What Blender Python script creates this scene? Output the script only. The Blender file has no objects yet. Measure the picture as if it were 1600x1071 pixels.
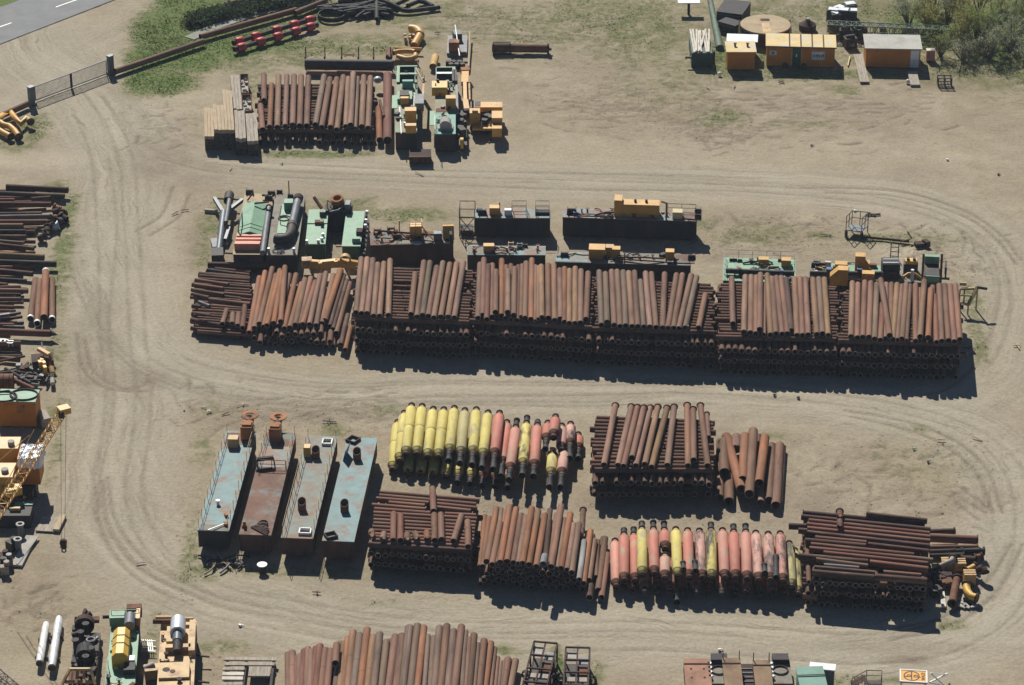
import bpy, math, random
import numpy as np
from mathutils import Vector, Matrix
rnd = random.Random(11)
# ---------------------------------------------------------------- scene, camera, light
sc = bpy.context.scene
COL = sc.collection
FPX, TH, DIST = 5000.0, math.radians(28.0), 305.0
CAM = Vector((0, -DIST*math.cos(TH), DIST*math.sin(TH)))
def P(px, py, z=0.0):
    """point of the yard at height z that the aerial photograph (1600 x 1071) shows at px, py"""
    u, v = (px-800)/FPX, (535.5-py)/FPX
    d = Vector((u, math.cos(TH)+v*math.sin(TH), -math.sin(TH)+v*math.cos(TH)))
    return CAM + d*((z-CAM.z)/d.z)
def SCL(py): return 16.4*(py+2123)/2658.0
cd = bpy.data.cameras.new('camera'); cam = bpy.data.objects.new('camera', cd); COL.objects.link(cam)
cd.sensor_width = 36; cd.lens = FPX/1600*36; cd.clip_end = 6000; cd.clip_start = 1
cam.location = CAM; cam.rotation_euler = (math.pi/2-TH, 0, 0); sc.camera = cam
SUN_EL, SUN_AZ = math.radians(41), math.radians(14)      # sun behind the yard, a little to the left
w = bpy.data.worlds.new('World'); sc.world = w; w.use_nodes = True
nt = w.node_tree; bg = nt.nodes['Background']
sky = nt.nodes.new('ShaderNodeTexSky'); sky.sky_type = 'NISHITA'; sky.sun_disc = False
sky.sun_elevation = SUN_EL; sky.sun_rotation = -SUN_AZ; sky.ozone_density = 5.0; sky.dust_density = .2; sky.air_density = .6
nt.links.new(sky.outputs[0], bg.inputs[0]); bg.inputs[1].default_value = 0.05
sl = bpy.data.lights.new('sun', 'SUN'); sl.energy = 4.9; sl.angle = math.radians(0.5); sl.color = (1.0, .945, .85)
so = bpy.data.objects.new('sun', sl); COL.objects.link(so)
sdir = Vector((-math.sin(SUN_AZ)*math.cos(SUN_EL), math.cos(SUN_AZ)*math.cos(SUN_EL), math.sin(SUN_EL)))
so.rotation_euler = sdir.to_track_quat('Z', 'Y').to_euler(); so.location = sdir*200
vs = sc.view_settings; vs.view_transform = 'Standard'; vs.look = 'None'; vs.gamma = 1; vs.exposure = 0.27
# ---------------------------------------------------------------- zones of the photograph used for surveying
ZN = {'R1': (0, 0, 3.9975), 'R2': (300, 0, 3.9975), 'R3': (600, 0, 3.9975), 'R4': (1000, 0, 2.6667), 'R5': (0, 260, 3.9975), 'R6': (300, 280, 3.826),
      'B1': (560, 290, 3.693), 'B2': (840, 290, 3.57), 'B3': (1100, 320, 3.824), 'B4': (1300, 320, 3.57), 'L': (0, 500, 2.68),
      'PO': (290, 620, 3.694), 'F1': (590, 610, 4.848), 'D1': (560, 750, 4.0), 'C1': (900, 610, 4.706), 'F2': (940, 790, 5.0),
      'E': (1230, 780, 4.324), 'BL': (0, 930, 4.706), 'G1': (320, 950, 5.0), 'G2': (620, 950, 4.706), 'BR': (1040, 980, 3.478),
      'T4': (1060, 0, 6.154), 'TC': (1180, 40, 11.43), 'TR': (1300, 0, 5.333), 'M5': (600, 90, 6.3), 'M6': (310, 290, 8.2375), 'M7': (460, 300, 6.154),
      'H': (460, 0, 6.667), 'LC': (0, 600, 10.71), 'LD': (0, 680, 7.14), 'LJ': (0, 500, 9.733), 'GR': (1250, 370, 5.161), 'Y6': (600, 30, 10.0),
      'J7': (1440, 840, 8.925), 'SG': (1380, 1030, 13.333), 'P': (0, 0, 1.0)}
def q(zone, x, y):
    a, b, s = ZN[zone]; return a+x/s, b+y/s
def PZ(zone, x, y, z=0.0): return P(*q(zone, x, y), z)
# ---------------------------------------------------------------- materials
MATS = {}
def mk(name, col, rough=.65, metal=0.0, var=.3, scale=1.2, stain=None, amt=0.0, sscale=.6, bump=.0, objcol=False, stretch=None, spec=.4):
    m = bpy.data.materials.new(name); m.use_nodes = True; t = m.node_tree; N = t.nodes; L = t.links
    b = N['Principled BSDF']; b.inputs['Roughness'].default_value = rough; b.inputs['Metallic'].default_value = metal
    b.inputs['Specular IOR Level'].default_value = spec
    tc = N.new('ShaderNodeTexCoord'); oi = N.new('ShaderNodeObjectInfo')
    mul = N.new('ShaderNodeMath'); mul.operation = 'MULTIPLY'; mul.inputs[1].default_value = 57.0; L.new(oi.outputs['Random'], mul.inputs[0])
    add = N.new('ShaderNodeVectorMath'); add.operation = 'ADD'; L.new(mul.outputs[0], add.inputs[1])
    if stretch:
        mp = N.new('ShaderNodeMapping'); mp.inputs['Scale'].default_value = stretch; L.new(tc.outputs['Object'], mp.inputs[0]); L.new(mp.outputs[0], add.inputs[0])
    else: L.new(tc.outputs['Object'], add.inputs[0])
    n1 = N.new('ShaderNodeTexNoise'); n1.inputs['Scale'].default_value = scale; n1.inputs['Detail'].default_value = 6; n1.inputs['Roughness'].default_value = .65
    L.new(add.outputs[0], n1.inputs['Vector'])
    mr = N.new('ShaderNodeMapRange'); mr.inputs[1].default_value = .3; mr.inputs[2].default_value = .7; mr.inputs[3].default_value = 1-var; mr.inputs[4].default_value = 1+var*.7
    L.new(n1.outputs[0], mr.inputs[0])
    base = N.new('ShaderNodeMix'); base.data_type = 'RGBA'; base.blend_type = 'MULTIPLY'; base.inputs[0].default_value = 1
    if objcol: L.new(oi.outputs['Color'], base.inputs[6])
    else: base.inputs[6].default_value = (*col, 1)
    L.new(mr.outputs[0], base.inputs[7])
    out = base.outputs[2]
    if stain:
        n2 = N.new('ShaderNodeTexNoise'); n2.inputs['Scale'].default_value = sscale; n2.inputs['Detail'].default_value = 8; n2.inputs['Roughness'].default_value = .7
        ad2 = N.new('ShaderNodeVectorMath'); ad2.operation = 'ADD'; ad2.inputs[1].default_value = (13.1, 4.7, 9.2); L.new(add.outputs[0], ad2.inputs[0]); L.new(ad2.outputs[0], n2.inputs['Vector'])
        m2 = N.new('ShaderNodeMapRange'); th = .72-.42*amt; m2.inputs[1].default_value = th-.05; m2.inputs[2].default_value = th+.09
        L.new(n2.outputs[0], m2.inputs[0])
        mx = N.new('ShaderNodeMix'); mx.data_type = 'RGBA'; L.new(m2.outputs[0], mx.inputs[0]); L.new(out, mx.inputs[6]); mx.inputs[7].default_value = (*stain, 1)
        out = mx.outputs[2]
    L.new(out, b.inputs['Base Color'])
    if bump:
        bp = N.new('ShaderNodeBump'); bp.inputs['Strength'].default_value = bump; bp.inputs['Distance'].default_value = .05
        L.new(n1.outputs[0], bp.inputs['Height']); L.new(bp.outputs[0], b.inputs['Normal'])
    MATS[name] = m; return m
RUSTC = (.17, .075, .04)
mk('rusty steel pipe', (1, 1, 1), .8, 0, .5, 1.1, (.20, .125, .085), .40, .9, objcol=True, stretch=(1, 1, .16), spec=.25)
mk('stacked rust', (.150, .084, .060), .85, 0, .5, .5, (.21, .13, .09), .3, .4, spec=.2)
mk('pipe rim', (.30, .27, .24), .7, 0, .4, 2.0, (.12, .08, .06), .35, 1.0)
mk('foam cover', (1, 1, 1), .75, 0, .2, 1.3, (.36, .32, .22), .33, 1.3, objcol=True, stretch=(1, 1, .35), spec=.3)
mk('worn foam cover', (1, 1, 1), .7, 0, .3, 2.0, (.07, .06, .05), .5, 1.3, objcol=True, stretch=(1, 1, .3), spec=.3)
mk('black rubber', (.022, .022, .024), .75, 0, .5, 2.0, (.11, .10, .09), .25, 1.5)
mk('dark steel', (.035, .033, .033), .7, 0, .4, 1.2, (.1, .055, .035), .35, .8)
mk('grey steel', (.15, .165, .18), .6, .1, .35, 1.2, (.14, .08, .05), .25, .8)
mk('blue grey steel', (.11, .135, .16), .5, .1, .3, 1.2, (.09, .06, .045), .2, .8)
mk('pale steel', (.5, .52, .53), .45, .2, .25, 1.2, (.2, .15, .1), .15, .8)
mk('rust', RUSTC, .85, 0, .45, 1.0, (.10, .045, .028), .45, .7)
mk('dark rust', (.065, .033, .025), .85, 0, .45, 1.0, (.03, .02, .018), .4, .7)
mk('orange rust', (.36, .15, .055), .8, 0, .35, 1.2, (.16, .06, .03), .4, .8)
mk('yellow paint', (.58, .32, .07), .5, 0, .2, 1.0, (.22, .10, .03), .22, .9)
mk('bright yellow paint', (.68, .41, .06), .5, 0, .18, 1.0, (.3, .15, .04), .15, .9)
mk('tan paint', (.55, .37, .16), .6, 0, .25, 1.0, (.26, .13, .06), .4, .9)
mk('orange wall', (.47, .17, .018), .6, 0, .18, .8, (.2, .08, .02), .2, .5)
mk('cream roof', (.66, .50, .22), .7, 0, .18, .8, (.5, .5, .45), .38, .7)
mk('blue deck', (.135, .245, .255), .65, 0, .25, .8, (.185, .09, .052), .45, .5)
mk('worn blue deck', (.15, .245, .25), .65, 0, .25, .8, (.20, .108, .064), .62, .5)
mk('rusty deck', (.17, .085, .055), .8, 0, .35, .7, (.17, .215, .205), .40, .4)
mk('grey deck', (.2, .185, .15), .75, 0, .3, .9, (.14, .075, .045), .33, .5)
mk('worn green deck', (.20, .275, .185), .7, 0, .3, .9, (.24, .19, .12), .5, .6)
mk('olive deck', (.185, .225, .20), .7, 0, .25, .8, (.21, .12, .07), .55, .45)
mk('hull steel', (.028, .026, .03), .75, 0, .45, .8, (.085, .04, .026), .35, .6, stretch=(1, 1, .3))
mk('brown hull', (.10, .048, .036), .8, 0, .45, .8, (.03, .02, .02), .35, .6, stretch=(1, 1, .3))
mk('green paint', (.185, .345, .225), .6, 0, .22, 1.0, (.15, .09, .05), .15, .7)
mk('blue green paint', (.10, .30, .235), .6, 0, .22, 1.0, (.15, .09, .05), .12, .7)
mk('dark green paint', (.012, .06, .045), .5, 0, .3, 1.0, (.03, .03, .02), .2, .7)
mk('shed green', (.14, .30, .235), .6, 0, .2, 1.0, (.1, .1, .07), .15, .7)
mk('red paint', (.52, .055, .05), .5, 0, .25, 1.2, (.2, .05, .04), .2, .9)
mk('pale red paint', (.62, .25, .17), .6, 0, .25, 1.2, (.3, .1, .07), .2, .9)
mk('white paint', (.78, .78, .76), .5, 0, .1, 1.2, (.4, .36, .3), .12, .9)
mk('aluminium sheet', (.62, .66, .70), .4, .25, .2, .8, (.4, .4, .4), .2, 1.0)
mk('silver tarpaulin', (.80, .81, .83), .35, .15, .22, 1.6, bump=.5)
mk('grey roof', (.42, .42, .38), .8, 0, .2, .7, (.3, .29, .25), .3, .6)
mk('timber', (.44, .345, .225), .85, 0, .25, 2.0, (.22, .16, .11), .3, 1.5, stretch=(3, .25, 3))
mk('grey timber', (.38, .335, .275), .9, 0, .3, 2.0, (.18, .15, .12), .3, 1.5, stretch=(3, .3, 3))
mk('pale board', (.62, .58, .50), .85, 0, .25, 1.5, (.35, .3, .25), .3, 1.2)
mk('dark and shade-toned timber', (.07, .06, .05), .9, 0, .4, 1.5)  # dark bearers and blocks; on the beam stacks it carries painted shade
mk('beige steel', (.36, .27, .145), .7, 0, .25, .5, (.26, .15, .08), .35, .4)
mk('concrete', (.4, .38, .34), .9, 0, .2, 1.0, (.3, .28, .25), .3, .8)
mk('black plastic', (.02, .021, .024), .4, 0, .4, 2.0, (.35, .36, .38), .2, 2.0)
mk('blue paint', (.03, .11, .3), .5, 0, .2, 1.0)
mk('sign orange', (.72, .36, .06), .6, 0, .08, 1.0)
mk('dark lettering', (.05, .025, .025), .7, 0, .1, 1.0)
mk('dull green paint', (.085, .135, .095), .7, 0, .3, 1.0, (.05, .05, .035), .3, .7)
mk('window grey', (.42, .48, .52), .3, 0, .25, 2.5, (.75, .75, .72), .35, 3.0)
mk('bark', (.13, .10, .075), .9, 0, .3, 2.0)
mk('soil heap', (.36, .30, .215), .95, 0, .25, .6)
# ---------------------------------------------------------------- mesh builder
class MB:
    """collects shapes, then links them as ONE mesh object"""
    def __init__(s): s.v = []; s.f = []; s.s = []
    def add(s, vs, fs, smooth=False):
        o = len(s.v); s.v += [tuple(p) for p in vs]; s.f += [tuple(i+o for i in f) for f in fs]
        s.s += [smooth]*len(fs) if isinstance(smooth, bool) else smooth
        return s
    def box(s, x0, y0, z0, x1, y1, z1, M=None):
        vs = [Vector((x, y, z)) for z in (z0, z1) for y in (y0, y1) for x in (x0, x1)]
        if M is not None: vs = [M @ p for p in vs]
        return s.add(vs, [(0, 2, 3, 1), (4, 5, 7, 6), (0, 1, 5, 4), (2, 6, 7, 3), (0, 4, 6, 2), (1, 3, 7, 5)])
    def obox(s, c, size, rz=0, rx=0, ry=0):
        M = Matrix.Translation(c) @ Matrix.Rotation(rz, 4, 'Z') @ Matrix.Rotation(rx, 4, 'X') @ Matrix.Rotation(ry, 4, 'Y')
        a, b, c2 = size[0]/2, size[1]/2, size[2]/2
        return s.box(-a, -b, -c2, a, b, c2, M)
    def bar(s, p0, p1, t=.06, t2=None):
        """square bar between two points"""
        p0, p1 = Vector(p0), Vector(p1); d = p1-p0; L = d.length
        if L < 1e-6: return s
        up = Vector((0, 0, 1)) if abs(d.normalized().z) < .95 else Vector((1, 0, 0))
        x = d.cross(up).normalized(); y = x.cross(d).normalized(); a = t/2; b = (t2 or t)/2
        vs = [p+x*i*a+y*j*b for p in (p0, p1) for i, j in ((-1, -1), (1, -1), (1, 1), (-1, 1))]
        return s.add(vs, [(0, 1, 2, 3), (7, 6, 5, 4), (0, 4, 5, 1), (1, 5, 6, 2), (2, 6, 7, 3), (3, 7, 4, 0)])
    def _ring(s, c, d, r, n, ph=0.0):
        d = d.normalized(); up = Vector((0, 0, 1)) if abs(d.z) < .95 else Vector((1, 0, 0))
        x = d.cross(up).normalized(); y = x.cross(d).normalized()
        return [c+x*r*math.cos(2*math.pi*i/n+ph)+y*r*math.sin(2*math.pi*i/n+ph) for i in range(n)]
    def cyl(s, p0, p1, r, n=16, r2=None, cap=True):
        p0, p1 = Vector(p0), Vector(p1); d = p1-p0; r2 = r if r2 is None else r2
        a, b = s._ring(p0, d, r, n), s._ring(p1, d, r2, n)
        s.add(a+b, [(i, (i+1) % n, n+(i+1) % n, n+i) for i in range(n)], True)
        if cap: s.add(a, [tuple(range(n-1, -1, -1))]); s.add(b, [tuple(range(n))])
        return s
    def tube(s, p0, p1, r, th=.03, n=18):
        """open pipe with a wall, hollow right through"""
        p0, p1 = Vector(p0), Vector(p1); d = p1-p0
        a, b, c, e = s._ring(p0, d, r, n), s._ring(p1, d, r, n), s._ring(p0, d, r-th, n), s._ring(p1, d, r-th, n)
        j = lambda i: (i+1) % n
        s.add(a+b, [(i, j(i), n+j(i), n+i) for i in range(n)], True)
        s.add(c+e, [(n+i, n+j(i), j(i), i) for i in range(n)], True)
        s.add(a+c, [(j(i), i, n+i, n+j(i)) for i in range(n)]); s.add(b+e, [(i, j(i), n+j(i), n+i) for i in range(n)])
        return s
    def path(s, pts, r, n=12, cap=True, hollow=0.0, closed=False):
        pts = [Vector(p) for p in pts]; m = len(pts); rings = []; px = None
        for k in range(m):
            a = pts[k-1] if (k > 0 or closed) else pts[k]; b = pts[(k+1) % m] if (k < m-1 or closed) else pts[k]
            d = (b-a).normalized()
            if px is None:
                up = Vector((0, 0, 1)) if abs(d.z) < .9 else Vector((1, 0, 0)); px = d.cross(up).normalized()
            px = (px-d*px.dot(d)).normalized(); py = px.cross(d)
            rr = r[k] if isinstance(r, (list, tuple)) else r
            rings += [pts[k]+px*rr*math.cos(2*math.pi*i/n)+py*rr*math.sin(2*math.pi*i/n) for i in range(n)]
        seg = m if closed else m-1
        s.add(rings, [(k*n+i, k*n+(i+1) % n, ((k+1) % m)*n+(i+1) % n, ((k+1) % m)*n+i) for k in range(seg) for i in range(n)], True)
        if cap and not closed:
            if hollow:
                for e, nb in ((0, 1), (m-1, m-2)):
                    ax = (pts[nb]-pts[e]).normalized(); o = rings[e*n:(e+1)*n]; inn = [pts[e]+(p-pts[e])*(1-hollow) for p in o]; dp = [p+ax*.6 for p in inn]
                    j = lambda i: (i+1) % n
                    s.add(o+inn, [(i, j(i), n+j(i), n+i) for i in range(n)]); s.add(inn+dp, [(i, j(i), n+j(i), n+i) for i in range(n)], True); s.add(dp, [tuple(range(n))])
            else:
                s.add(rings[:n], [tuple(range(n-1, -1, -1))]); s.add(rings[-n:], [tuple(range(n))])
        return s
    def prism(s, poly, z0, z1):
        n = len(poly); a = [Vector((p[0], p[1], z0)) for p in poly]; b = [Vector((p[0], p[1], z1)) for p in poly]
        return s.add(a+b, [tuple(range(n-1, -1, -1)), tuple(range(n, 2*n))]+[(i, (i+1) % n, n+(i+1) % n, n+i) for i in range(n)])
    def prof(s, poly, x0, x1):
        """profile in (y, z) swept along x"""
        n = len(poly); a = [Vector((x0, p[0], p[1])) for p in poly]; b = [Vector((x1, p[0], p[1])) for p in poly]
        return s.add(a+b, [tuple(range(n)), tuple(range(2*n-1, n-1, -1))]+[(i, n+i, n+(i+1) % n, (i+1) % n) for i in range(n)])
    def profy(s, poly, y0, y1):
        """profile in (x, z) swept along y"""
        n = len(poly); a = [Vector((p[0], y0, p[1])) for p in poly]; b = [Vector((p[0], y1, p[1])) for p in poly]
        return s.add(a+b, [tuple(range(n)), tuple(range(2*n-1, n-1, -1))]+[(i, n+i, n+(i+1) % n, (i+1) % n) for i in range(n)])
    def ring(s, c, R, r, ax=(0, 0, 1), n=28, m=8, squash=1.0):
        c = Vector(c); d = Vector(ax).normalized(); pts = s._ring(c, d, R, n)
        if squash != 1: pts = [Vector((c.x+(p.x-c.x)*squash, p.y, p.z)) for p in pts]
        return s.path(pts, r, m, closed=True)
    def disc(s, c, r, h, n=24, ax=(0, 0, 1)):
        c = Vector(c); d = Vector(ax).normalized(); return s.cyl(c, c+d*h, r, n)
    def ball(s, c, r, n=10, sz=1.0):
        c = Vector(c); vs = []; fs = []
        for i in range(n//2+1):
            ph = math.pi*i/(n//2)
            for k in range(n): vs.append(c+Vector((r*math.sin(ph)*math.cos(2*math.pi*k/n), r*math.sin(ph)*math.sin(2*math.pi*k/n), r*sz*math.cos(ph))))
        for i in range(n//2):
            for k in range(n): fs.append((i*n+k, (i+1)*n+k, (i+1)*n+(k+1) % n, i*n+(k+1) % n))
        return s.add(vs, fs, True)
    def rail(s, pts, h=1.0, step=1.5, t=.045, mid=True):
        pts = [Vector(p) for p in pts]; up = Vector((0, 0, h))
        for a, b in zip(pts, pts[1:]):
            s.bar(a+up, b+up, t)
            if mid: s.bar(a+up*.5, b+up*.5, t*.8)
            n = max(1, round((b-a).length/step))
            for k in range(n+1):
                p = a.lerp(b, k/n); s.bar(p, p+up, t)
        return s
    def lattice(s, p0, p1, w0, w1, t=.07, n=10, up=None):
        """four chords and zigzag bracing between two points; width w0 to w1"""
        p0, p1 = Vector(p0), Vector(p1); d = (p1-p0).normalized(); u = Vector(up or (0, 0, 1)); x = d.cross(u).normalized(); y = x.cross(d).normalized()
        C = [[], [], [], []]
        for k in range(n+1):
            c = p0.lerp(p1, k/n); a = (w0+(w1-w0)*k/n)/2
            for i, (sx, sy) in enumerate(((-1, -1), (1, -1), (1, 1), (-1, 1))): C[i].append(c+x*sx*a+y*sy*a)
        for i in range(4):
            s.bar(C[i][0], C[i][n], t)
            for k in range(n):
                A, B = C[i], C[(i+1) % 4]
                s.bar(A[k], B[k+1], t*.6) if k % 2 else s.bar(B[k], A[k+1], t*.6)
                s.bar(A[k], B[k], t*.5)
        return s
    def build(s, name, mat, parent=None, M=None, rim=None):
        me = bpy.data.meshes.new(name); me.from_pydata(s.v, [], s.f); me.polygons.foreach_set('use_smooth', s.s); me.update()
        me.materials.append(MATS[mat] if isinstance(mat, str) else mat)
        if rim:
            me.materials.append(MATS[rim]); me.polygons.foreach_set('material_index', [0 if k else 1 for k in s.s])
        o = bpy.data.objects.new(name, me); COL.objects.link(o)
        if parent is not None: o.parent = parent
        if M is not None: o.matrix_world = M
        return o
def tag(o, label, cat, group=None, kind=None):
    o['label'] = label; o['category'] = cat
    if group: o['group'] = group
    o['kind'] = kind or 'thing'
    return o
class Fr:
    """a thing's own frame on the ground: x along its front edge, y away, z up"""
    def __init__(s, FL, FRt, BL=None, H=0.0, zone='P', z0=0.0):
        a, b = PZ(zone, *FL, H), PZ(zone, *FRt, H)
        d = Vector((b.x-a.x, b.y-a.y, 0)); s.w = d.length; s.a = math.atan2(d.y, d.x)
        s.M = Matrix.Translation((a.x, a.y, z0)) @ Matrix.Rotation(s.a, 4, 'Z'); s.I = s.M.inverted(); s.d = 0; s.zone = zone; s.sk = 0
        if BL is not None:
            c = s.I @ PZ(zone, *BL, H); s.d = c.y; s.sk = c.x
    def L(s, x, y, z=0.0, zone=None): return s.I @ PZ(zone or s.zone, x, y, z)
def thing(name, label, cat, fr=None, group=None, loc=(0, 0, 0)):
    o = bpy.data.objects.new(name, None); COL.objects.link(o); o.empty_display_size = .3
    o.matrix_world = fr.M if fr is not None else Matrix.Translation(loc)
    bpy.context.view_layer.update() if False else None
    return tag(o, label, cat, group)
def solo(mb, name, mat, label, cat, fr=None, group=None, kind=None):
    o = mb.build(name, mat, None, fr.M if fr is not None else None)
    return tag(o, label, cat, group, kind)
def recentre(o):
    """put a single-mesh thing's origin at the middle of its base"""
    me = o.data; n = len(me.vertices); a = np.empty(n*3, dtype=np.float32); me.vertices.foreach_get('co', a); a = a.reshape(-1, 3)
    c = np.array([(a[:, 0].min()+a[:, 0].max())/2, (a[:, 1].min()+a[:, 1].max())/2, a[:, 2].min()], dtype=np.float32)
    me.vertices.foreach_set('co', (a-c).ravel()); me.update(); o.location = Vector(c.tolist()); return o
ORD = ('first second third fourth fifth sixth seventh eighth ninth tenth eleventh twelfth thirteenth fourteenth fifteenth sixteenth seventeenth eighteenth nineteenth twentieth '
       'twenty-first twenty-second twenty-third twenty-fourth twenty-fifth twenty-sixth twenty-seventh twenty-eighth twenty-ninth thirtieth thirty-first thirty-second thirty-third thirty-fourth '
       'thirty-fifth thirty-sixth thirty-seventh thirty-eighth thirty-ninth fortieth forty-first forty-second forty-third forty-fourth forty-fifth forty-sixth forty-seventh forty-eighth').split()
# ---------------------------------------------------------------- the sandy yard: one sheet to the horizon
def spl(pts, step=1.0):
    """smooth curve through surveyed points"""
    p = [np.array(P(*a))[:2] for a in pts]; p = [2*p[0]-p[1]]+p+[2*p[-1]-p[-2]]; out = []
    for i in range(1, len(p)-2):
        a, b, c, d = p[i-1:i+3]; n = max(2, int(np.linalg.norm(c-b)/step))
        for k in range(n):
            t = k/n; out.append(.5*((2*b)+(-a+c)*t+(2*a-5*b+4*c-d)*t*t+(-a+3*b-3*c+d)*t**3))
    out.append(p[-2]); return np.array(out)
x_in = np.arange(-67, 67.01, .23); ya, yb = P(800, 1100).y, P(800, -40).y
y_in = np.arange(ya, yb, .25)
grow = np.array([1, 3, 8, 20, 50, 120, 300, 800, 2200.])
gx = np.concatenate([x_in[0]-grow[::-1], x_in, x_in[-1]+grow]); gy = np.concatenate([y_in[0]-grow[::-1], y_in, y_in[-1]+grow])
GX, GY = np.meshgrid(gx, gy); SH = GX.shape
npr = np.random.RandomState(5)
def vnoise(x, y, sc, seed):
    r = np.random.RandomState(seed).rand(256, 256); x = x/sc; y = y/sc; xi = np.floor(x).astype(int); yi = np.floor(y).astype(int); fx = x-xi; fy = y-yi
    fx = fx*fx*(3-2*fx); fy = fy*fy*(3-2*fy); g = lambda a, b: r[a % 256, b % 256]
    return (g(xi, yi)*(1-fx)+g(xi+1, yi)*fx)*(1-fy)+(g(xi, yi+1)*(1-fx)+g(xi+1, yi+1)*fx)*fy
def fbm(sc, seed, o=4): return sum(vnoise(GX, GY, sc/2**k, seed+k)/2**k for k in range(o))/sum(1/2**k for k in range(o))
def road_layer(c, half):
    """per ground point: way along the track, sideways offset, weight"""
    d2 = np.full(SH, 1e9); s = np.zeros(SH); t = np.zeros(SH)
    tan = np.gradient(c, axis=0); tan /= np.linalg.norm(tan, axis=1)[:, None]
    ls = np.concatenate([[0], np.cumsum(np.linalg.norm(np.diff(c, axis=0), axis=1))]); R = half*2.2
    for i in range(len(c)):
        a, b = np.searchsorted(gx, (c[i, 0]-R, c[i, 0]+R)); e, f = np.searchsorted(gy, (c[i, 1]-R, c[i, 1]+R))
        dx = GX[e:f, a:b]-c[i, 0]; dy = GY[e:f, a:b]-c[i, 1]; dd = dx*dx+dy*dy; m = dd < d2[e:f, a:b]
        d2[e:f, a:b][m] = dd[m]; s[e:f, a:b][m] = (ls[i]+dx*tan[i, 0]+dy*tan[i, 1])[m]; t[e:f, a:b][m] = (dx*tan[i, 1]-dy*tan[i, 0])[m]
    wgt = np.exp(-(np.sqrt(np.minimum(d2, 1e6))/half)**4); return s, t, wgt
def paint(arr, c, wid, amp):
    R = wid*2.5
    for i in range(len(c)):
        a, b = np.searchsorted(gx, (c[i, 0]-R, c[i, 0]+R)); e, f = np.searchsorted(gy, (c[i, 1]-R, c[i, 1]+R))
        dd = (GX[e:f, a:b]-c[i, 0])**2+(GY[e:f, a:b]-c[i, 1])**2
        arr[e:f, a:b] = np.maximum(arr[e:f, a:b], amp*np.exp(-dd/(wid*wid)))
def blob(arr, px, py, rx, ry, amp=1.0):
    c = P(px, py); s = SCL(py); a = rx/s; b = ry/s/.45
    d = ((GX-c.x)/a)**2+((GY-c.y)/b)**2; np.maximum(arr, amp*np.exp(-d*d*.35-d*.25), out=arr)
gate_road = spl([(60, -20), (40, 60), (90, 110), (128, 150), (165, 210), (186, 280), (192, 360), (190, 440), (192, 520), (200, 600), (190, 680), (176, 760), (196, 830), (248, 890), (340, 938), (460, 962), (620, 985), (800, 990), (1000, 988), (1200, 1002), (1350, 1012), (1470, 994), (1555, 940), (1592, 860)])
mid_road = spl([(150, 380), (168, 450), (205, 520), (270, 572), (380, 602), (520, 618), (700, 612), (900, 614), (1100, 612), (1300, 628), (1450, 655), (1540, 700), (1585, 770), (1592, 860), (1560, 940), (1470, 994), (1350, 1015)])
top_road = spl([(190, 180), (235, 222), (310, 250), (420, 262), (600, 270), (900, 282), (1150, 288), (1350, 304), (1480, 335), (1555, 385), (1588, 450), (1570, 550), (1500, 620), (1380, 640)])
dirt_road = spl([(-200, 250), (-60, 190), (60, 130), (200, 55), (300, 0), (380, -40)])
L1, L2, L3, L4 = road_layer(gate_road, 6.2), road_layer(mid_road, 5.0), road_layer(top_road, 5.4), road_layer(dirt_road, 6.5)
rut = np.zeros(SH)
for c, offs in ((gate_road, (-2.1, -.6, .9, 2.2)), (mid_road, (-1.9, -1.3, .4, 1.9, 2.6)), (top_road, (-1.5, .3, 1.8))):
    tan = np.gradient(c, axis=0); tan /= np.linalg.norm(tan, axis=1)[:, None]; nor = np.stack([tan[:, 1], -tan[:, 0]], 1)
    for o in offs:
        ph = rnd.random()*9; wob = np.array([.35*math.sin(i*.06+ph)+.15*math.sin(i*.19+ph*2) for i in range(len(c))])
        cc = c+nor*(o+wob)[:, None]; lo = rnd.randint(0, len(c)//4); hi = rnd.randint(len(c)//2, len(c))
        fine = np.repeat(cc[lo:hi], 4, axis=0)
        fine[:-4] += (np.tile(np.arange(4), len(fine)//4)[:-4, None]/4)*(np.repeat(np.diff(cc[lo:hi], axis=0), 4, axis=0))
        paint(rut, fine, .2, .55)
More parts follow.
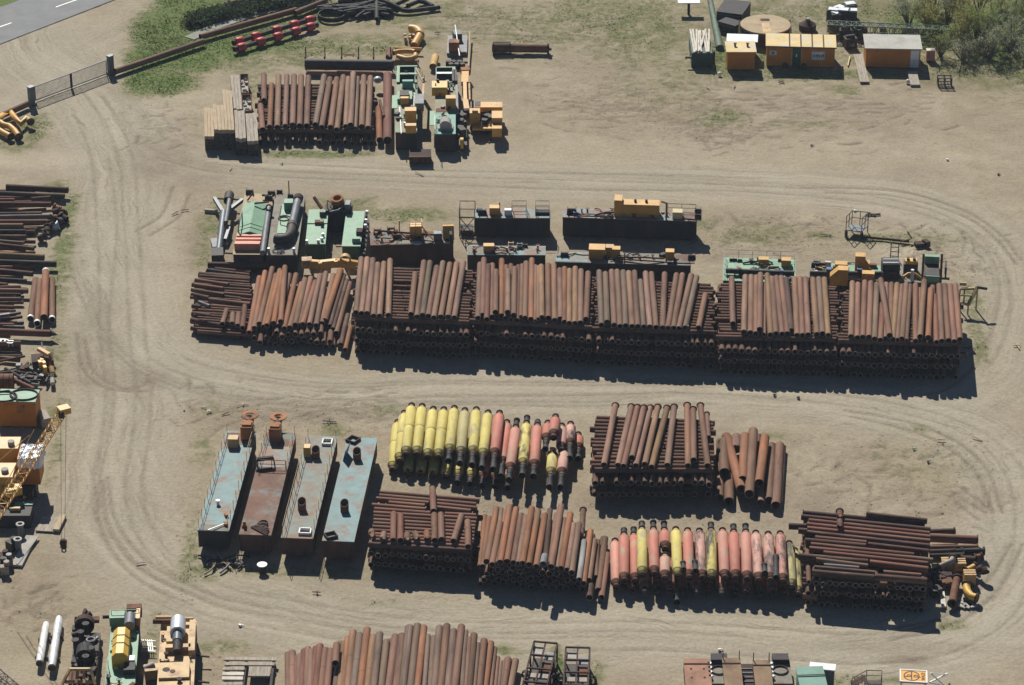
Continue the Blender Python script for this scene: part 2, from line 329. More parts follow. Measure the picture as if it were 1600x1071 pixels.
for pts in ([(270, 292), (252, 335), (214, 360)], [(296, 303), (280, 337), (234, 368)], [(132, 530), (146, 578), (190, 606), (226, 600), (232, 585)], [(120, 520), (130, 575), (168, 606), (236, 612)],
            [(615, 37), (660, 27), (740, 26), (808, 33), (868, 62)], [(662, 45), (725, 44), (790, 45), (832, 49)], [(1290, 300), (1405, 307), (1505, 337), (1556, 372), (1588, 412)], [(1250, 292), (1400, 298), (1500, 326), (1560, 362), (1596, 405)],
            [(620, 60), (660, 46), (700, 50), (860, 58), (900, 66)], [(912, 12), (950, 45), (982, 82), (990, 105)], [(1330, 650), (1440, 678), (1520, 730), (1552, 800)], [(1320, 640), (1450, 668), (1535, 722), (1566, 800)],
            [(1490, 770), (1540, 800)], [(1500, 760), (1548, 795)], [(1495, 785), (1530, 812)], [(150, 760), (160, 830), (210, 900), (300, 945)], [(160, 750), (172, 826), (222, 890), (320, 936)], [(168, 745), (182, 815), (236, 880), (330, 928), (420, 950)],
            [(300, 660), (360, 640), (430, 660)], [(320, 690), (345, 668), (380, 655)], [(470, 650), (520, 640), (600, 655)], [(20, 960), (60, 945), (90, 925)], [(55, 985), (80, 972), (95, 965)],
            [(930, 180), (955, 165), (1000, 162)], [(905, 160), (980, 172), (1040, 168)], [(1080, 160), (1100, 150), (1130, 158)], [(1075, 200), (1085, 185), (1120, 170)], [(1060, 205), (1100, 195), (1150, 215)], [(1085, 165), (1090, 205), (1110, 235)],
            [(1400, 980), (1480, 960), (1540, 910), (1580, 850)], [(1390, 1000), (1490, 975), (1560, 920), (1598, 850)]):
    paint(rut, spl(pts, .12), .2, .8)
for (px, py, rx, ry, n, al) in ((960, 165, 100, 38, 130, 1), (1110, 185, 70, 45, 140, 0), (1300, 170, 180, 40, 90, 1), (900, 60, 140, 40, 60, 1), (1200, 210, 160, 25, 60, 1), (520, 640, 160, 25, 60, 1), (1000, 350, 60, 20, 30, 0), (1400, 760, 140, 60, 50, 0), (50, 950, 60, 25, 25, 0), (1240, 160, 200, 35, 60, 1), (1180, 360, 130, 25, 70, 0), (1470, 390, 70, 30, 60, 0), (800, 60, 120, 25, 25, 1), (330, 620, 60, 30, 30, 0), (260, 200, 60, 25, 30, 0)):
    for k in range(n):
        c = np.array(P(rnd.gauss(px, rx*.55), rnd.gauss(py, ry*.55)))[:2]; a = rnd.gauss(0, .35) if al else rnd.random()*3.1; L = rnd.uniform(.4, 2.2)
        s = np.linspace(-L/2, L/2, max(4, int(L/.15)))[:, None]; pts = c+s*np.array([[math.cos(a), math.sin(a)]])+(s*s)*.12*np.array([[-math.sin(a), math.cos(a)]])
        paint(rut, pts, rnd.uniform(.12, .24), rnd.uniform(.4, 1.0))
grass = np.zeros(SH); damp = np.zeros(SH); churn = np.zeros(SH); pale = np.zeros(SH)
for b in ((262, 45, 55, 50, 1.1), (235, 90, 40, 40, 1), (225, 125, 34, 28, .95), (265, 128, 46, 24, .95), (300, 90, 60, 30, 1), (360, 80, 60, 22, .9), (430, 70, 70, 20, .8), (300, 0, 60, 30, 1.1), (500, 75, 110, 22, .62), (380, 100, 60, 20, .6), (420, 95, 120, 16, .55), (265, 62, 48, 42, 1), (330, 60, 60, 45, 1), (400, 60, 70, 32, .95), (470, 20, 90, 30, .8), (245, 125, 52, 28, .9), (280, 28, 60, 40, 1), (10, 4, 45, 12, 1), (560, 70, 130, 22, .62), (620, 20, 100, 30, .6), (45, 205, 40, 34, .62), (20, 225, 50, 14, .6),
          (108, 335, 14, 40, .72), (96, 400, 18, 50, .75), (85, 300, 30, 22, .6), (85, 470, 22, 60, .6), (80, 560, 24, 40, .6), (90, 640, 20, 24, .6), (85, 720, 14, 40, .5), (485, 240, 110, 7, .75), (640, 335, 75, 14, .68), (540, 318, 70, 14, .55),
          (335, 350, 26, 36, .66), (320, 395, 20, 26, .6), (400, 385, 14, 30, .6), (318, 700, 22, 24, .5), (300, 850, 16, 45, .55), (310, 895, 40, 14, .62), (520, 670, 26, 10, .6), (450, 890, 160, 10, .5), (1005, 345, 30, 12, .68), (1095, 350, 40, 8, .55),
          (1180, 365, 80, 22, .5), (1285, 368, 24, 8, .6), (1400, 372, 120, 12, .55), (1520, 470, 16, 30, .62), (1525, 520, 14, 60, .62), (1530, 560, 10, 30, .5), (1000, 40, 100, 90, .6), (850, 40, 140, 60, .5), (1050, 120, 60, 60, .45), (690, 40, 100, 40, .45), (1180, 70, 90, 60, .6), (1290, 90, 120, 40, .5), (1520, 110, 110, 30, .6), (930, 20, 110, 40, .58), (700, 20, 120, 30, .52), (1150, 90, 80, 40, .75), (1060, 100, 26, 40, .5),
          (1250, 116, 190, 12, .7), (1200, 20, 130, 40, .55), (1330, 15, 110, 50, .6), (1450, 40, 90, 60, .85), (1560, 60, 90, 90, .8), (1125, 182, 46, 18, .6), (1270, 190, 100, 10, .42), (1320, 140, 30, 10, .6), (1490, 975, 26, 8, .62), (340, 1010, 50, 10, .6), (870, 1040, 14, 28, .8), (930, 1055, 18, 24, .6),
          (790, 1015, 26, 8, .6), (1200, 680, 30, 8, .5), (1440, 670, 16, 6, .55), (1430, 720, 80, 40, .33), (600, 640, 40, 10, .5), (1300, 1062, 150, 8, .55), (240, 990, 14, 40, .5), (590, 940, 40, 6, .4), (390, 130, 30, 30, .5), (1010, 130, 60, 30, .4), (1490, 100, 100, 30, .6), (335, 640, 30, 16, .4)): blob(grass, *b)
for b in ((255, 250, 60, 40, .6), (300, 270, 50, 20, .5), (1380, 20, 60, 40, .7), (1500, 125, 110, 18, .75), (160, 520, 40, 60, .45), (200, 590, 70, 20, .5), (1420, 1030, 40, 6, .9), (1375, 25, 40, 30, .6), (340, 380, 40, 40, .45), (455, 645, 120, 18, .5), (370, 655, 60, 14, .4), (1250, 600, 200, 6, .35), (1430, 1012, 120, 7, .5), (40, 900, 50, 40, .3),
          (480, 225, 120, 18, .5), (700, 240, 60, 12, .4), (660, 410, 400, 20, .4), (1050, 780, 500, 20, .35), (900, 900, 350, 20, .3), (1150, 60, 120, 40, .4)): blob(damp, *b)
for b in ((970, 165, 130, 45, .9), (1110, 190, 90, 45, 1), (1200, 370, 190, 35, 1), (1470, 400, 100, 60, .9), (1420, 740, 190, 80, .8), (480, 660, 230, 40, .8), (300, 860, 40, 90, .7), (250, 190, 90, 50, .6), (50, 940, 110, 50, .6), (330, 350, 50, 80, .8), (950, 70, 200, 60, .6), (1300, 180, 300, 50, .5), (1060, 800, 500, 20, .7), (1530, 500, 30, 100, .7), (110, 420, 40, 160, .6), (1520, 930, 50, 40, .5), (700, 930, 300, 12, .4), (350, 1030, 90, 30, .7), (100, 640, 30, 80, .5)): blob(churn, *b)
for b in ((1240, 606, 110, 7, 1), (760, 575, 12, 10, .8), (940, 585, 12, 8, .8), (1410, 392, 40, 18, 1), (50, 250, 80, 14, .7), (240, 440, 40, 70, .4), (280, 880, 90, 40, .35), (860, 780, 25, 12, .8), (1000, 240, 500, 20, .35), (280, 150, 40, 24, .6)): blob(pale, *b)
n1, n2 = fbm(9, 20), fbm(2.2, 40)
grass = np.clip(grass*1.08, 0, 1)
hgt = -.07+.13*(fbm(1.7, 60, 4)-.5)*(.25+1.3*churn)-.09*np.clip(rut, 0, 1)
hgt = np.clip(hgt, -.2, -.004)
far = (np.abs(GX) > 67.5) | (GY < ya-.5) | (GY > yb+.5); hgt[far] = -.05
def asph(py0, px): return py0-.39*px
# asphalt road edges (surveyed) flatten the sand under them
e0, e1 = P(0, 69), P(165, 5); en = Vector((-(e1.y-e0.y), e1.x-e0.x)).normalized()
road_side = (GX-e0.x)*en.x+(GY-e0.y)*en.y
hgt[road_side > -.5] = np.minimum(hgt[road_side > -.5], -.05)
nx, ny = len(gx), len(gy); me = bpy.data.meshes.new('ground')
me.vertices.add(nx*ny); me.vertices.foreach_set('co', np.stack([GX, GY, hgt], -1).astype(np.float32).ravel())
ii, jj = np.meshgrid(np.arange(nx-1), np.arange(ny-1)); v0 = (jj*nx+ii).ravel(); quads = np.stack([v0, v0+1, v0+1+nx, v0+nx], 1).astype(np.int32)
nq = len(quads); me.loops.add(nq*4); me.loops.foreach_set('vertex_index', quads.ravel()); me.polygons.add(nq)
me.polygons.foreach_set('loop_start', np.arange(0, nq*4, 4, dtype=np.int32)); me.polygons.foreach_set('use_smooth', np.ones(nq, dtype=bool)); me.update(calc_edges=True)
def attr(name, a, b, c):
    t = me.attributes.new(name, 'FLOAT_COLOR', 'POINT'); t.data.foreach_set('color', np.stack([a, b, c, np.ones(SH)], -1).astype(np.float32).ravel())
for k, Ly in enumerate((L1, L2, L3, L4)): attr('track%d' % (k+1), *Ly)
attr('cover', grass, damp, churn); attr('wear', np.clip(rut, 0, 1), pale, np.zeros(SH))
m = bpy.data.materials.new('sandy ground'); m.use_nodes = True; t = m.node_tree; N = t.nodes; Lk = t.links; bs = N['Principled BSDF']; bs.inputs['Roughness'].default_value = .95; bs.inputs['Specular IOR Level'].default_value = .15
tc = N.new('ShaderNodeTexCoord')
def noise(sc, det=5, rough=.6, vec=None, dim=None):
    n = N.new('ShaderNodeTexNoise'); n.inputs['Scale'].default_value = sc; n.inputs['Detail'].default_value = det; n.inputs['Roughness'].default_value = rough
    Lk.new(vec if vec is not None else tc.outputs['Object'], n.inputs['Vector']); return n.outputs[0]
def mrange(v, a, b, c=0.0, d=1.0):
    n = N.new('ShaderNodeMapRange'); n.inputs[1].default_value = a; n.inputs[2].default_value = b; n.inputs[3].default_value = c; n.inputs[4].default_value = d; Lk.new(v, n.inputs[0]); return n.outputs[0]
def mixc(f, a, b, mode='MIX'):
    n = N.new('ShaderNodeMix'); n.data_type = 'RGBA'; n.blend_type = mode
    for sock, val in ((n.inputs[0], f), (n.inputs[6], a), (n.inputs[7], b)):
        if hasattr(val, 'is_linked') or hasattr(val, 'node'): Lk.new(val, sock)
        else: sock.default_value = (*val, 1) if isinstance(val, tuple) else val
    return n.outputs[2]
def math_(op, a, b):
    n = N.new('ShaderNodeMath'); n.operation = op
    for sock, val in ((n.inputs[0], a), (n.inputs[1], b)):
        if isinstance(val, (int, float)): sock.default_value = val
        else: Lk.new(val, sock)
    return n.outputs[0]
def at3(name):
    a = N.new('ShaderNodeAttribute'); a.attribute_name = name; s = N.new('ShaderNodeSeparateColor'); Lk.new(a.outputs['Color'], s.inputs[0]); return s.outputs
nb, nm, nf, ng = noise(.045, 4), noise(.35, 6, .65), noise(3.2, 4, .7), noise(1.1, 6, .7)
col = mixc(mrange(nb, .35, .65), (.325, .275, .195), (.385, .332, .245))
col = mixc(mrange(nm, .35, .68), col, (.285, .235, .163)); 
cov, wear = at3('cover'), at3('wear')
col = mixc(mrange(noise(.085, 3, .55), .5, .68, 0, .55), col, (.285, .235, .182)); col = mixc(mrange(noise(.12, 3, .6), .55, .7, 0, .6), col, (.41, .36, .265))
for k, amt in ((4, .5), (3, .75), (1, .85), (2, .85)):
    a = at3('track%d' % k)
    cmb = N.new('ShaderNodeCombineXYZ'); Lk.new(math_('MULTIPLY', a[0], .035), cmb.inputs[0]); Lk.new(math_('ADD', a[1], math_('MULTIPLY', nb, 6.0 if k != 1 else 9.0)), cmb.inputs[1]); cmb.inputs[2].default_value = k*7.3
    fine, broad = noise(2.6, 4, .7, cmb.outputs[0]), noise(.55, 3, .5, cmb.outputs[0])
    rc = mixc(mrange(broad, .35, .65), (.31, .28, .218), (.425, .385, .302)); brk = mrange(noise(.22, 3, .6), .38, .62); rc = mixc(math_('MULTIPLY', brk, mrange(fine, .52, .64, 0, .8)), rc, (.205, .17, .122)); rc = mixc(mrange(fine, .44, .36, 0, .6), rc, (.455, .40, .305))
    edge = math_('MULTIPLY', a[2], mrange(nm, .3, .6, .55, 1.0))
    col = mixc(math_('MULTIPLY', edge, amt), col, rc)
col = mixc(math_('MULTIPLY', wear[1], .75), col, (.47, .41, .31))
col = mixc(math_('MULTIPLY', cov[1], mrange(nm, .3, .65, .3, 1)), col, (.19, .148, .105))
speck = mrange(noise(1.1, 6, .78), .53, .66); col = mixc(math_('MULTIPLY', math_('MULTIPLY', speck, cov[2]), .7), col, (.165, .13, .085))
col = mixc(math_('MULTIPLY', mrange(ng, .60, .72), .28), col, (.2, .16, .11))
col = mixc(math_('MULTIPLY', wear[0], mrange(ng, .3, .6, .4, .85)), col, (.145, .115, .086))
col = mixc(math_('MULTIPLY', cov[0], mrange(nm, .25, .6, .2, .75)), col, (.225, .205, .115))
gn = math_('ADD', cov[0], mrange(ng, .3, .7, -.36, .36)); gn = math_('ADD', gn, mrange(nm, .3, .7, -.22, .22))
gcol = mixc(mrange(noise(.9, 5), .35, .68), (.082, .145, .03), (.14, .17, .055)); gcol = mixc(mrange(cov[0], .6, .95), mixc(.5, gcol, (.15, .125, .07)), gcol)
col = mixc(mrange(gn, .36, .85, 0, .9), col, gcol)
col = mixc(1.0, col, mixc(mrange(nf, .3, .7), (.84, .84, .84), (1.12, 1.12, 1.12)), 'MULTIPLY')
Lk.new(col, bs.inputs['Base Color'])
bp = N.new('ShaderNodeBump'); bp.inputs['Strength'].default_value = .55; bp.inputs['Distance'].default_value = .12; Lk.new(math_('ADD', nf, math_('MULTIPLY', ng, 1.2)), bp.inputs['Height']); Lk.new(bp.outputs[0], bs.inputs['Normal'])
me.materials.append(m); go = bpy.data.objects.new('ground', me); COL.objects.link(go)
tag(go, 'pale sandy yard ground with tyre tracks, ruts and patches of grass', 'ground', kind='structure')
# ---- asphalt road with its dashed line
mk('asphalt', (.215, .222, .228), .9, 0, .14, .5, (.26, .25, .23), .25, .2)
u0, u1 = P(0, 12), P(35, -2); dirr = Vector((e1.x-e0.x, e1.y-e0.y)).normalized(); wid = abs((u0-e0).x*en.x+(u0-e0).y*en.y)
A = MB(); pts = []
for k in range(-20, 21):
    b = Vector((e0.x, e0.y))+dirr*(k*8); pts.append((b, b+en*wid))
for (a, b), (c, d) in zip(pts, pts[1:]): A.add([(a.x, a.y, .006), (c.x, c.y, .006), (d.x, d.y, .006), (b.x, b.y, .006)], [(0, 1, 2, 3)])
ro = A.build('road', 'asphalt'); tag(ro, 'grey asphalt road passing the corner of the yard', 'road', kind='structure')
D = MB(); d0, d1 = P(87, 11.5), P(121, -.5); dd = (d1-d0); L = dd.length; dd.normalize(); nn = Vector((-dd.y, dd.x, 0))*.09
for k in range(-4, 5):
    a = d0+dd*k*L*3; b = a+dd*L; D.add([(p.x, p.y, .011) for p in (a-nn, b-nn, b+nn, a+nn)], [(0, 1, 2, 3)])
D.build('lane_marking', 'white paint', ro)
mk('path gravel', (.27, .28, .24), .95, 0, .2, 1.0)
Bp = MB(); c = [P(*a) for a in ((296, 60), (330, 44), (380, 27), (430, 14), (480, 2), (540, -14))]
for a, b in zip(c, c[1:]):
    n_ = Vector((-(b-a).y, (b-a).x, 0)).normalized()*.75; Bp.add([(p.x, p.y, .02) for p in (a-n_, b-n_, b+n_, a+n_)], [(0, 1, 2, 3)])
tag(Bp.build('footpath', 'path gravel'), 'narrow grey green path between the hedge and the barrier pipe', 'path', kind='structure')
# ---- grass tufts and clods: nobody could count them
mk('grass blades', (.14, .235, .05), .8, 0, .35, .6, (.26, .25, .11), .45, .5, spec=.1)
def sampler(mask, n, lo):
    inside = (np.abs(GX) < 66) & (GY > ya) & (GY < yb); wv = np.where(inside & (mask > lo) & (road_side < -.3), (mask-lo)**1.4, 0).ravel(); wv /= wv.sum()
    idx = npr.choice(wv.size, n, p=wv); return GX.ravel()[idx]+npr.uniform(-.12, .12, n), GY.ravel()[idx]+npr.uniform(-.12, .12, n), hgt.ravel()[idx], mask.ravel()[idx]
xs_, ys_, zs_, ms_ = sampler(grass*(.45+.9*fbm(3, 80)), 15000, .4); gm = MB()
for x, y, z, k in zip(xs_, ys_, zs_, ms_):
    for b in range(4):
        a = rnd.random()*6.28; h = rnd.uniform(.04, .10)*(0.6+k*.6); r = rnd.uniform(.08, .2); lx, ly = math.cos(a)*r, math.sin(a)*r; wx, wy = -math.sin(a)*.05, math.cos(a)*.05; ox, oy = rnd.uniform(-.1, .1), rnd.uniform(-.1, .1)
        gm.add([(x+ox-wx, y+oy-wy, z-.02), (x+ox+wx, y+oy+wy, z-.02), (x+ox+lx, y+oy+ly, z+h)], [(0, 1, 2)])
o = gm.build('grass', 'grass blades'); tag(o, 'thin tufts of spring grass at the edges of the sandy yard', 'grass', kind='stuff')
mk('clod soil', (.26, .205, .14), .95, 0, .5, 3.0)
xs_, ys_, zs_, ms_ = sampler(churn*(.3+fbm(3, 90)), 7000, .3); cm = MB()
for x, y, z, k in zip(xs_, ys_, zs_, ms_):
    r = .025+.085*rnd.random()**4; j = lambda: rnd.uniform(.6, 1.3)*r
    cm.add([(x-j(), y, z), (x, y-j(), z), (x+j(), y, z), (x, y+j(), z), (x, y, z+j()*.55)], [(0, 1, 4), (1, 2, 4), (2, 3, 4), (3, 0, 4)])
o = cm.build('soil_clods', 'clod soil'); tag(o, 'loose clods and stones scattered over the churned sand', 'clods', kind='stuff')
# ---------------------------------------------------------------- rusty dredging pipes, every one surveyed from the photograph
PAL = {'b': ('brown', (.200, .108, .072)), 'o': ('orange rust', (.275, .12, .06)), 'g': ('grey brown', (.195, .135, .098)), 't': ('tan', (.275, .160, .088)),
       'd': ('dark brown', (.085, .046, .036)), 'r': ('reddish', (.185, .080, .055)), 'k': ('blackish', (.045, .042, .042)), 'p': ('dusty pink', (.245, .145, .103)), 's': ('grey', (.24, .245, .25))}
def pipe(a, b, d, c, label, group, name='steel_pipe', flange=False, th=.035, mat='rusty steel pipe', parent=None):
    a, b = Vector(a), Vector(b); L = (b-a).length; z = (b-a).normalized()
    up = Vector((0, 0, 1)) if abs(z.z) < .95 else Vector((1, 0, 0)); x = up.cross(z).normalized(); y = z.cross(x)
    M = Matrix((x, y, z)).transposed().to_4x4(); M.translation = a
    mb = MB(); mb.tube((0, 0, 0), (0, 0, L), d/2, th, 20)
    if rnd.random() < .35: k = rnd.uniform(.3, .7)*L; mb.tube((0, 0, k-.03), (0, 0, k+.03), d/2+.012, .02, 20)
    o = mb.build(name, mat, parent, M if parent is None else None, 'pipe rim' if th < .036 else None)
    if parent is not None: o.matrix_local = M
    cc = PAL[c][1] if isinstance(c, str) else c; j = rnd.uniform(.82, 1.2); o.color = (cc[0]*j*rnd.uniform(.95, 1.06), cc[1]*j, cc[2]*j*rnd.uniform(.9, 1.1), 1)
    if flange:
        fb = MB()
        for k in flange:
            e = 0 if k == 0 else L; fb.tube((0, 0, max(-.04, e-.05)), (0, 0, e+.05), d/2+.075, .1, 20)
        f = fb.build('flange', 'rusty steel pipe', o); f.color = (o.color[0]*.6, o.color[1]*.6, o.color[2]*.6, 1)
    if label is not None: tag(o, label, 'pipe', group)
    return o
def ends(zone, e, d, z):
    """surveyed outline (far top, near bottom) of a pipe pointing at the camera -> axis ends"""
    (x1, y1), (x2, y2) = q(zone, *e[:2]), q(zone, *e[2:4]); za, zb = z if isinstance(z, tuple) else (z, z)
    r1, r2 = .88*d/2*SCL(y1), .88*d/2*SCL(y2)
    return P(x1, y1+r1, za), P(x2, y2-r2, zb)
def lerpz(prof, x):
    for (x0, z0), (x1, z1) in zip(prof, prof[1:]):
        if x <= x1: return z0+(z1-z0)*max(0, (x-x0))/(x1-x0)
    return prof[-1][1]
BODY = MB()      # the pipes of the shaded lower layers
rb_ = random.Random(99)
def body_pipe(a, b, d):
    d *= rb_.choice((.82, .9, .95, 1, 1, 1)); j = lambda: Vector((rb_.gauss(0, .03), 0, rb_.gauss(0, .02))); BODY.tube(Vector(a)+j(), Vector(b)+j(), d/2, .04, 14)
def run(zone, lst, d, z, where, group, side='from the left', **kw):
    """z: axis height, or a profile over photo x; entries may end with colour, diameter factor, extra height"""
    lst = [tuple(e) for e in lst]
    for i, e in enumerate(lst):
        c = e[4] if len(e) > 4 else 'b'; f = e[5] if len(e) > 5 else 1; dz = e[6] if len(e) > 6 else 0
        zz = (lerpz(z, q(zone, (e[0]+e[2])/2, 0)[0]) if isinstance(z, list) else z)+dz
        a, b = ends(zone, e, d*f, zz)
        pipe(a, b, d*f, c, '%s pipe, %s %s %s' % (PAL[c][0], ORD[i], side, where), group, **kw)
def hrun(zone, lst, d, z, where, group, **kw):
    for i, e in enumerate(lst):
        c = e[4] if len(e) > 4 else 'd'; f = e[5] if len(e) > 5 else 1
        zz = e[6] if len(e) > 6 else (z(e) if callable(z) else z)
        pipe(PZ(zone, e[0], e[1], zz), PZ(zone, e[2], e[3], zz), d*f, c, '%s pipe, %s from the back %s' % (PAL[c][0], ORD[i], where), group, **kw)
def stack_body(FL, FRt, BR, BL, H, d, n, top_cross=False, skip_top=1, seed=0, gap=.09, miss=.05):
    """layers below the surveyed top: crosswise and lengthwise in turn, FL.. = photo corners of the top at height H"""
    r = random.Random(seed); fl, fr, br, bl = (P(*c, H) for c in (FL, FRt, BR, BL))
    for k in range(n):
        if k >= n-skip_top: continue
        z = d*(k+.5); cross = ((n-1-k) % 2 == 0) == top_cross
        z0 = lambda p: Vector((p.x, p.y, z))
        if cross:
            L = ((bl-fl).length+(br-fr).length)/2; m = int(L*.9/(d+gap*.5))
            for i in range(m):
                if r.random() < miss: continue
                t = .075+.88*(i+.5)/m; a, b = z0(fl.lerp(bl, t)), z0(fr.lerp(br, t)); u = (b-a).normalized(); W = (b-a).length; ja = r.gauss(0, .18); 
                if r.random() < .25 and W > 9: s = r.uniform(.3, .7); body_pipe(a+u*ja, a.lerp(b, s)-u*.05, d); body_pipe(a.lerp(b, s)+u*.05, b+u*r.gauss(0, .18), d)
                else: body_pipe(a+u*ja, b+u*r.gauss(0, .18), d)
        else:
            W = (fr-fl).length; m = int(W/(d+.03))
            for i in range(m):
                if r.random() < miss: continue
                t = (i+.5)/m; a, b = z0(fl.lerp(fr, t)), z0(bl.lerp(br, t)); u = (b-a).normalized(); body_pipe(a-u*(.12+abs(r.gauss(0, .12))), b+u*r.gauss(0, .22), d)
def heap_body(FL, FRt, BR, BL, prof, d, seed=0):
    """rows of pipes under a heap: FL.. = ground corners in the photo; prof = surveyed axis height of the visible pipes over photo x"""
    r = random.Random(seed); fl, fr, br, bl = (P(*c, 0) for c in (FL, FRt, BR, BL)); W = (fr-fl).length; x0, x1 = FL[0], FRt[0]
    k = 0
    while True:
        z = d/2+k*d*.88; any_ = False; m = int(W/(d*1.04))
        for i in range(m):
            t = (i+.5+(k % 2)*.5)/m
            if lerpz(prof, x0+(x1-x0)*t) < z+d*.86: continue
            any_ = True; a, b = fl.lerp(fr, t), bl.lerp(br, t); u = (b-a).normalized(); a = a+u*r.gauss(.1, .25); b = b+u*r.gauss(-.3, .25); a.z = b.z = z; body_pipe(a, b, d)
        k += 1
        if not any_ or k > 12: break
# ---- stack A beside the timber (top of the photo)
dA, gA = .66, 'pipes on the stack beside the timber'
stack_body((402, 199.5), (586, 200.5), (584, 117), (405, 117), 2.0, .66, 3, seed=1, gap=.14)
run('R2', [(449, 455, 450, 645, 'b', .95), (428, 645, 440, 830, 'b'), (497, 515, 485, 810, 'o', .9), (541, 460, 533, 815, 'p'), (593, 460, 582, 805, 'p', .9), (638, 460, 628, 800, 'p'), (682, 462, 672, 805, 'b'), (727, 468, 716, 805, 'b'),
   (825, 462, 770, 798, 'g'), (862, 478, 810, 815, 'b'), (905, 478, 865, 815, 'b'), (945, 465, 905, 830, 'p'), (975, 475, 960, 805, 'p', .85), (1007, 445, 990, 800, 'p', 1, .42), (1037, 475, 1020, 815, 'g', .7), (1073, 465, 1060, 810, 'p'), (1115, 470, 1100, 820, 'p')], dA, 2.0-dA/2, 'on the stack beside the timber', gA)
run('R2', [(1165, 650, 1172, 895, 'o')], .72, .6, 'of the low pipes beside the green dredger', gA)
run('R2', [(1222, 448, 1222, 905, 'r')], .98, .9, 'and thickest beside the green dredger', gA, name='large_bore_pipe')
run('R2', [(1172, 620, 1200, 735, 'r')], .3, 1.3, 'and thinnest, slanting beside the thick pipe', gA, name='thin_pipe')
for i, e in enumerate([(720, 455, 905, 458, 'p'), (905, 452, 1190, 462, 'p')]): pipe(PZ('R2', e[0], e[1], .45), PZ('R2', e[2], e[3], .45), .5, e[4], 'dusty pink pipe crosswise behind the timber side stack, %s part' % ('left', 'right')[i], gA)
# ---- left edge of the photo: pipes lying across
gL = 'scrap pipes lying along the left edge'
hl = [(40, 130, 425, 150, 'd', 1.15, .75), (-60, 168, 402, 188, 'k', 1, .55), (195, 207, 315, 198, 'd', .8, .9), (-60, 213, 92, 212, 'r', .7, .9), (-60, 237, 320, 240, 'r', 1, .9), (110, 280, 290, 270, 'r', .6, .5), (-60, 300, 262, 295, 'd', .7, .7), (-60, 318, 318, 312, 's', .75, .75),
      (-60, 350, 300, 348, 'r', .95, .6), (-60, 375, 145, 376, 'b', 1.1, .8), (-60, 407, 160, 408, 'k', .8, .6), (-60, 440, 165, 442, 'd', .8, .6), (-60, 462, 152, 480, 'g', .55, .5), (-60, 486, 212, 516, 'd', .8, .5), (-60, 553, 275, 570, 't', 1.15, .8), (-60, 598, 350, 612, 'k', 1.1, .55),
      (-60, 648, 205, 674, 'd', .95, .6), (-60, 705, 165, 718, 'k', .8, .5), (-60, 776, 175, 780, 'b', .9, .6), (-60, 800, 130, 803, 'd', .6, .5), (-60, 830, 130, 830, 'g', .7, .5), (-60, 1032, 315, 1045, 'r', 1.2, .6)]
hrun('R5', hl, .58, .5, 'of the pipes along the left edge', gL)
z4 = .45
for y in range(150, 620, 26): x1 = rnd.uniform(60, 250) if y < 560 else rnd.uniform(140, 280); body_pipe(PZ('R5', -70, y+rnd.uniform(-6, 6), .28), PZ('R5', x1, y+rnd.uniform(-8, 14), .28), rnd.uniform(.4, .55))
for y in range(640, 1030, 24): body_pipe(PZ('R5', -70, y+rnd.uniform(-6, 6), .28), PZ('R5', rnd.uniform(40, 150), y+rnd.uniform(-8, 14), .28), rnd.uniform(.4, .55))
for e, lab in (((222, 690, 190, 970), 'brown pipe with a white end, left of the four upright to the track'), ((250, 700, 232, 1000), 'brown pipe with white cap second of four standing out beside the track'), ((325, 690, 325, 975), 'greyish pipe with white cap, right of the four beside the track')):
    a, b = ends('R5', e, .62, z4); o = pipe(a, b, .62, 'b', lab, 'four pipes with white ends'); L = (b-a).length; MB().tube((0, 0, L-.3), (0, 0, L+.02), .325, .03, 20).build('white_cap', 'white paint', o)
a, b = ends('R5', (286, 635, 275, 965), .72, 1.02); o = pipe(a, b, .72, 'o', 'rusty pipe with a white far end lying on top of three others', 'four pipes with white ends'); MB().tube((0, 0, -.02), (0, 0, .2), .375, .03, 20).build('white_cap', 'white paint', o)
# ---- heap 0: crosswise pipes at the left of the long row
g0 = 'pipes of the crosswise heap left of the long row'
h0 = [(95, 515, 460, 518, 'd', 1.35, .75), (90, 546, 255, 568, 'k', .9, .9), (42, 572, 348, 606, 'd', 1.3, 1.0), (20, 604, 218, 634, 'd', .9, 1.25), (225, 640, 358, 650, 'd', .8, 1.1), (12, 634, 188, 657, 'r', .9, 1.3), (200, 662, 358, 672, 'b', .7, 1.0), (0, 664, 190, 694, 'd', .9, 1.35), (190, 684, 358, 700, 'b', .7, 1.0), (14, 694, 100, 712, 'd', .9, 1.35),
      (100, 722, 345, 752, 'b', .9, 1.3), (185, 706, 356, 726, 'r', .65, 1.0), (40, 735, 105, 760, 's', .7, 1.3), (120, 757, 300, 775, 'b', .7, 1.05), (0, 760, 52, 766, 'd', .9, 1.2), (140, 790, 310, 800, 'd', .7, .95), (0, 806, 110, 822, 'd', 1.1, 1.1), (130, 822, 290, 838, 'b', .7, .85), (120, 842, 190, 856, 'b', .7, .85), (-5, 846, 176, 880, 'd', 1.25, .85), (-6, 892, 290, 930, 'd', .9, .45), (20, 915, 285, 945, 'k', .9, .3)]
hrun('R6', h0, .5, .8, 'of the crosswise heap', g0)
for k in range(5):
    for i in range(26):
        z = .22+k*.42; y = 525+i*15.5-k*2
        if (k == 1 and i < 1) or (k >= 2 and not 3 <= i <= 21): continue
        if k > 2: continue
        x0, x1 = 15+rnd.uniform(-25, 40)+max(0, 130-i*22), rnd.choice((350, 345, 290)); a, b = PZ('R6', x0, y, z), PZ('R6', x1, y+22, z); body_pipe(a, b, .42)
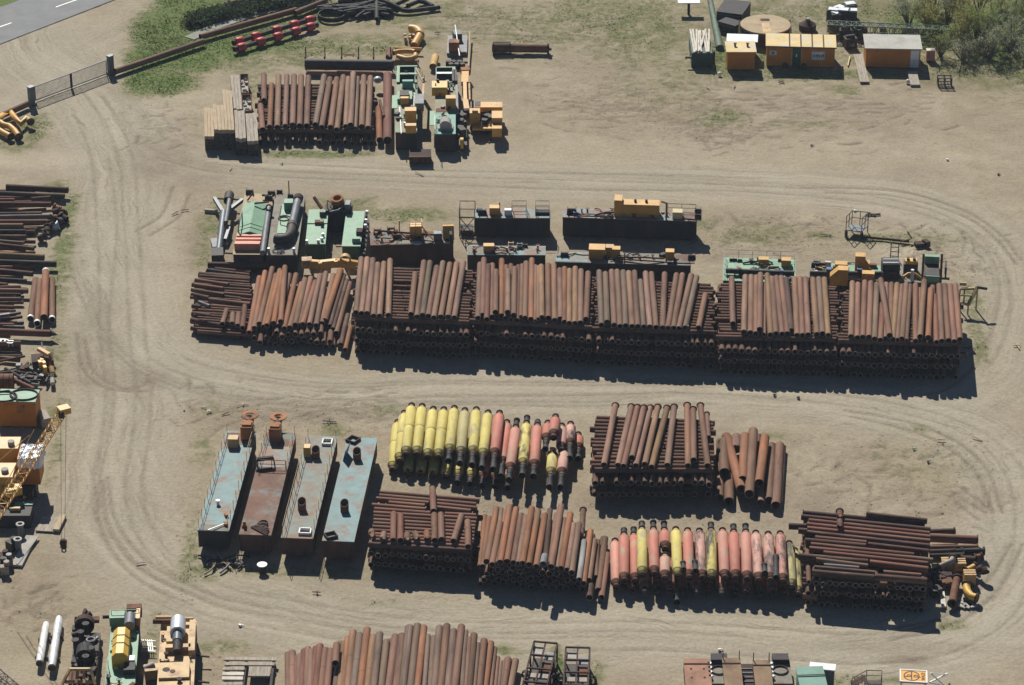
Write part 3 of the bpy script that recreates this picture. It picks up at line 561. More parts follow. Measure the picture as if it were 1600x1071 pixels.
run('R6', [(208, 768, 182, 882, 'b', 1, 1.35-1.6), (243, 792, 240, 880, 'b', 1, 1.2-1.6), (278, 792, 273, 892, 'b', 1, 1.15-1.6), (316, 745, 302, 905, 'r', 1, 1.2-1.6)], .52, 1.6, 'of the short upright pieces on the crosswise heap', g0, name='short_pipe')
# ---- heap 1: orange pipes fanned out
g1 = 'pipes of the fanned orange heap'
p1 = [(382, .35), (398, 1.3), (430, 1.75), (500, 1.75), (515, 1.5), (545, .5), (552, .3)]
heap_body((388, 540), (545, 545), (548, 470), (400, 458), p1, .55, 2)
run('R6', [(403, 575, 342, 935, 'o'), (437, 543, 372, 908, 'o'), (480, 520, 402, 882, 'b'), (502, 560, 428, 900, 'o', 1, -.2), (526, 532, 448, 892, 'o'), (540, 545, 488, 878, 'o'), (556, 512, 530, 868, 'o', 1, .35), (582, 560, 516, 895, 'b', 1, -.25), (622, 558, 552, 910, 'o'), (655, 612, 585, 905, 'o'), (676, 585, 618, 892, 't', 1.1), (710, 578, 645, 890, 'b', 1, -.1),
   (738, 600, 662, 885, 'o'), (766, 562, 702, 886, 'p'), (800, 548, 742, 892, 'p'), (846, 560, 775, 880, 'b', 1, -.1), (888, 530, 792, 868, 'o', 1.2, .12), (908, 560, 824, 895, 'd', .9), (926, 592, 842, 912, 'd', .9), (944, 610, 862, 938, 'b'), (930, 800, 890, 1005, 'd', .9), (955, 842, 916, 1036, 'o', .9)], .55, p1, 'in the fanned orange heap', g1)
# ---- five crisscross stacks of the long row
def Q(zone, *pts): return [q(zone, *p) for p in pts]
S_H, S_D, S_N = 3.9, .557, 7
CR = 'on the %s of five crisscross stacks'
c2 = [q('R6', 965, 818), q('B1', 640, 785), q('B1', 660, 435), q('R6', 985, 470)]
c3 = [q('B1', 655, 772), q('B2', 305, 785), q('B2', 318, 462), q('B1', 670, 432)]
c4 = [q('B2', 325, 790), q('B2', 990, 812), q('B2', 985, 500), q('B2', 325, 470)]
c5 = [q('B3', 90, 785), q('B3', 800, 800), q('B3', 795, 432), q('B3', 85, 415)]
c6 = [q('B4', 48, 752), q('B4', 722, 768), q('B4', 705, 440), q('B4', 60, 425)]
for i, c in enumerate((c2, c3, c4, c5, c6)): stack_body(*c, S_H, S_D, S_N, seed=10+i)
zt = S_H-S_D/2; gS = 'pipes on the %s crisscross stack'
t2 = [q('R6', a, b)+q('R6', c, d)+('p',) for a, b, c, d in ((1012, 462, 980, 815), (1047, 462, 1013, 820), (1082, 467, 1047, 820))]
t2 += [q('B1', a, b)+q('B1', c, d)+(k,) for a, b, c, d, k in ((112, 440, 87, 770, 'p'), (147, 435, 122, 770, 'p'), (183, 418, 173, 765, 'p'), (327, 495, 303, 760, 'b'), (378, 428, 338, 775, 'b'), (413, 430, 370, 765, 'g'), (452, 458, 403, 770, 'b'), (488, 432, 435, 780, 'p'), (528, 440, 475, 775, 'b'), (567, 437, 517, 775, 'p'), (606, 430, 553, 780, 'p'))]
run('P', t2, .57, zt, CR % 'first', gS % 'first')
t3 = [q('B1', a, b)+q('B1', c, d)+tuple(k) for a, b, c, d, *k in ((702, 440, 690, 782, 'p'), (724, 412, 716, 765, 'b'), (749, 450, 740, 790, 'r'), (773, 445, 772, 775, 'b', 1, -.2), (793, 480, 791, 748, 'b', 1, .42), (827, 418, 826, 768, 'o'), (852, 455, 850, 780, 'r', .9, -.1), (862, 478, 861, 748, 'p', 1, .4), (880, 448, 880, 790, 'r', .9, -.1), (901, 465, 896, 765, 'b', 1, .35), (923, 455, 913, 795, 'r'), (945, 450, 938, 775, 'b', .9), (968, 433, 960, 782, 'b'), (1001, 415, 995, 788, 'o'), (1022, 455, 1020, 790, 'b', .6), (1037, 460, 1036, 782, 't', .7))]
t3 += [q('B2', a, b)+q('B2', c, d)+(k,) for a, b, c, d, k in ((20, 437, 24, 752, 't'), (57, 430, 60, 755, 'b'), (90, 430, 95, 768, 't'), (124, 457, 126, 760, 'p'), (150, 450, 150, 778, 'o'), (178, 460, 175, 785, 't'), (210, 448, 208, 785, 't'), (242, 462, 239, 782, 'p'), (282, 475, 270, 762, 'b'))]
run('P', t3, .57, zt, CR % 'second', gS % 'second')
t4 = [(343, 468, 356, 795, 'g'), (378, 478, 388, 778, 'g'), (413, 465, 427, 795, 'p'), (443, 465, 460, 802, 'p'), (477, 468, 492, 798, 'g'), (508, 473, 527, 802, 'p'), (540, 470, 559, 802, 'b'), (573, 520, 592, 802, 'g', .9), (602, 475, 626, 805, 'p'), (634, 478, 661, 808, 'b'), (709, 480, 697, 810, 'b'), (775, 485, 727, 812, 'b'), (808, 485, 759, 812, 'b'), (857, 487, 788, 814, 'p'), (887, 498, 824, 810, 'g'), (936, 597, 898, 810, 'b')]
t4 = [q('B2', *e[:2])+q('B2', *e[2:4])+e[4:] for e in t4]; run('P', t4, .57, zt, CR % 'third', gS % 'third')
t5 = [(165, 425, 173, 728, 'b', 1, .1), (247, 415, 238, 778, 'p'), (283, 415, 277, 782, 'p'), (312, 420, 310, 788, 'b'), (337, 402, 333, 762, 'b', 1, .4), (359, 465, 358, 790, 'b', .8), (378, 405, 397, 795, 't'), (405, 425, 430, 788, 'b'), (433, 420, 467, 790, 'b'), (460, 420, 498, 788, 'b'), (490, 430, 522, 770, 'd'), (540, 427, 556, 798, 't'), (573, 425, 588, 798, 'b'), (606, 427, 622, 795, 'p'), (650, 430, 674, 792, 't'), (685, 428, 708, 788, 'g'), (718, 430, 742, 798, 't')]
t5 = [q('B3', *e[:2])+q('B3', *e[2:4])+e[4:] for e in t5]; run('P', t5, .57, zt, CR % 'fourth', gS % 'fourth')
t6 = [(114, 422, 106, 752, 'p'), (145, 430, 141, 758, 'b'), (183, 418, 172, 755, 'b'), (216, 422, 206, 755, 'b'), (250, 430, 238, 765, 'g'), (282, 540, 270, 772, 'r', 1, -.1), (272, 405, 321, 745, 'b', 1, .45), (303, 430, 300, 760, 'b', .9, -.2), (331, 430, 330, 760, 'b', .9, -.1), (364, 432, 341, 768, 't'), (390, 440, 365, 768, 'b', .85), (414, 432, 390, 765, 't'), (437, 440, 416, 768, 'b', .7), (466, 435, 467, 778, 'b'), (491, 460, 488, 775, 'r', .9, -.2), (515, 412, 492, 752, 'b', 1, .4), (551, 460, 537, 757, 'o', 1, .3), (562, 445, 550, 770, 'b', .9, -.2), (574, 495, 583, 783, 'r', .95), (597, 437, 613, 778, 'b'), (627, 435, 650, 774, 'b'), (658, 437, 683, 780, 'b'), (688, 437, 714, 768, 'b')]
t6 = [q('B4', *e[:2])+q('B4', *e[2:4])+e[4:] for e in t6]; run('P', t6, .57, zt, CR % 'fifth', gS % 'fifth')
for z_, e in (('B3', (105, 468, 100, 822)), ('B3', (137, 470, 134, 822)), ('B3', (205, 475, 200, 830)), ('B3', (770, 540, 766, 850)), ('B1', (165, 470, 163, 815)), ('B1', (235, 475, 235, 815)), ('B1', (270, 475, 268, 818))): 
    a, b = ends(z_, e, .55, S_D*4.5); body_pipe(a, b, .55)
# ---- flanged stack and thick pipes beside it
gC = 'pipes on the flanged stack'
cC = [q('C1', 118, 575), q('C1', 1008, 575), q('C1', 1000, 150), q('C1', 140, 115)]
stack_body(*cC, 3.35, .558, 6, seed=31)
run('C1', [(290, 92, 206, 572, 'p'), (407, 100, 309, 575, 'p'), (453, 105, 351, 582, 'b'), (500, 108, 412, 518, 'b', 1, .3), (547, 108, 440, 578, 'p'), (602, 103, 506, 568, 't'), (670, 110, 556, 588, 't'), (722, 102, 672, 575, 'p'), (818, 90, 824, 578, 'b'), (861, 120, 866, 535, 'b', 1, .2), (915, 92, 968, 578, 'b'), (962, 160, 975, 362, 'b', .75)], .57, 3.35-.28, 'on the flanged stack', gC, flange=(0,), name='flanged_pipe')
for i, (x, y0, y1, c) in enumerate(((140, 500, 610, 'o'), (185, 505, 605, 'o'), (270, 545, 600, 'o'), (500, 545, 602, 't'), (615, 560, 632, 'o'), (655, 562, 632, 'o'), (748, 565, 638, 't'), (790, 575, 620, 'o'), (880, 575, 635, 'o'), (925, 580, 635, 'b'))):
    a, b = ends('C1', (x, y0, x, y1), .55, 3.35-.557*2.5); pipe(a+(a-b).normalized()*3, b, .55, c, '%s pipe end poking out low under the flanged stack, %s from left' % (PAL[c][0], ORD[i]), gC)
gT = 'thick pipes beside the flanged stack'
run('C1', [(1085, 345, 1092, 640, 'b', 1.1, .25), (1128, 585, 1125, 852, 'b', 1.05, -.45), (1105, 308, 1214, 758, 'o', 1, .3), (1178, 312, 1178, 465, 'p', 1.05, .25), (1242, 305, 1225, 688, 'o', .95, .55), (1303, 268, 1275, 795, 'b', 1, .5), (1345, 318, 1330, 800, 'd', .6, -.5), (1390, 320, 1347, 712, 'o', .95, .55), (1365, 700, 1358, 850, 'p', .75, -.5), (1440, 380, 1420, 842, 'b', .95, -.4), (1497, 375, 1470, 880, 'b', 1, -.4), (1528, 400, 1500, 850, 'd', .5, -.6), (1062, 350, 1055, 820, 'b', .9, -.45)], .85, .95, 'of the thick pipes beside the flanged stack', gT, name='large_bore_pipe', th=.035)
# ---- low stack with crosswise pipes right of the pontoons
gD = 'pipes on the stack beside the pontoons'; WD = 'on the stack beside the pontoons'
cD = [q('D1', 60, 395), q('D1', 705, 440), q('D1', 760, 130), q('D1', 130, 80)]
HD = 2.6; dD = .50
stack_body(*[q('D1', *p) for p in ((60, 402), (705, 446), (760, 133), (130, 85))], HD, .52, 5, top_cross=True, skip_top=1, seed=41)
hd = [(135, 82, 755, 133, 'r'), (130, 103, 735, 158, 'b'), (112, 122, 440, 150, 'r'), (485, 156, 740, 182, 'r'), (190, 148, 415, 168, 'o'), (490, 178, 702, 200, 'r'), (85, 162, 420, 190, 'b'), (100, 188, 450, 214, 'r'), (540, 218, 735, 228, 'r'), (95, 212, 740, 250, 'b'), (95, 234, 735, 274, 'r'), (95, 256, 730, 296, 'b'), (95, 278, 728, 316, 'r'), (90, 300, 725, 338, 'b'), (85, 322, 725, 360, 'r'), (82, 345, 722, 382, 'b'), (100, 362, 715, 402, 'r'), (100, 382, 710, 424, 'b'), (62, 404, 700, 446, 'd')]
hrun('D1', hd, dD, HD-.26, WD, gD)
run('D1', [(83, 303, 83, 358, 'b'), (160, 318, 153, 390, 'p'), (220, 193, 217, 398, 'r'), (263, 203, 262, 398, 'r'), (305, 323, 305, 390, 'b'), (353, 316, 368, 390, 'p'), (427, 310, 430, 390, 'o'), (463, 36, 470, 215, 'r'), (474, 200, 477, 398, 'b'), (515, 198, 520, 392, 'b'), (645, 205, 595, 402, 'b'), (683, 243, 686, 438, 'b')], .56, HD+.26, 'of upright ones '+WD, gD, name='short_pipe')
# ---- big orange heap
gO = 'pipes of the orange heap in the lower row'
pO = [(747, .4), (762, 2.0), (775, 2.35), (880, 2.35), (900, 2.1), (915, 1.5), (935, .8), (950, .35)]
heap_body((745, 915), (938, 928), (948, 850), (760, 828), pO, .56, 5)
run('D1', [(790, 212, 762, 560, 'o', .9), (818, 222, 775, 560, 'o', .9, -.3), (862, 162, 802, 530, 'o', 1, .2), (893, 170, 860, 540, 'g', .8, -.1), (887, 252, 836, 550, 'b', 1), (915, 180, 875, 540, 'o', .85, -.2), (945, 150, 886, 535, 'o', 1, .1), (985, 165, 928, 530, 'o'), (1018, 203, 970, 538, 'b'), (1047, 213, 1000, 545, 'p'), (1084, 160, 1025, 542, 'o', 1, .15), (1124, 178, 1066, 550, 'o'), (1165, 203, 1112, 562, 'o'), (1197, 173, 1165, 550, 'd', .9, -.2), (1240, 200, 1200, 560, 'b', .9, -.15), (1268, 146, 1204, 564, 'b', 1.05, .1), (1288, 232, 1242, 570, 'g', .8, -.2), (1325, 196, 1266, 574, 'o'), (1345, 262, 1305, 580, 'p', .9), (1377, 260, 1332, 600, 'p'), (1411, 368, 1380, 640, 's', .85), (1450, 302, 1406, 668, 'o', 1), (1476, 362, 1440, 645, 'p', .9), (1497, 368, 1484, 620, 'b', .7, -.1), (1542, 348, 1500, 710, 'b', 1), (1556, 448, 1520, 755, 'b', 1), (1452, 640, 1445, 755, 'd', 1, -.4)], .56, pO, 'in the lower orange heap', gO)
a, b = ends('D1', (1405, 172, 1398, 330), .5, 1.3); pipe(a, b, .5, 'b', 'brown flanged pipe poking out behind the right side of the lower orange heap', gO, flange=(0,), name='flanged_pipe')
a, b = ends('D1', (1166, 456, 1155, 548), .6, 3.0); pipe(a, b, .6, 's', 'short pale grey pipe piece on the near end of the lower orange heap', gO, name='short_pipe')
# ---- long crosswise stack at the lower right
gE = 'pipes of the long crosswise stack'; WE = 'of the long crosswise stack'
HE, dE = 3.0, .52
stack_body(q('E', 130, 500), q('E', 945, 550), q('E', 950, 175), q('E', 105, 100), HE, .5, 6, top_cross=True, skip_top=1, seed=51, miss=.12)
he = [(535, 104, 945, 150, 'd', 1, HE+.1), (105, 96, 930, 172, 'd'), (95, 122, 968, 210, 'd'), (145, 150, 962, 238, 'r'), (10, 184, 130, 188, 'd', 1.1), (132, 176, 965, 262, 'r'), (75, 214, 135, 218, 'd'), (135, 202, 965, 290, 'r'), (135, 230, 965, 322, 'd'), (188, 266, 535, 300, 'r'), (122, 284, 532, 322, 'd', 1.1), (545, 310, 955, 358, 'd'), (160, 312, 855, 382, 'r'), (150, 338, 985, 418, 'r'), (245, 368, 950, 442, 'r'), (78, 388, 545, 430, 'd', 1.15), (558, 432, 952, 478, 'r', 1.1), (195, 412, 545, 456, 'b', .9), (248, 448, 485, 468, 's', .7), (182, 466, 592, 502, 'd', .9), (650, 498, 905, 520, 'b', .9), (168, 498, 585, 534, 'd', 1.15), (597, 528, 945, 556, 'd', 1.15)]
hrun('E', he, dE, HE-.25, WE, gE)
for i, (x0, y0, x1, y1, c) in enumerate(((105, 435, 180, 446, 'r'), (100, 465, 170, 474, 'd'), (105, 525, 160, 534, 'b'), (105, 582, 190, 592, 'r'), (105, 652, 205, 664, 'b'))): pipe(PZ('E', x0, y0, 2.2-.35*i), PZ('E', x1, y1, 2.2-.35*i), .48, c, '%s pipe end, %s down on the left face of the long crosswise stack' % (PAL[c][0], ORD[i]), gE)
a, b = ends('E', (355, 66, 355, 135), .56, HE+.3); pipe(a, b, .56, 'r', 'far half of the short upright piece on the long crosswise stack', gE, name='short_pipe', flange=(0,))
a, b = ends('E', (355, 130, 356, 205), .52, HE+.3); pipe(a, b, .52, 'r', 'near half of the short upright piece on the long crosswise stack', gE, name='short_pipe')
ht = [(960, 225, 1130, 218, 'd', 1, .8), (965, 262, 1285, 276, 'r', 1.4, .95), (960, 330, 1285, 326, 'b', .9, .7), (960, 358, 1130, 352, 'd', .8, .75), (1130, 356, 1300, 350, 'k', .9, .75), (965, 388, 1190, 380, 'k', .9, .6), (1035, 410, 1110, 400, 'd', .8, .8)]
hrun('E', ht, .55, .6, 'of the loose pipes right of the long stack', 'loose pipes right of the long crosswise stack', flange=(1,))
# ---- tall heap cut by the lower edge of the photo
gG = 'pipes of the tall heap at the lower edge'
pG = [(445, .5), (478, .9), (520, 1.7), (550, 2.5), (600, 3.0), (720, 3.0), (755, 2.2), (775, 1.3), (800, .7), (820, .35)]
heap_body((450, 1112), (815, 1122), (812, 1050), (455, 1045), pG, .6, 7)
tg = [q('G1', a, b)+q('G1', c, 690)+(k,)+tuple(m_) for a, b, c, k, *m_ in ((648, 338, 652, 'b', .85), (683, 323, 684, 'p'), (713, 368, 713, 'r', .7), (741, 352, 733, 'p'), (778, 313, 750, 'r'), (806, 295, 790, 'b', .9), (829, 315, 820, 'p'), (866, 293, 848, 'r', .8), (900, 272, 865, 'r', 1, .15), (944, 303, 906, 'b'), (985, 310, 952, 'b', .9), (1062, 255, 1018, 'g', .9), (1088, 252, 1052, 't', .9), (1118, 213, 1072, 'o', .9, -.1), (1158, 163, 1112, 't'), (1210, 185, 1158, 'g'), (1268, 143, 1212, 'o', 1, .1), (1316, 200, 1268, 't'), (1367, 180, 1316, 'g'), (1418, 240, 1376, 'g', .95), (1450, 235, 1410, 'b', .8, -.3), (1488, 198, 1432, 'b'), (1538, 192, 1488, 'b'), (1592, 128, 1536, 'g'))]
tg += [q('G2', a, b)+q('G2', c, 660)+(k,)+tuple(m_) for a, b, c, k, *m_ in ((38, 180, 2, 'b'), (97, 118, 40, 'g'), (152, 106, 96, 'g', 1, .1), (198, 120, 145, 'o'), (232, 190, 198, 'g', .65), (272, 198, 242, 'g', .8), (314, 122, 272, 'g'), (368, 108, 318, 'b'), (418, 148, 372, 'g'), (475, 114, 420, 'b', 1, .1), (508, 158, 476, 'g', .7), (532, 210, 500, 'b', .8), (568, 178, 526, 'b', 1), (598, 250, 566, 'g', .6), (641, 218, 602, 'b', 1), (690, 236, 640, 'o', 1), (718, 280, 680, 'b', .8), (740, 350, 715, 'b', .75), (763, 385, 742, 'g', .7), (785, 382, 765, 'b', .7), (818, 355, 776, 'b', 1), (872, 365, 826, 'p', 1))]
run('P', tg, .6, pG, 'in the tall heap at the lower edge', gG)
a, b = ends('G1', (1032, 262, 1020, 460), .6, 2.75); pipe(a, b, .6, 'b', 'short brown pipe with a dark open mouth on top of the tall lower heap', gG, name='short_pipe')
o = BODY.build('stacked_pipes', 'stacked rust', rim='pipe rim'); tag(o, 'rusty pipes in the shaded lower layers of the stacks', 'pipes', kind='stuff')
# ---------------------------------------------------------------- float pipes: steel pipe in a foam cover, some with rubber hoses
YL, DY, SA, SP, SW = (.62, .53, .16), (.47, .41, .19), (.50, .19, .14), (.56, .265, .205), (.56, .315, .255)
FCOL = {'y': (YL, 'yellow'), 'u': (DY, 'dull yellow'), 's': (SA, 'salmon red'), 'm': (SP, 'pale salmon'), 'w': (SW, 'faded pink')}
def float_pipe(a, b, D, c, label, group, seam=False, near=0, fare=0, worn=False, stub=.42, rubber=(.25, .25)):
    a, b = Vector(a), Vector(b); L = (b-a).length; z = (b-a).normalized(); x = Vector((0, 0, 1)).cross(z).normalized(); y = z.cross(x)
    M = Matrix((x, y, z)).transposed().to_4x4(); M.translation = a; r = D/2; ri = r*.52
    mb = MB(); mb.tube((0, 0, -stub), (0, 0, L+stub), ri, .03, 16); root = mb.build('float_pipe', 'rust', None, M); tag(root, label, 'float pipe', group)
    col = FCOL[c][0]; j = rnd.uniform(.93, 1.07)
    segs = [(0, L*.485), (L*.485, L)] if seam else [(0, L)]
    for s0, s1 in segs:
        e0, e1 = s0 == 0, s1 == L; zs = [s0, s0+.04, s0+.38, s0+.42, s1-.42, s1-.38, s1-.04, s1]
        rs = [ri*1.1 if e0 else r*.93, ri*1.25 if e0 else r*.99, r*.97 if e0 else r, r, r, r*.97 if e1 else r, ri*1.25 if e1 else r*.99, ri*1.1 if e1 else r*.93]
        f = MB().path([(0, 0, k) for k in zs], rs, 20).build('float_cover', 'worn foam cover' if worn else 'foam cover', root); f.color = (col[0]*j, col[1]*j, col[2]*j, 1)
        if e0 or e1:
            for k in ((s0+.42,) if e0 else ())+((s1-.42,) if e1 else ()): t = MB().tube((0, 0, k-.03), (0, 0, k+.03), r+.012, .03, 20).build('strap', 'foam cover', root); t.color = (col[0]*.45, col[1]*.42, col[2]*.5, 1)
    if c in 'smw':
        t = MB().path([(0, 0, L-.42), (0, 0, L-.36), (0, 0, L-.02)], [r+.01, r*.985, ri*1.22], 20).build('end_cone', 'rust', root)
    for k in (-stub, L+stub): MB().tube((0, 0, k-.05), (0, 0, k+.05), ri+.07, .1, 18).build('flange', 'dark rust', root)
    for e, k in ((near, 1), (fare, -1)):
        if not e: continue
        h = MB(); s = L+stub if k > 0 else -stub; zz = [s+k*q_ for q_ in (.05, .3, .34, e*.55, e*.6, e-.25, e-.2, e)]
        h.path([(0, .04*math.sin(i), v) for i, v in enumerate(zz)], [ri*1.15, ri*1.15, ri*1.02, ri*1.02, ri*1.08, ri*1.0, ri*1.2, ri*1.2], 16, hollow=.2).build('rubber_hose', 'black rubber', root)
    return root
def fends(zone, e, D, z):
    (x1, y1), (x2, y2) = q(zone, *e[:2]), q(zone, *e[2:4]); r1, r2 = .6*D/2*SCL(y1), .75*D/2*SCL(y2); return P(x1, y1+r1, z), P(x2, y2-r2, z)
gf1, gf2 = 'float pipes of the yellow and salmon row', 'float pipes of the salmon row at the bottom'
# entries: outline, colour, seam, near hose length, far hose length, worn, axis height
rowA = [((150, 235, 114, 618), 'y', 1, 0, 0, 0, .5), ((200, 165, 166, 552), 'y', 1, 0, 0, 0, 1.15), ((256, 108, 215, 503), 'y', 1, 0, 0, 0, 1.75), ((336, 113, 297, 502), 'y', 1, 0, 0, 0, 1.75), ((420, 135, 380, 522), 'y', 1, 0, 0, 0, 1.75), ((500, 138, 462, 524), 'y', 1, 0, 0, 0, 1.75),
        ((580, 128, 546, 486), 'y', 0, 1.5, 0, 0, 1.8), ((660, 145, 630, 505), 'u', 0, 1.5, 0, 0, 1.8), ((747, 138, 722, 500), 'y', 0, 1.9, 0, 0, 1.8), ((835, 162, 800, 518), 'y', 0, 2.0, 0, 0, 1.8), ((922, 165, 887, 515), 's', 0, 2.3, 0, 0, 1.8), ((978, 235, 945, 580), 's', 0, 2.0, 0, 0, 1.0), ((1046, 270, 1005, 625), 'm', 0, 1.6, 1.2, 0, 1.75),
        ((1128, 240, 1102, 592), 'y', 0, 1.6, 1.0, 1, 1.8), ((1210, 255, 1186, 602), 's', 0, 1.5, .5, 0, 1.75), ((1288, 240, 1278, 402), 's', 0, 1.4, 0, 0, 1.6), ((1347, 192, 1334, 372), 's', 0, 0, 0, 0, 2.5), ((1395, 262, 1392, 470), 'w', 0, 0, 0, 0, 1.5), ((1462, 248, 1458, 438), 'w', 0, 2.2, 0, 1, 1.3),
        ((1520, 328, 1520, 475), 's', 0, 1.4, 0, 0, .5), ((1326, 470, 1312, 662), 'y', 0, 2.0, 0, 0, 1.15), ((1412, 450, 1396, 662), 'w', 0, 2.0, 0, 0, 1.15)]
lab = ['lowest yellow float pipe at the left end of its row', 'half raised yellow float pipe second from the left end of its row'] + ['yellow float pipe with a mid seam, %s of four on top' % k for k in ('first', 'second', 'third', 'fourth')] + \
    ['yellow float pipe just right of the four seamed ones', 'dull faded yellow float pipe among brighter yellow ones', 'yellow float pipe right of the dull faded one', 'last clean yellow float pipe beside the first salmon one', 'dark salmon float pipe touching the last clean yellow one', 'sunken salmon float pipe half hidden behind its dark salmon neighbour',
     'pale salmon float pipe with black hoses at both ends', 'worn yellow float pipe with peeling black stains between salmon ones', 'salmon float pipe right of the worn yellow one', 'short salmon float pipe leading to a hose above the last yellow one', 'salmon float pipe lying on top of the others with open mouth', 'faded pink float pipe right under the topmost salmon one', 'scuffed pink float pipe with black stains near the right end', 'smallest salmon float pipe at the right end of its row',
     'near yellow float pipe low between two pink ones', 'near pink float pipe right of the low yellow one']
for (e, c, sm, nr, fa, wn, z), lb in zip(rowA, lab): float_pipe(*fends('F1', e, .94, z), .94, c, lb, gf1, sm, nr, fa, wn)
for i in range(9):
    x = 235+i*95; e = (x+30, 330, x-5, 640+i*9); float_pipe(*fends('F1', e, .9, .5), .9, 'y' if i < 6 else 's', '%s float pipe, %s from the left in the shaded row underneath' % ('yellow' if i < 6 else 'salmon', ORD[i]), gf1, 0, .9 if i > 3 else 0)
rowB = [((105, 265, 114, 655), 'm', 0, 0, 0, 0, .7), ((175, 213, 176, 606), 's', 0, 0, .7, 0, 1.35), ((252, 215, 262, 610), 's', 0, 0, .9, 0, 1.0), ((315, 170, 318, 560), 'y', 0, 0, .9, 0, 1.8), ((405, 172, 412, 555), 's', 0, 0, 1.1, 0, 1.8), ((490, 178, 496, 360), 's', 0, 0, 1.1, 0, 1.8), ((495, 378, 494, 588), 'w', 0, 0, 0, 0, 1.75), ((580, 175, 595, 568), 'y', 0, 0, 0, 0, 1.8), ((672, 183, 684, 585), 's', 0, 0, 0, 0, 1.8),
        ((765, 187, 786, 585), 'w', 0, 0, 0, 1, 1.8), ((855, 178, 860, 585), 'y', 0, 0, .9, 1, 1.8), ((945, 183, 962, 585), 'm', 0, 0, 0, 0, 1.8), ((1032, 192, 1046, 585), 's', 0, 0, .9, 0, 1.8), ((1126, 193, 1136, 595), 'm', 0, 0, 1.0, 0, 1.8), ((1205, 203, 1226, 605), 'w', 0, 0, 0, 1, 1.8), ((1302, 212, 1320, 605), 'w', 0, 0, 0, 1, 1.8), ((1396, 208, 1416, 615), 'm', 0, 0, 0, 1, 1.75), ((1466, 285, 1484, 660), 'u', 0, 0, 0, 1, 1.1), ((1508, 340, 1532, 715), 'u', 0, 0, 0, 1, .6)]
labB = ['pale salmon float pipe lowest at the left end of the bottom row', 'salmon float pipe second from left in the bottom row', 'sunken salmon float pipe left of the first yellow one', 'clean yellow float pipe nearest the left end of the bottom row', 'salmon float pipe between the first yellow one and the two halves', 'far short half of the salmon float pipe cut in two', 'near faded half of the salmon float pipe cut in two', 'clean yellow float pipe right of the two salmon halves', 'salmon float pipe right of the second yellow one in the bottom row',
        'dark scuffed pink float pipe left of the spotted yellow one', 'pale yellow float pipe with black spots mid bottom row', 'brownish salmon float pipe right of the spotted yellow one', 'salmon float pipe with a grey hose, second right of spotted yellow', 'pale salmon float pipe with a hose, third right of spotted yellow', 'pink float pipe with a black streaked right side', 'pink float pipe beside the long loose black hose', 'salmon float pipe with black side, last pink one at the right', 'dirty yellow float pipe second from the right end, low', 'dirty yellow float pipe lowest at the right end of the bottom row']
for (e, c, sm, nr, fa, wn, z), lb in zip(rowB, labB): float_pipe(*fends('F2', e, .9, z), .9, c, lb, gf2, sm, nr, fa, wn, stub=.3)
for i in range(13):
    x = 215+i*100; e = (x+6, 300, x+22, 668+i*3); float_pipe(*fends('F2', e, .88, .5+.35*(i % 2)), .88, 's', 'salmon float pipe, %s from left in the shaded bottom row underneath' % ORD[i], gf2, 0, .5 if i % 3 else 0, 0, stub=.3)
for e, z, lb in (((635, 430, 640, 525), 2.1, 'leftmost loose black hose piece lying on the salmon floats'), ((727, 422, 735, 535), 2.1, 'second loose black hose piece lying on the salmon floats'), ((1270, 446, 1276, 552), 2.1, 'short loose black hose piece near the streaked pink floats'), ((1362, 378, 1362, 585), 2.15, 'longest loose black hose lying on the pink floats'), ((580, 690, 588, 775), .3, 'black hose piece with a white tip on the sand below the floats')):
    a, b = ends('F2', e, .5, z); d = (b-a); o = MB().path([a, a+d*.1, a+d*.13, a+d*.87, a+d*.9, b], [.27, .27, .23, .23, .27, .27], 16, hollow=.2).build('rubber_hose', 'black rubber'); recentre(o); tag(o, lb, 'hose', 'loose black hoses on the salmon floats')
# ---------------------------------------------------------------- four long flat pontoons
gp = 'four long pontoons side by side'
def corner_frame(zone, FL, FRt, BL, BR, H):
    """best rectangle through four surveyed deck corners"""
    a, b, c, d = (PZ(zone, *p, H) for p in (FL, FRt, BL, BR)); fm, bm = (a+b)/2, (c+d)/2; ax = (bm-fm); ax.z = 0; L = ax.length; ang = math.atan2(ax.y, ax.x)-math.pi/2
    w = ((b-a).length+(d-c).length)/2; f = Fr.__new__(Fr); f.w = w; f.d = L; f.zone = zone; f.a = ang
    o = fm-Vector((math.cos(ang), math.sin(ang), 0))*w/2; f.M = Matrix.Translation((o.x, o.y, 0)) @ Matrix.Rotation(ang, 4, 'Z'); f.I = f.M.inverted(); return f
def pontoon(fr, H, label, deck, hull='hull steel', group=None, z0=.45, name='pontoon', blocks=True, cat='pontoon'):
    t = thing(name, label, cat, fr, group); w, d = fr.w, fr.d
    mb = MB(); mb.box(0, 0, z0, w, d, H-.06); n = max(4, int(d/1.2))
    for k in range(n): y = (k+.5)*d/n; mb.box(-.03, y-.03, z0+.1, 0, y+.03, H-.12); mb.box(w, y-.03, z0+.1, w+.03, y+.03, H-.12)
    m_ = max(2, int(w/1.2))
    for k in range(m_): x = (k+.5)*w/m_; mb.box(x-.03, -.03, z0+.1, x+.03, 0, H-.12)
    mb.build('hull', hull, t)
    dk = MB(); dk.box(-.06, -.06, H-.06, w+.06, d+.06, H); dk.build('deck', deck, t)
    if blocks:
        n = max(2, int(max(d, w)/4))
        for k in range(n):
            b = MB()
            if d > w: y = (k+.5)*d/n; b.box(.1, y-.2, 0, w-.1, y+.2, z0)
            else: x = (k+.5)*w/n; b.box(x-.2, .1, 0, x+.2, d-.1, z0)
            b.build('keel_block', 'dark and shade-toned timber', t)
    return t
HP = 2.15
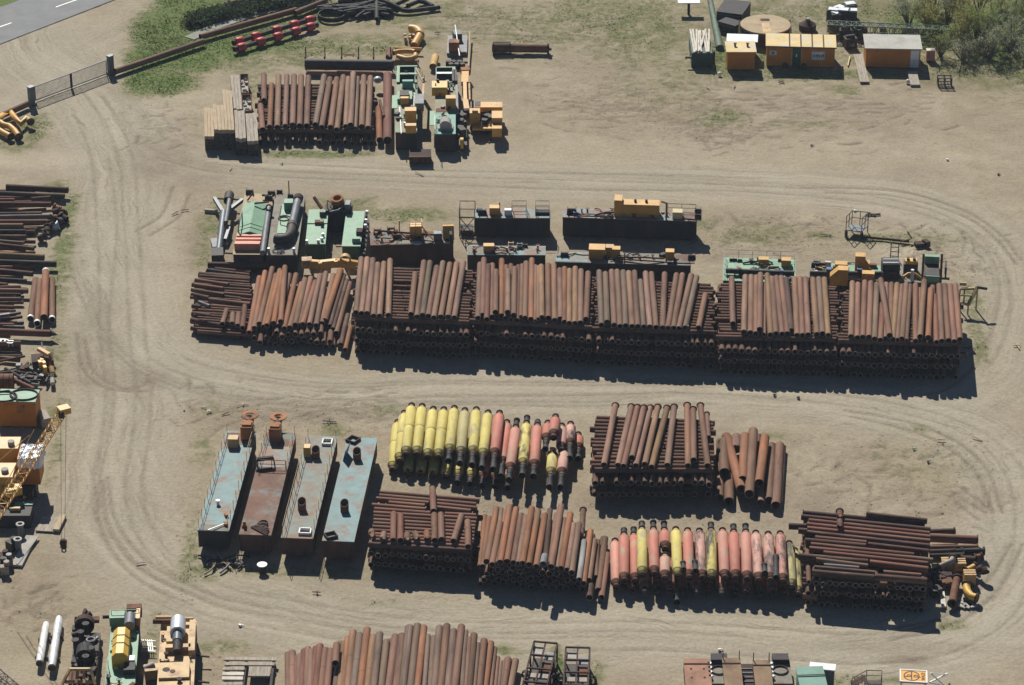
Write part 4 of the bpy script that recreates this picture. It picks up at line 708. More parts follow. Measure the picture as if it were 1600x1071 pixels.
PT = [corner_frame('PO', (72, 765), (245, 777), (237, 207), (405, 195), HP), corner_frame('PO', (310, 790), (492, 802), (468, 205), (632, 215), HP), corner_frame('PO', (556, 805), (730, 825), (708, 222), (872, 236), HP), corner_frame('PO', (793, 825), (968, 840), (935, 236), (1104, 241), HP)]
pl = ['leftmost long pontoon with light blue deck and yellow side railings', 'second long pontoon with a rusty brown deck and orange valve box', 'third long pontoon with grey blue deck, railings and two rusty bollards', 'rightmost long pontoon with light blue deck, two bollards and no railing']
pts_ = [pontoon(f, HP, l, m_, 'hull steel' if i == 0 else 'brown hull', gp) for i, (f, l, m_) in enumerate(zip(PT, pl, ('blue deck', 'rusty deck', 'olive deck', 'blue deck')))]
def at(fr, x, y, z, zone=None): v = fr.L(x, y, z, zone); return Vector((v.x, v.y, z))
for i in (0, 2):
    f, t = PT[i], pts_[i]
    for x in (.06, f.w-.06): MB().rail([(x, .2, HP), (x, f.d-.3, HP)], 1.0, 1.6, .036).build('railing', 'beige steel', t)
f, t = PT[1], pts_[1]
MB().rail([(.06, f.d*.62, HP), (.06, f.d-.3, HP)], 1.0, 1.6, .036).build('railing', 'beige steel', t); MB().rail([(f.w-.06, f.d*.62, HP), (f.w-.06, f.d-.3, HP)], 1.0, 1.6, .036).build('railing', 'beige steel', t)
MB().rail([(.06, f.d*.64, HP), (f.w-.06, f.d*.64, HP)], .8, 1.6, .05).build('railing', 'dark steel', t)
MB().box(.05, f.d*.65, HP, f.w-.05, f.d*.86, HP+.012).build('deck_plate', 'worn blue deck', t)
f, t = PT[0], pts_[0]; MB().box(.1, f.d*.86, HP, f.w-.1, f.d-.3, HP+.012).build('deck_plate', 'rusty deck', t); MB().box(.1, .05, HP, f.w-.1, .9, HP+.012).build('deck_plate', 'grey deck', t)
for i, (bx, by, rx, ry) in enumerate(((355, 235, 370, 107), (518, 245, 535, 115))):
    f, t = PT[i], pts_[i]; c = at(f, bx, by, HP); v = MB(); v.box(c.x-.5, c.y-.45, HP, c.x+.5, c.y+.75, HP+1.25); v.box(c.x-.42, c.y-.2, HP+1.25, c.x+.42, c.y+.6, HP+1.4); bx_ = v.build('valve_box', 'orange rust', t)
    v = MB(); e = f.L(rx, ry, 3.0); e.z = 3.0; v.path([(c.x, c.y+.7, HP+.6), (c.x, e.y-.5, HP+.55), (e.x, e.y-.1, HP+.65), (e.x, e.y, 2.9)], .36, 14, cap=False).build('riser_elbow', 'rust', t)
    v = MB(); v.tube((e.x, e.y, 2.95), (e.x, e.y, 3.05), .78, .4, 28).build('flange_ring', 'orange rust', t)
    v = MB(); v.cyl((e.x, e.y, 0), (e.x, e.y, HP+.5), .09, 8).build('prop', 'dark rust', t)
f, t = PT[0], pts_[0]; c = at(f, 275, 285, HP); MB().box(c.x-.45, c.y-.3, HP, c.x+.45, c.y+.5, HP+.85).build('winch_box', 'tan paint', t)
c = at(f, 187, 622, HP); MB().cyl(c, c+Vector((0, 0, .35)), .13, 12).cyl(c+Vector((0, 0, .35)), c+Vector((0, 0, .42)), .2, 12).build('mooring_bollard', 'white paint', t)
for x, y in ((235, 690), (232, 742)): c = at(f, x, y, HP); MB().obox(c+Vector((0, 0, .12)), (.3, .45, .24), .4).build('deck_fitting', 'orange rust', t)
MB().bar(at(f, 130, 770, HP+.15)+Vector((0, 0, .0)), at(f, 238, 728, HP+.15), .07).build('spar', 'pale steel', t)
for i, spots in ((2, ((752, 352), (672, 652))), (3, ((990, 362), (918, 662)))):
    f, t = PT[i], pts_[i]
    for x, y in spots:
        c = at(f, x, y, HP); n = 18; b = MB(); lo = [c+Vector((.36*math.cos(2*math.pi*k/n), .36*math.sin(2*math.pi*k/n), 0)) for k in range(n)]; hi = [p+Vector((0, 0, .85+.22*math.sin(2*math.pi*k/n))) for k, p in enumerate(lo)]; inn = [c+(p-c)*.82 for p in lo]; ih = [p+Vector((0, 0, .85+.22*math.sin(2*math.pi*k/n))) for k, p in enumerate(inn)]
        j = lambda k: (k+1) % n
        b.add(lo+hi, [(k, j(k), n+j(k), n+k) for k in range(n)], True); b.add(hi+ih, [(k, j(k), n+j(k), n+k) for k in range(n)]); b.add(inn+ih, [(n+k, n+j(k), j(k), k) for k in range(n)], True); b.build('bollard', 'rust', t)
def hatch(fr, t, x, y, a, b, mat, tilt=0.0):
    c = at(fr, x, y, HP); m_ = MB()
    for sx, sy, lx, ly in ((0, -b/2, a, .09), (0, b/2, a, .09), (-a/2, 0, .09, b+.09), (a/2, 0, .09, b+.09)):
        m_.obox(c+Vector((sx*math.cos(tilt)-sy*math.sin(tilt), sx*math.sin(tilt)+sy*math.cos(tilt), .12)), (lx, ly, .24), tilt)
    m_.build('hatch_coaming', mat, t)
hatch(PT[2], pts_[2], 818, 268, .8, .9, 'white paint'); hatch(PT[2], pts_[2], 690, 785, .95, .8, 'white paint'); hatch(PT[3], pts_[3], 967, 255, .9, .9, 'dark rust', -.5); hatch(PT[3], pts_[3], 838, 808, .9, .8, 'dark rust', .5)
f, t = PT[2], pts_[2]; c = at(f, 703, 340, HP); MB().box(c.x-.28, c.y-.3, HP, c.x+.28, c.y+.4, HP+.95).build('control_box', 'yellow paint', t)
f, t = PT[3], pts_[3]; c = at(f, 928, 355, HP); MB().obox(c+Vector((0, .2, .5)), (.06, 1.5, 1.1), -.15, 0, .25).build('leaning_plate', 'blue grey steel', t)
f, t = PT[1], pts_[1]; o = MB(); a, b = at(f, 412, 405, HP), at(f, 508, 395, HP); 
for p, s in ((a, 0), (b, 0)): o.bar(p+Vector((.1, 0, 0)), p+Vector((0, 0, .75)), .1)
o.bar(a+Vector((0, 0, .75)), b+Vector((0, 0, .75)), .3); o.bar(a+Vector((0, -.75, .05)), b+Vector((0, -.75, .05)), .2); tag(o.build('trestle', 'dark rust', None, f.M), 'dark steel trestle standing on the rusty deck of the second pontoon', 'trestle')
o = MB()
for k in range(5): a, b = at(f, 378+k*6, 752-k*2, HP+.07+k*.03), at(f, 470+k*3, 800-k*9, HP+.07+k*.02); o.bar(a, b, .1)
tag(o.build('steel_bars', 'dark rust', None, f.M), 'bundle of dark bars lying on the near end of the rusty pontoon', 'bars')
c = at(f, 445, 740, HP); o = MB(); o.ring(c+Vector((0, 0, .1)), .42, .05, n=24, m=6); o.ring(c+Vector((.06, .05, .2)), .36, .05, n=24, m=6); tag(o.build('hose_coil', 'black rubber', None, f.M), 'dark hose coil lying beside the bars on the rusty pontoon', 'hose')
c = at(f, 340, 752, HP); MB().cyl(c, c+Vector((0, 0, .55)), .14, 12).box(c.x-.2, c.y-.12, HP, c.x+.2, c.y+.12, HP+.2).build('deck_fitting', 'orange rust', t)
# scrap heap and the white topped bollard in front
r_ = random.Random(3)
for k in range(14):
    c = P(355+r_.gauss(0, 13), 882+r_.gauss(0, 4.5)); a = r_.random()*3.14; L = r_.uniform(1.0, 3.0); m_ = MB(); pts = []
    bend = r_.uniform(-1.2, 1.2)
    for s in range(9):
        u = s/8-.5; pts.append((c.x+math.cos(a+bend*u)*L*u, c.y+math.sin(a+bend*u)*L*u, .08+.3*r_.random()*(1-abs(u)*1.6)))
    for s in range(1, 8): pts[s] = tuple((Vector(pts[s-1])+Vector(pts[s])+Vector(pts[s+1]))/3)
    o = m_.path(pts, r_.choice((.05, .07, .09)), 8).build('scrap_hose', r_.choice(('black rubber', 'grey steel', 'dark steel', 'beige steel'))); recentre(o); tag(o, 'bent hose or bar in the tangled scrap heap before the leftmost pontoon', 'scrap', 'tangled scrap before the leftmost pontoon')
c = P(410, 893); t = thing('drum', 'dark drum with a round white lid in front of the pontoons', 'drum', None, None, (c.x, c.y, 0)); MB().cyl((0, 0, 0), (0, 0, .62), .3, 20).build('body', 'dark steel', t); MB().cyl((0, 0, .62), (0, 0, .7), .43, 24).build('lid', 'white paint', t)
# ---------------------------------------------------------------- dredging gear parked along the long row
def bx(mb, f, x, y, z, w, d, h, zone=None, rz=0.0):
    """box whose foot is centred on a surveyed deck point"""
    c = at(f, x, y, z, zone); return mb.obox((c.x, c.y, z+h/2), (w, d, h), rz)
def part(t, f, name, mat, x, y, z, w, d, h, zone=None, rz=0.0): return bx(MB(), f, x, y, z, w, d, h, zone, rz).build(name, mat, t)
def winch(t, f, x, y, z, s=1.0, mat='dark steel', zone=None, name='winch'):
    c = at(f, x, y, z, zone); m_ = MB(); m_.cyl(c+Vector((-.4*s, 0, .32*s)), c+Vector((.4*s, 0, .32*s)), .24*s, 12)
    for k in (-.42, .42): m_.obox(c+Vector((k*s, 0, .3*s)), (.08*s, .7*s, .6*s))
    m_.box(c.x-.5*s, c.y-.4*s, z, c.x+.5*s, c.y+.4*s, z+.1); return m_.build(name, mat, t)
def clutter(t, f, n, z, seed, mats=('dark steel', 'rust', 'grey steel'), x0=.05, x1=.95, y0=.1, y1=.9, name='deck_fitting'):
    r = random.Random(seed)
    for k in range(n):
        x, y = f.w*r.uniform(x0, x1), f.d*r.uniform(y0, y1); m_ = MB(); s = r.uniform(.15, .4)
        if r.random() < .5: m_.obox((x, y, z+s*.4), (s*1.6, s, s*.8), r.random())
        else: m_.cyl((x, y, z), (x, y, z+s*1.3), s*.35, 10); m_.cyl((x, y, z+s*1.3), (x, y, z+s*1.5), s*.6, 10)
        m_.build(name, r.choice(mats), t)
def dress(t, f, z, n, seed, x0=.05, x1=.95, y0=.1, y1=.9):
    """hoses, pipe runs and little valves that lie about on a deck"""
    r = random.Random(seed)
    for k in range(n):
        p = Vector((f.w*r.uniform(x0, x1), f.d*r.uniform(y0, y1), z+.07)); a = r.random()*6.28; pts = [p]
        for j in range(r.randint(3, 6)): a += r.gauss(0, .7); p = p+Vector((math.cos(a), math.sin(a), 0))*r.uniform(.3, .8); p = Vector((min(max(p.x, .1), f.w-.1), min(max(p.y, .1), f.d-.1), z+.06+.12*r.random())); pts.append(p)
        MB().path(pts, r.choice((.035, .05, .07)), 6).build('hose_line', r.choice(('black rubber', 'dark rust', 'grey steel', 'dark steel', 'beige steel')), t)
    for k in range(n): x, y = f.w*r.uniform(x0, x1), f.d*r.uniform(y0, y1); s = r.uniform(.1, .2); MB().cyl((x, y, z), (x, y, z+s*2.2), s*.5, 8).ring((x, y, z+s*2.4), s, .025, n=12, m=5).build('hand_valve', r.choice(('rust', 'red paint', 'dark steel', 'yellow paint')), t)
gR = 'dredger pontoons behind the long row'
H2 = 2.3
# -- blue pontoon with cage at its left end
f = corner_frame('B1', (672, 184), (1106, 190), (678, 128), (1104, 134), H2); t = pontoon(f, H2, 'short light blue pontoon with a black cage at its left end', 'worn blue deck', group=gR, z0=.15)
c = MB()
for x in (-1.6, -.05):
    for y in (.3, 2.2): c.bar((x, y, 0), (x, y, 3.1), .08)
for z in (.1, 1.2, 2.2, 3.1): c.bar((-1.6, .3, z), (-.05, .3, z), .07); c.bar((-1.6, 2.2, z), (-.05, 2.2, z), .07); c.bar((-1.6, .3, z), (-1.6, 2.2, z), .07)
c.bar((-1.6, .3, .1), (-.05, .3, 2.2), .07); c.bar((-1.6, .3, 2.2), (-.05, .3, .1), .07); c.box(-1.5, .5, .1, -.3, 2.0, .6); c.build('cage', 'dark steel', t)
part(t, f, 'control_box', 'yellow paint', 785, 160, H2, 1.0, .8, .75, 'B1'); part(t, f, 'white_box', 'white paint', 863, 168, H2, .7, .5, .6, 'B1')
winch(t, f, 715, 165, H2, .9, zone='B1'); winch(t, f, 700, 150, H2, .6, zone='B1')
for x0, x1 in ((885, 968), (1022, 1100)):
    a, b = at(f, x0, 175, H2, 'B1'), at(f, x1, 175, H2, 'B1'); MB().rail([a, b, b+Vector((0, 1.4, 0)), a+Vector((0, 1.4, 0)), a], 1.0, 1.1, .05).build('guard_rail', 'dark steel', t)
part(t, f, 'grating', 'dark steel', 1060, 160, H2, 1.4, .8, .3, 'B1'); part(t, f, 'mast', 'dark steel', 815, 150, H2, .12, .12, 1.0, 'B1')
# -- long blue pontoon with the yellow machine house
f = corner_frame('B2', (143, 176), (884, 198), (145, 135), (890, 140), H2); t = pontoon(f, H2, 'long dark pontoon carrying a long yellow machine house', 'worn blue deck', group=gR, z0=.15)
c0, c1 = at(f, 432, 172, H2), at(f, 678, 178, H2); W = c1.x-c0.x
h = MB(); h.box(c0.x+.7, c0.y, H2, c1.x, c0.y+1.3, H2+1.35); 
for k in range(5): x = c0.x+.8+(W-.9)*k/4; h.box(x-.03, c0.y-.04, H2, x+.03, c0.y, H2+1.3)
mh = h.build('machine_house', 'yellow paint', t); MB().box(c0.x-.1, c0.y-.05, H2, c0.x+.7, c0.y+1.35, H2+1.8).build('house_end', 'yellow paint', t)
for k in (.45, .7): MB().cyl((c0.x+W*k, c0.y+.7, H2+1.3), (c0.x+W*k, c0.y+.7, H2+1.6), .14, 10).build('exhaust', 'dark rust', mh)
part(t, f, 'cabin_box', 'cream roof', 780, 178, H2, 1.0, .9, .75); winch(t, f, 190, 155, H2, 1.0); winch(t, f, 215, 165, H2, .6, 'blue paint')
c = at(f, 393, 172, H2); MB().ring(c+Vector((0, 0, .15)), .45, .12, n=20).build('tyre_fender', 'black rubber', t)
MB().path([at(f, 320, 165, H2+.2), at(f, 340, 160, H2+1.0), at(f, 380, 150, H2+1.2), at(f, 430, 150, H2+1.2)], .1, 8).build('hose_arm', 'rust', t)
MB().path([at(f, 225, 170, H2+.1), at(f, 300, 172, H2+.25), at(f, 420, 176, H2+.1)], .08, 8).build('pipe_run', 'dark steel', t)
m_ = MB(); m_.bar(at(f, 717, 190, H2), at(f, 717, 190, H2)+Vector((0, 0, 1.9)), .16); m_.bar(at(f, 690, 175, H2)+Vector((0, 0, 1.7)), at(f, 720, 190, H2)+Vector((0, 0, 1.8)), .14); m_.build('davit', 'rust', t)
e = MB(); a = at(f, 800, 185, H2); e.prism([(a.x, a.y-.1), (f.w+.5, .1), (f.w+.5, 1.5), (a.x, f.d-.1)], H2, H2+.12); e.build('bow_plate', 'rusty deck', t)
for x, y in ((895, 150), (895, 180)): winch(t, f, x, y, H2+.1, .7, 'dark rust')
clutter(t, f, 12, H2, 4, x0=.1, x1=.9); dress(t, f, H2, 6, 201)
MB().rail([(f.w*.78, f.d-.1, H2), (f.w-.1, f.d-.1, H2)], .9, 1.2).build('railing', 'dark rust', t)
# -- two pontoons half hidden behind the second and third stacks
f = corner_frame('B1', (632, 388), (1076, 412), (634, 338), (1076, 362), H2); t = pontoon(f, H2, 'light blue pontoon half hidden behind the second crisscross stack', 'blue deck', group=gR, z0=.15)
part(t, f, 'control_box', 'yellow paint', 752, 378, H2, 1.05, .7, .7, 'B1'); MB().box(0, .1, H2, f.w*.32, f.d-.1, H2+.02).build('deck_plate', 'grey deck', t)
for x, y, m_ in ((880, 365, 'blue paint'), (880, 345, 'yellow paint'), (930, 350, 'grey steel'), (960, 355, 'dark steel'), (930, 365, 'dark steel')): winch(t, f, x, y, H2, .55, m_, 'B1')
clutter(t, f, 7, H2, 6, x1=.4); dress(t, f, H2, 6, 202)
f = corner_frame('B2', (103, 412), (850, 458), (104, 362), (856, 392), H2); t = pontoon(f, H2, 'long pontoon with yellow engine houses behind the third crisscross stack', 'grey deck', group=gR, z0=.15)
MB().box(0, .05, H2, f.w*.24, f.d-.1, H2+.02).build('deck_plate', 'blue deck', t)
h = MB(); c = at(f, 285, 405, H2); h.box(c.x, c.y-.1, H2, c.x+1.6, c.y+1.2, H2+1.0); h.build('engine_house', 'yellow paint', t)
h = MB(); c = at(f, 378, 405, H2); h.prof([(c.y, H2), (c.y+1.1, H2), (c.y+1.1, H2+1.0), (c.y+.5, H2+.9)], c.x, c.x+.8); h.build('sloping_cover', 'yellow paint', t)
part(t, f, 'engine_box', 'yellow paint', 438, 398, H2, .8, .8, 1.0); part(t, f, 'engine_box', 'yellow paint', 737, 410, H2, .85, .8, .95)
MB().path([at(f, 480, 400, H2+.3), at(f, 600, 402, H2+.5), at(f, 700, 408, H2+.3)], .09, 8).build('pipe_run', 'rust', t); MB().path([at(f, 470, 412, H2+.2), at(f, 600, 420, H2+.25), at(f, 760, 432, H2+.2)], .07, 8).build('pipe_run', 'dark rust', t)
part(t, f, 'mast', 'rust', 485, 440, H2, .12, .12, 1.3); MB().prism([(f.w*.86, .3), (f.w+.4, .3), (f.w+.4, f.d-.2), (f.w*.86, f.d-.2)], H2, H2+.1).build('bow_plate', 'rusty deck', t)
winch(t, f, 150, 395, H2, .8); winch(t, f, 860, 410, H2+.1, .8, 'dark rust'); winch(t, f, 740, 440, H2, .6, 'blue grey steel'); clutter(t, f, 10, H2, 9, x0=.35); dress(t, f, H2, 6, 203)
# -- green deck behind the fourth stack
f = corner_frame('B3', (118, 462), (542, 455), (120, 312), (544, 335), 1.9); t = pontoon(f, 1.9, 'light green pontoon deck behind the fourth crisscross stack', 'green paint', group=gR, z0=.15)
MB().cyl(at(f, 130, 395, 2.3), at(f, 540, 412, 2.3), .27, 14).build('suction_pipe', 'dark steel', t)
for k in (.2, .8): MB().cyl(at(f, 130, 395, 2.3).lerp(at(f, 540, 412, 2.3), k-.01), at(f, 130, 395, 2.3).lerp(at(f, 540, 412, 2.3), k+.03), .36, 14).build('collar', 'blue paint' if k > .5 else 'black rubber', t)
part(t, f, 'control_box', 'yellow paint', 355, 352, 1.9, 1.0, .7, .6, 'B3'); part(t, f, 'control_box', 'yellow paint', 490, 362, 1.9, .95, .8, .7, 'B3')
MB().path([at(f, 232, 350, 2.0), at(f, 280, 340, 2.1), at(f, 390, 340, 2.1), at(f, 410, 350, 2.0)], .09, 8).build('hose_line', 'black rubber', t); MB().path([at(f, 330, 368, 2.0), at(f, 450, 372, 2.0)], .07, 8).build('hose_line', 'rust', t)
for x, y in ((165, 335), (185, 335), (215, 340), (455, 338), (330, 330)): winch(t, f, x, y, 1.9, .45, 'dark steel', 'B3')
MB().rail([(.05, .2, 1.9), (.05, f.d-.05, 1.9), (f.w-.05, f.d-.05, 1.9), (f.w-.05, f.d*.5, 1.9)], .9, 1.3, .035).build('railing', 'grey steel', t); clutter(t, f, 8, 1.9, 15, y1=.5); dress(t, f, 1.9, 6, 204)
# -- grey green work barge behind the fifth stack
f = corner_frame('GR', (75, 330), (1135, 372), (78, 215), (1135, 240), 1.8); t = pontoon(f, 1.8, 'grey green work barge crowded with yellow boxes behind the fifth stack', 'grey deck', group=gR, z0=.15)
MB().box(f.w*.02, f.d*.5, 1.8, f.w*.62, f.d*.95, 1.82).build('deck_plate', 'green paint', t)
part(t, f, 'control_box', 'yellow paint', 330, 262, 1.8, 1.2, .8, .7, 'GR'); part(t, f, 'engine_house', 'yellow paint', 482, 262, 1.8, 1.0, .9, 1.6, 'GR'); part(t, f, 'engine_step', 'yellow paint', 530, 268, 1.8, .7, .8, .9, 'GR'); part(t, f, 'engine_house', 'yellow paint', 548, 345, 1.8, 1.2, .8, .8, 'GR')
c = at(f, 312, 395, 1.8); MB().profy([(c.x-.9, 1.8), (c.x+.85, 1.8), (c.x+.85, 3.5), (c.x-.1, 3.5), (c.x-.9, 2.7)], c.y, c.y+1.0).build('sloping_cover', 'yellow paint', t)
MB().cyl(at(f, 80, 295, 2.1), at(f, 720, 300, 2.1), .25, 12).build('suction_pipe', 'dark steel', t)
for x in (232, 350, 480): part(t, f, 'valve', 'blue paint', x, 298, 1.95, .5, .55, .6, 'GR')
for x, y in ((135, 225), (175, 240), (150, 275), (120, 240)): winch(t, f, x, y, 1.8, .75, 'dark steel', 'GR')
part(t, f, 'white_bracket', 'pale board', 225, 245, 1.8, .6, .3, .6, 'GR'); part(t, f, 'rusty_box', 'rust', 590, 248, 1.8, .7, .4, .35, 'GR')
m_ = MB(); c = at(f, 725, 320, 1.8); m_.obox(c+Vector((0, .3, .8)), (1.7, 1.5, 1.5), .1); m_.obox(c+Vector((0, -.5, .4)), (1.6, .5, .8), .1); en = m_.build('diesel_engine', 'dark steel', t)
for k in (-.2, .55): MB().obox(c+Vector((0, k, 1.58)), (1.5, .12, .08), .1).build('engine_rail', 'pale steel', en)
m_ = MB(); c = at(f, 890, 300, 1.8); m_.box(c.x-.7, c.y, 1.8, c.x+.7, c.y+.9, 2.8); m_.build('pump_base', 'dark steel', t); m_ = MB(); m_.box(c.x-.55, c.y+.05, 2.8, c.x+.55, c.y+.8, 3.15); pe = m_.build('pump_engine', 'bright yellow paint', t)
for k in (-.3, .3): MB().box(c.x+k-.13, c.y+.2, 3.15, c.x+k+.13, c.y+.6, 3.35).build('filter_box', 'dark steel', pe)
c = at(f, 902, 355, 1.8); MB().cyl(c, c+Vector((0, 0, 1.2)), .16, 12).build('white_stack', 'white paint', t); MB().path([c+Vector((-1, -.2, .3)), c+Vector((-.4, .1, .7)), c+Vector((.3, .1, .7)), c+Vector((1.2, -.3, .2))], .14, 8).build('yellow_hose', 'yellow paint', t)
m_ = MB(); a = at(f, 1002, 365, 1.8); b = at(f, 1120, 365, 1.8); bk = at(f, 1002, 262, 1.8).y; m_.box(a.x, a.y, 1.8, b.x, bk, 2.4); m_.build('black_tank', 'dark steel', t); MB().box(a.x, bk, 1.8, b.x, bk+.5, 3.2).build('tank_end', 'green paint', t); MB().box(a.x-.05, a.y-.1, 1.8, b.x+.05, a.y, 2.5).build('tank_rim', 'green paint', t)
for x in (985, 1133): c = at(f, x, 365, 1.8); MB().bar(c, c+Vector((0, .9, 2.6)), .22).build('spud_post', 'rust', t)
m_ = MB(); c = at(f, 1172, 345, 1.8); m_.bar(c, c+Vector((0, 0, 1.3)), .16); m_.bar(c+Vector((0, 1.2, 0)), c+Vector((0, 1.2, 1.4)), .16); m_.bar(c+Vector((0, 0, 1.2)), c+Vector((0, 1.2, 1.3)), .16); m_.bar(c+Vector((-.4, 0, .1)), c+Vector((.4, 0, .1)), .2); m_.build('stern_frame', 'dark steel', t)
clutter(t, f, 14, 1.8, 21, mats=('dark steel', 'rust', 'pale steel')); dress(t, f, 1.8, 6, 205)
# -- brown barge behind the first stack
HB = 2.5
f = corner_frame('M7', (735, 470), (1530, 530), (745, 362), (1500, 412), HB); t = pontoon(f, HB, 'rusty brown barge with a yellow box and pipe run, behind the first crisscross stack', 'rusty deck', 'brown hull', gR, z0=.15)
MB().prism([(f.w*.28, .05), (f.w-.1, .05), (f.w-.1, f.d*.3), (f.w*.28, f.d*.3)], HB, HB+.03).build('deck_plate', 'grey deck', t)
MB().cyl(at(f, 770, 372, HB+.5), at(f, 1420, 420, HB+.5), .1, 10).build('pipe_run', 'dark rust', t)
for x, y in ((800, 400), (930, 385), (985, 450), (1190, 475)): winch(t, f, x, y, HB, .85, 'dark rust', 'M7')
h = MB(); c = at(f, 1168, 455, HB); h.box(c.x-.6, c.y-.2, HB, c.x+.6, c.y+.7, HB+1.5); h.build('control_box', 'yellow paint', t); MB().rail([(c.x-.6, c.y-.2, HB+1.5), (c.x+.6, c.y-.2, HB+1.5), (c.x+.6, c.y+.7, HB+1.5)], .45, .7, .05).build('box_rail', 'yellow paint', t)
MB().bar(c+Vector((.6, .2, 1.3)), at(f, 1335, 462, HB+.2), .1).build('strut', 'yellow paint', t); part(t, f, 'blue_box', 'blue grey steel', 1378, 458, HB, .8, .7, .8, 'M7')
c = at(f, 1430, 455, HB); MB().prof([(c.y-.3, HB), (c.y+.8, HB), (c.y+1.0, HB+1.1), (c.y+.5, HB+1.2)], c.x, c.x+1.1).build('arm_end', 'yellow paint', t); part(t, f, 'end_post', 'hull steel', 1505, 480, HB, .25, .8, 1.0, 'M7')
c = at(f, 1010, 390, HB); MB().bar(c, c+Vector((0, 0, 1.3)), .12).build('post', 'yellow paint', t); MB().bar(c, at(f, 1100, 450, HB+.1), .08).build('strut', 'dark rust', t)
MB().disc(at(f, 1180, 490, HB), .5, .12, 20).build('hatch_cover', 'pale steel', t); clutter(t, f, 14, HB, 30, mats=('dark rust', 'rust', 'orange rust')); dress(t, f, HB, 6, 206)
# -- green roofed barge and grey barge
gB = 'barges at the left of the long row'
H3 = 2.0
f = corner_frame('M6', (455, 880), (822, 892), (600, 105), (975, 112), H3); t = pontoon(f, H3, 'barge with a pale green ridged roof and four red beams in front', 'beige steel', group=gB, z0=.15)
a, b, c = f.L(548, 625, H3+.35), f.L(800, 632, H3+.35), f.L(610, 240, H3+.35); x0, x1, y0, y1 = a.x-.25, b.x, a.y, c.y
r = MB(); r.profy([(x0, H3), (x1, H3), (x1, H3+.2), ((x0+x1)/2, H3+.6), (x0, H3+.2)], y0, y1); hh = r.build('deck_house', 'green paint', t)
rf = MB(); rf.profy([(x0-.1, H3+.22), ((x0+x1)/2, H3+.63), (x1+.1, H3+.22), (x1+.1, H3+.28), ((x0+x1)/2, H3+.7), (x0-.1, H3+.28)], y0-.1, y1+.1)
for k in (.12, .24): rf.profy([(x0-.1, H3+.28), ((x0+x1)/2, H3+.7), (x1+.1, H3+.28), (x1+.1, H3+.32), ((x0+x1)/2, H3+.76), (x0-.1, H3+.32)], y0+(y1-y0)*k, y0+(y1-y0)*k+.12)
rf.build('roof', 'green paint', hh)
for k in range(4): part(t, f, 'red_beam', 'pale red paint', 655-k*9, 690+k*44, H3, 2.5, .38, .45 if k < 3 else .7)
MB().cyl(at(f, 905, 300, H3+.3), at(f, 828, 870, H3+.3), .3, 14).build('long_pipe', 'grey steel', t); MB().tube(at(f, 908, 285, H3+.7), at(f, 908, 285, H3+.8), .35, .15, 16).build('pipe_flange', 'dark steel', t)
MB().path([at(f, 560, 325, H3+.1), at(f, 545, 380, H3+1.2), at(f, 520, 520, H3+1.2), at(f, 510, 600, H3+.1)], .07, 8).build('hose_line', 'grey timber', t)
for x, y in ((660, 105), (940, 120), (905, 180)): winch(t, f, x, y, H3, .8, 'dark steel', 'M6')
MB().path([at(f, 720, 232, H3+.9), at(f, 820, 222, H3+.9), at(f, 900, 212, H3+.6)], .1, 8).build('bar', 'dark steel', t); MB().path([at(f, 630, 195, H3+.1), at(f, 680, 130, H3+.5), at(f, 690, 100, H3+.6)], .08, 8).build('bar', 'dark rust', t); MB().path([at(f, 820, 125, H3+.4), at(f, 900, 130, H3+.4)], .13, 8).build('bar', 'dark steel', t)
MB().bar(at(f, 340, 870, H3-.3), at(f, 480, 880, H3-.2), .14).build('fender_beam', 'dark and shade-toned timber', t)
f = corner_frame('M6', (885, 885), (1258, 900), (1000, 95), (1375, 108), H3); t = pontoon(f, H3, 'grey barge with a big dark bent pipe lying along its deck', 'grey deck', group=gB, z0=.15)
gg = MB(); a, b = f.L(1010, 620, H3), f.L(1120, 250, H3); gg.box(a.x, a.y, H3, a.x+1.4, b.y, H3+.05); gg.build('green_plate', 'green paint', t); part(t, f, 'green_box', 'green paint', 1165, 300, H3, .9, 1.0, .9)
zz = H3+.55
MB().path([at(f, 985, 690, zz), at(f, 1050, 700, zz), at(f, 1120, 690, zz), at(f, 1170, 650, zz), at(f, 1195, 590, zz), at(f, 1205, 520, zz)], .5, 18, hollow=.12).build('pipe_elbow', 'dark steel', t)
MB().tube(at(f, 1207, 510, zz), at(f, 1280, 190, zz+.2), .4, .04, 20).build('straight_pipe', 'grey steel', t); MB().tube(at(f, 1203, 540, zz), at(f, 1210, 505, zz), .56, .1, 20).build('pipe_flange', 'dark steel', t); MB().tube(at(f, 1278, 195, zz+.2), at(f, 1290, 150, zz+.3), .5, .1, 20).build('pipe_flange', 'dark rust', t)
for x, y, R in ((1105, 420, .6), (1100, 430, .45), (1020, 840, .5), (1060, 850, .35)): MB().ring(at(f, x, y, H3+.1), R, .05, n=22, m=6).build('hose_coil', 'black rubber', t)
MB().path([at(f, 1070, 260, H3+.06), at(f, 1045, 400, H3+.06), at(f, 1060, 510, H3+.06), at(f, 1140, 530, H3+.06)], .05, 6).build('hose_line', 'dark rust', t)
c = at(f, 1170, 190, H3); MB().bar(c, c+Vector((0, 0, 2.2)), .1).build('mast', 'dark steel', t)
for x, y in ((1045, 95), (1185, 150)): winch(t, f, x, y, H3, .6, 'dark steel', 'M6')
for x in (905, 1230): c = at(f, x, 865, H3); MB().cyl(c, c+Vector((0, 0, .5)), .14, 12).build('bollard', 'pale steel', t)
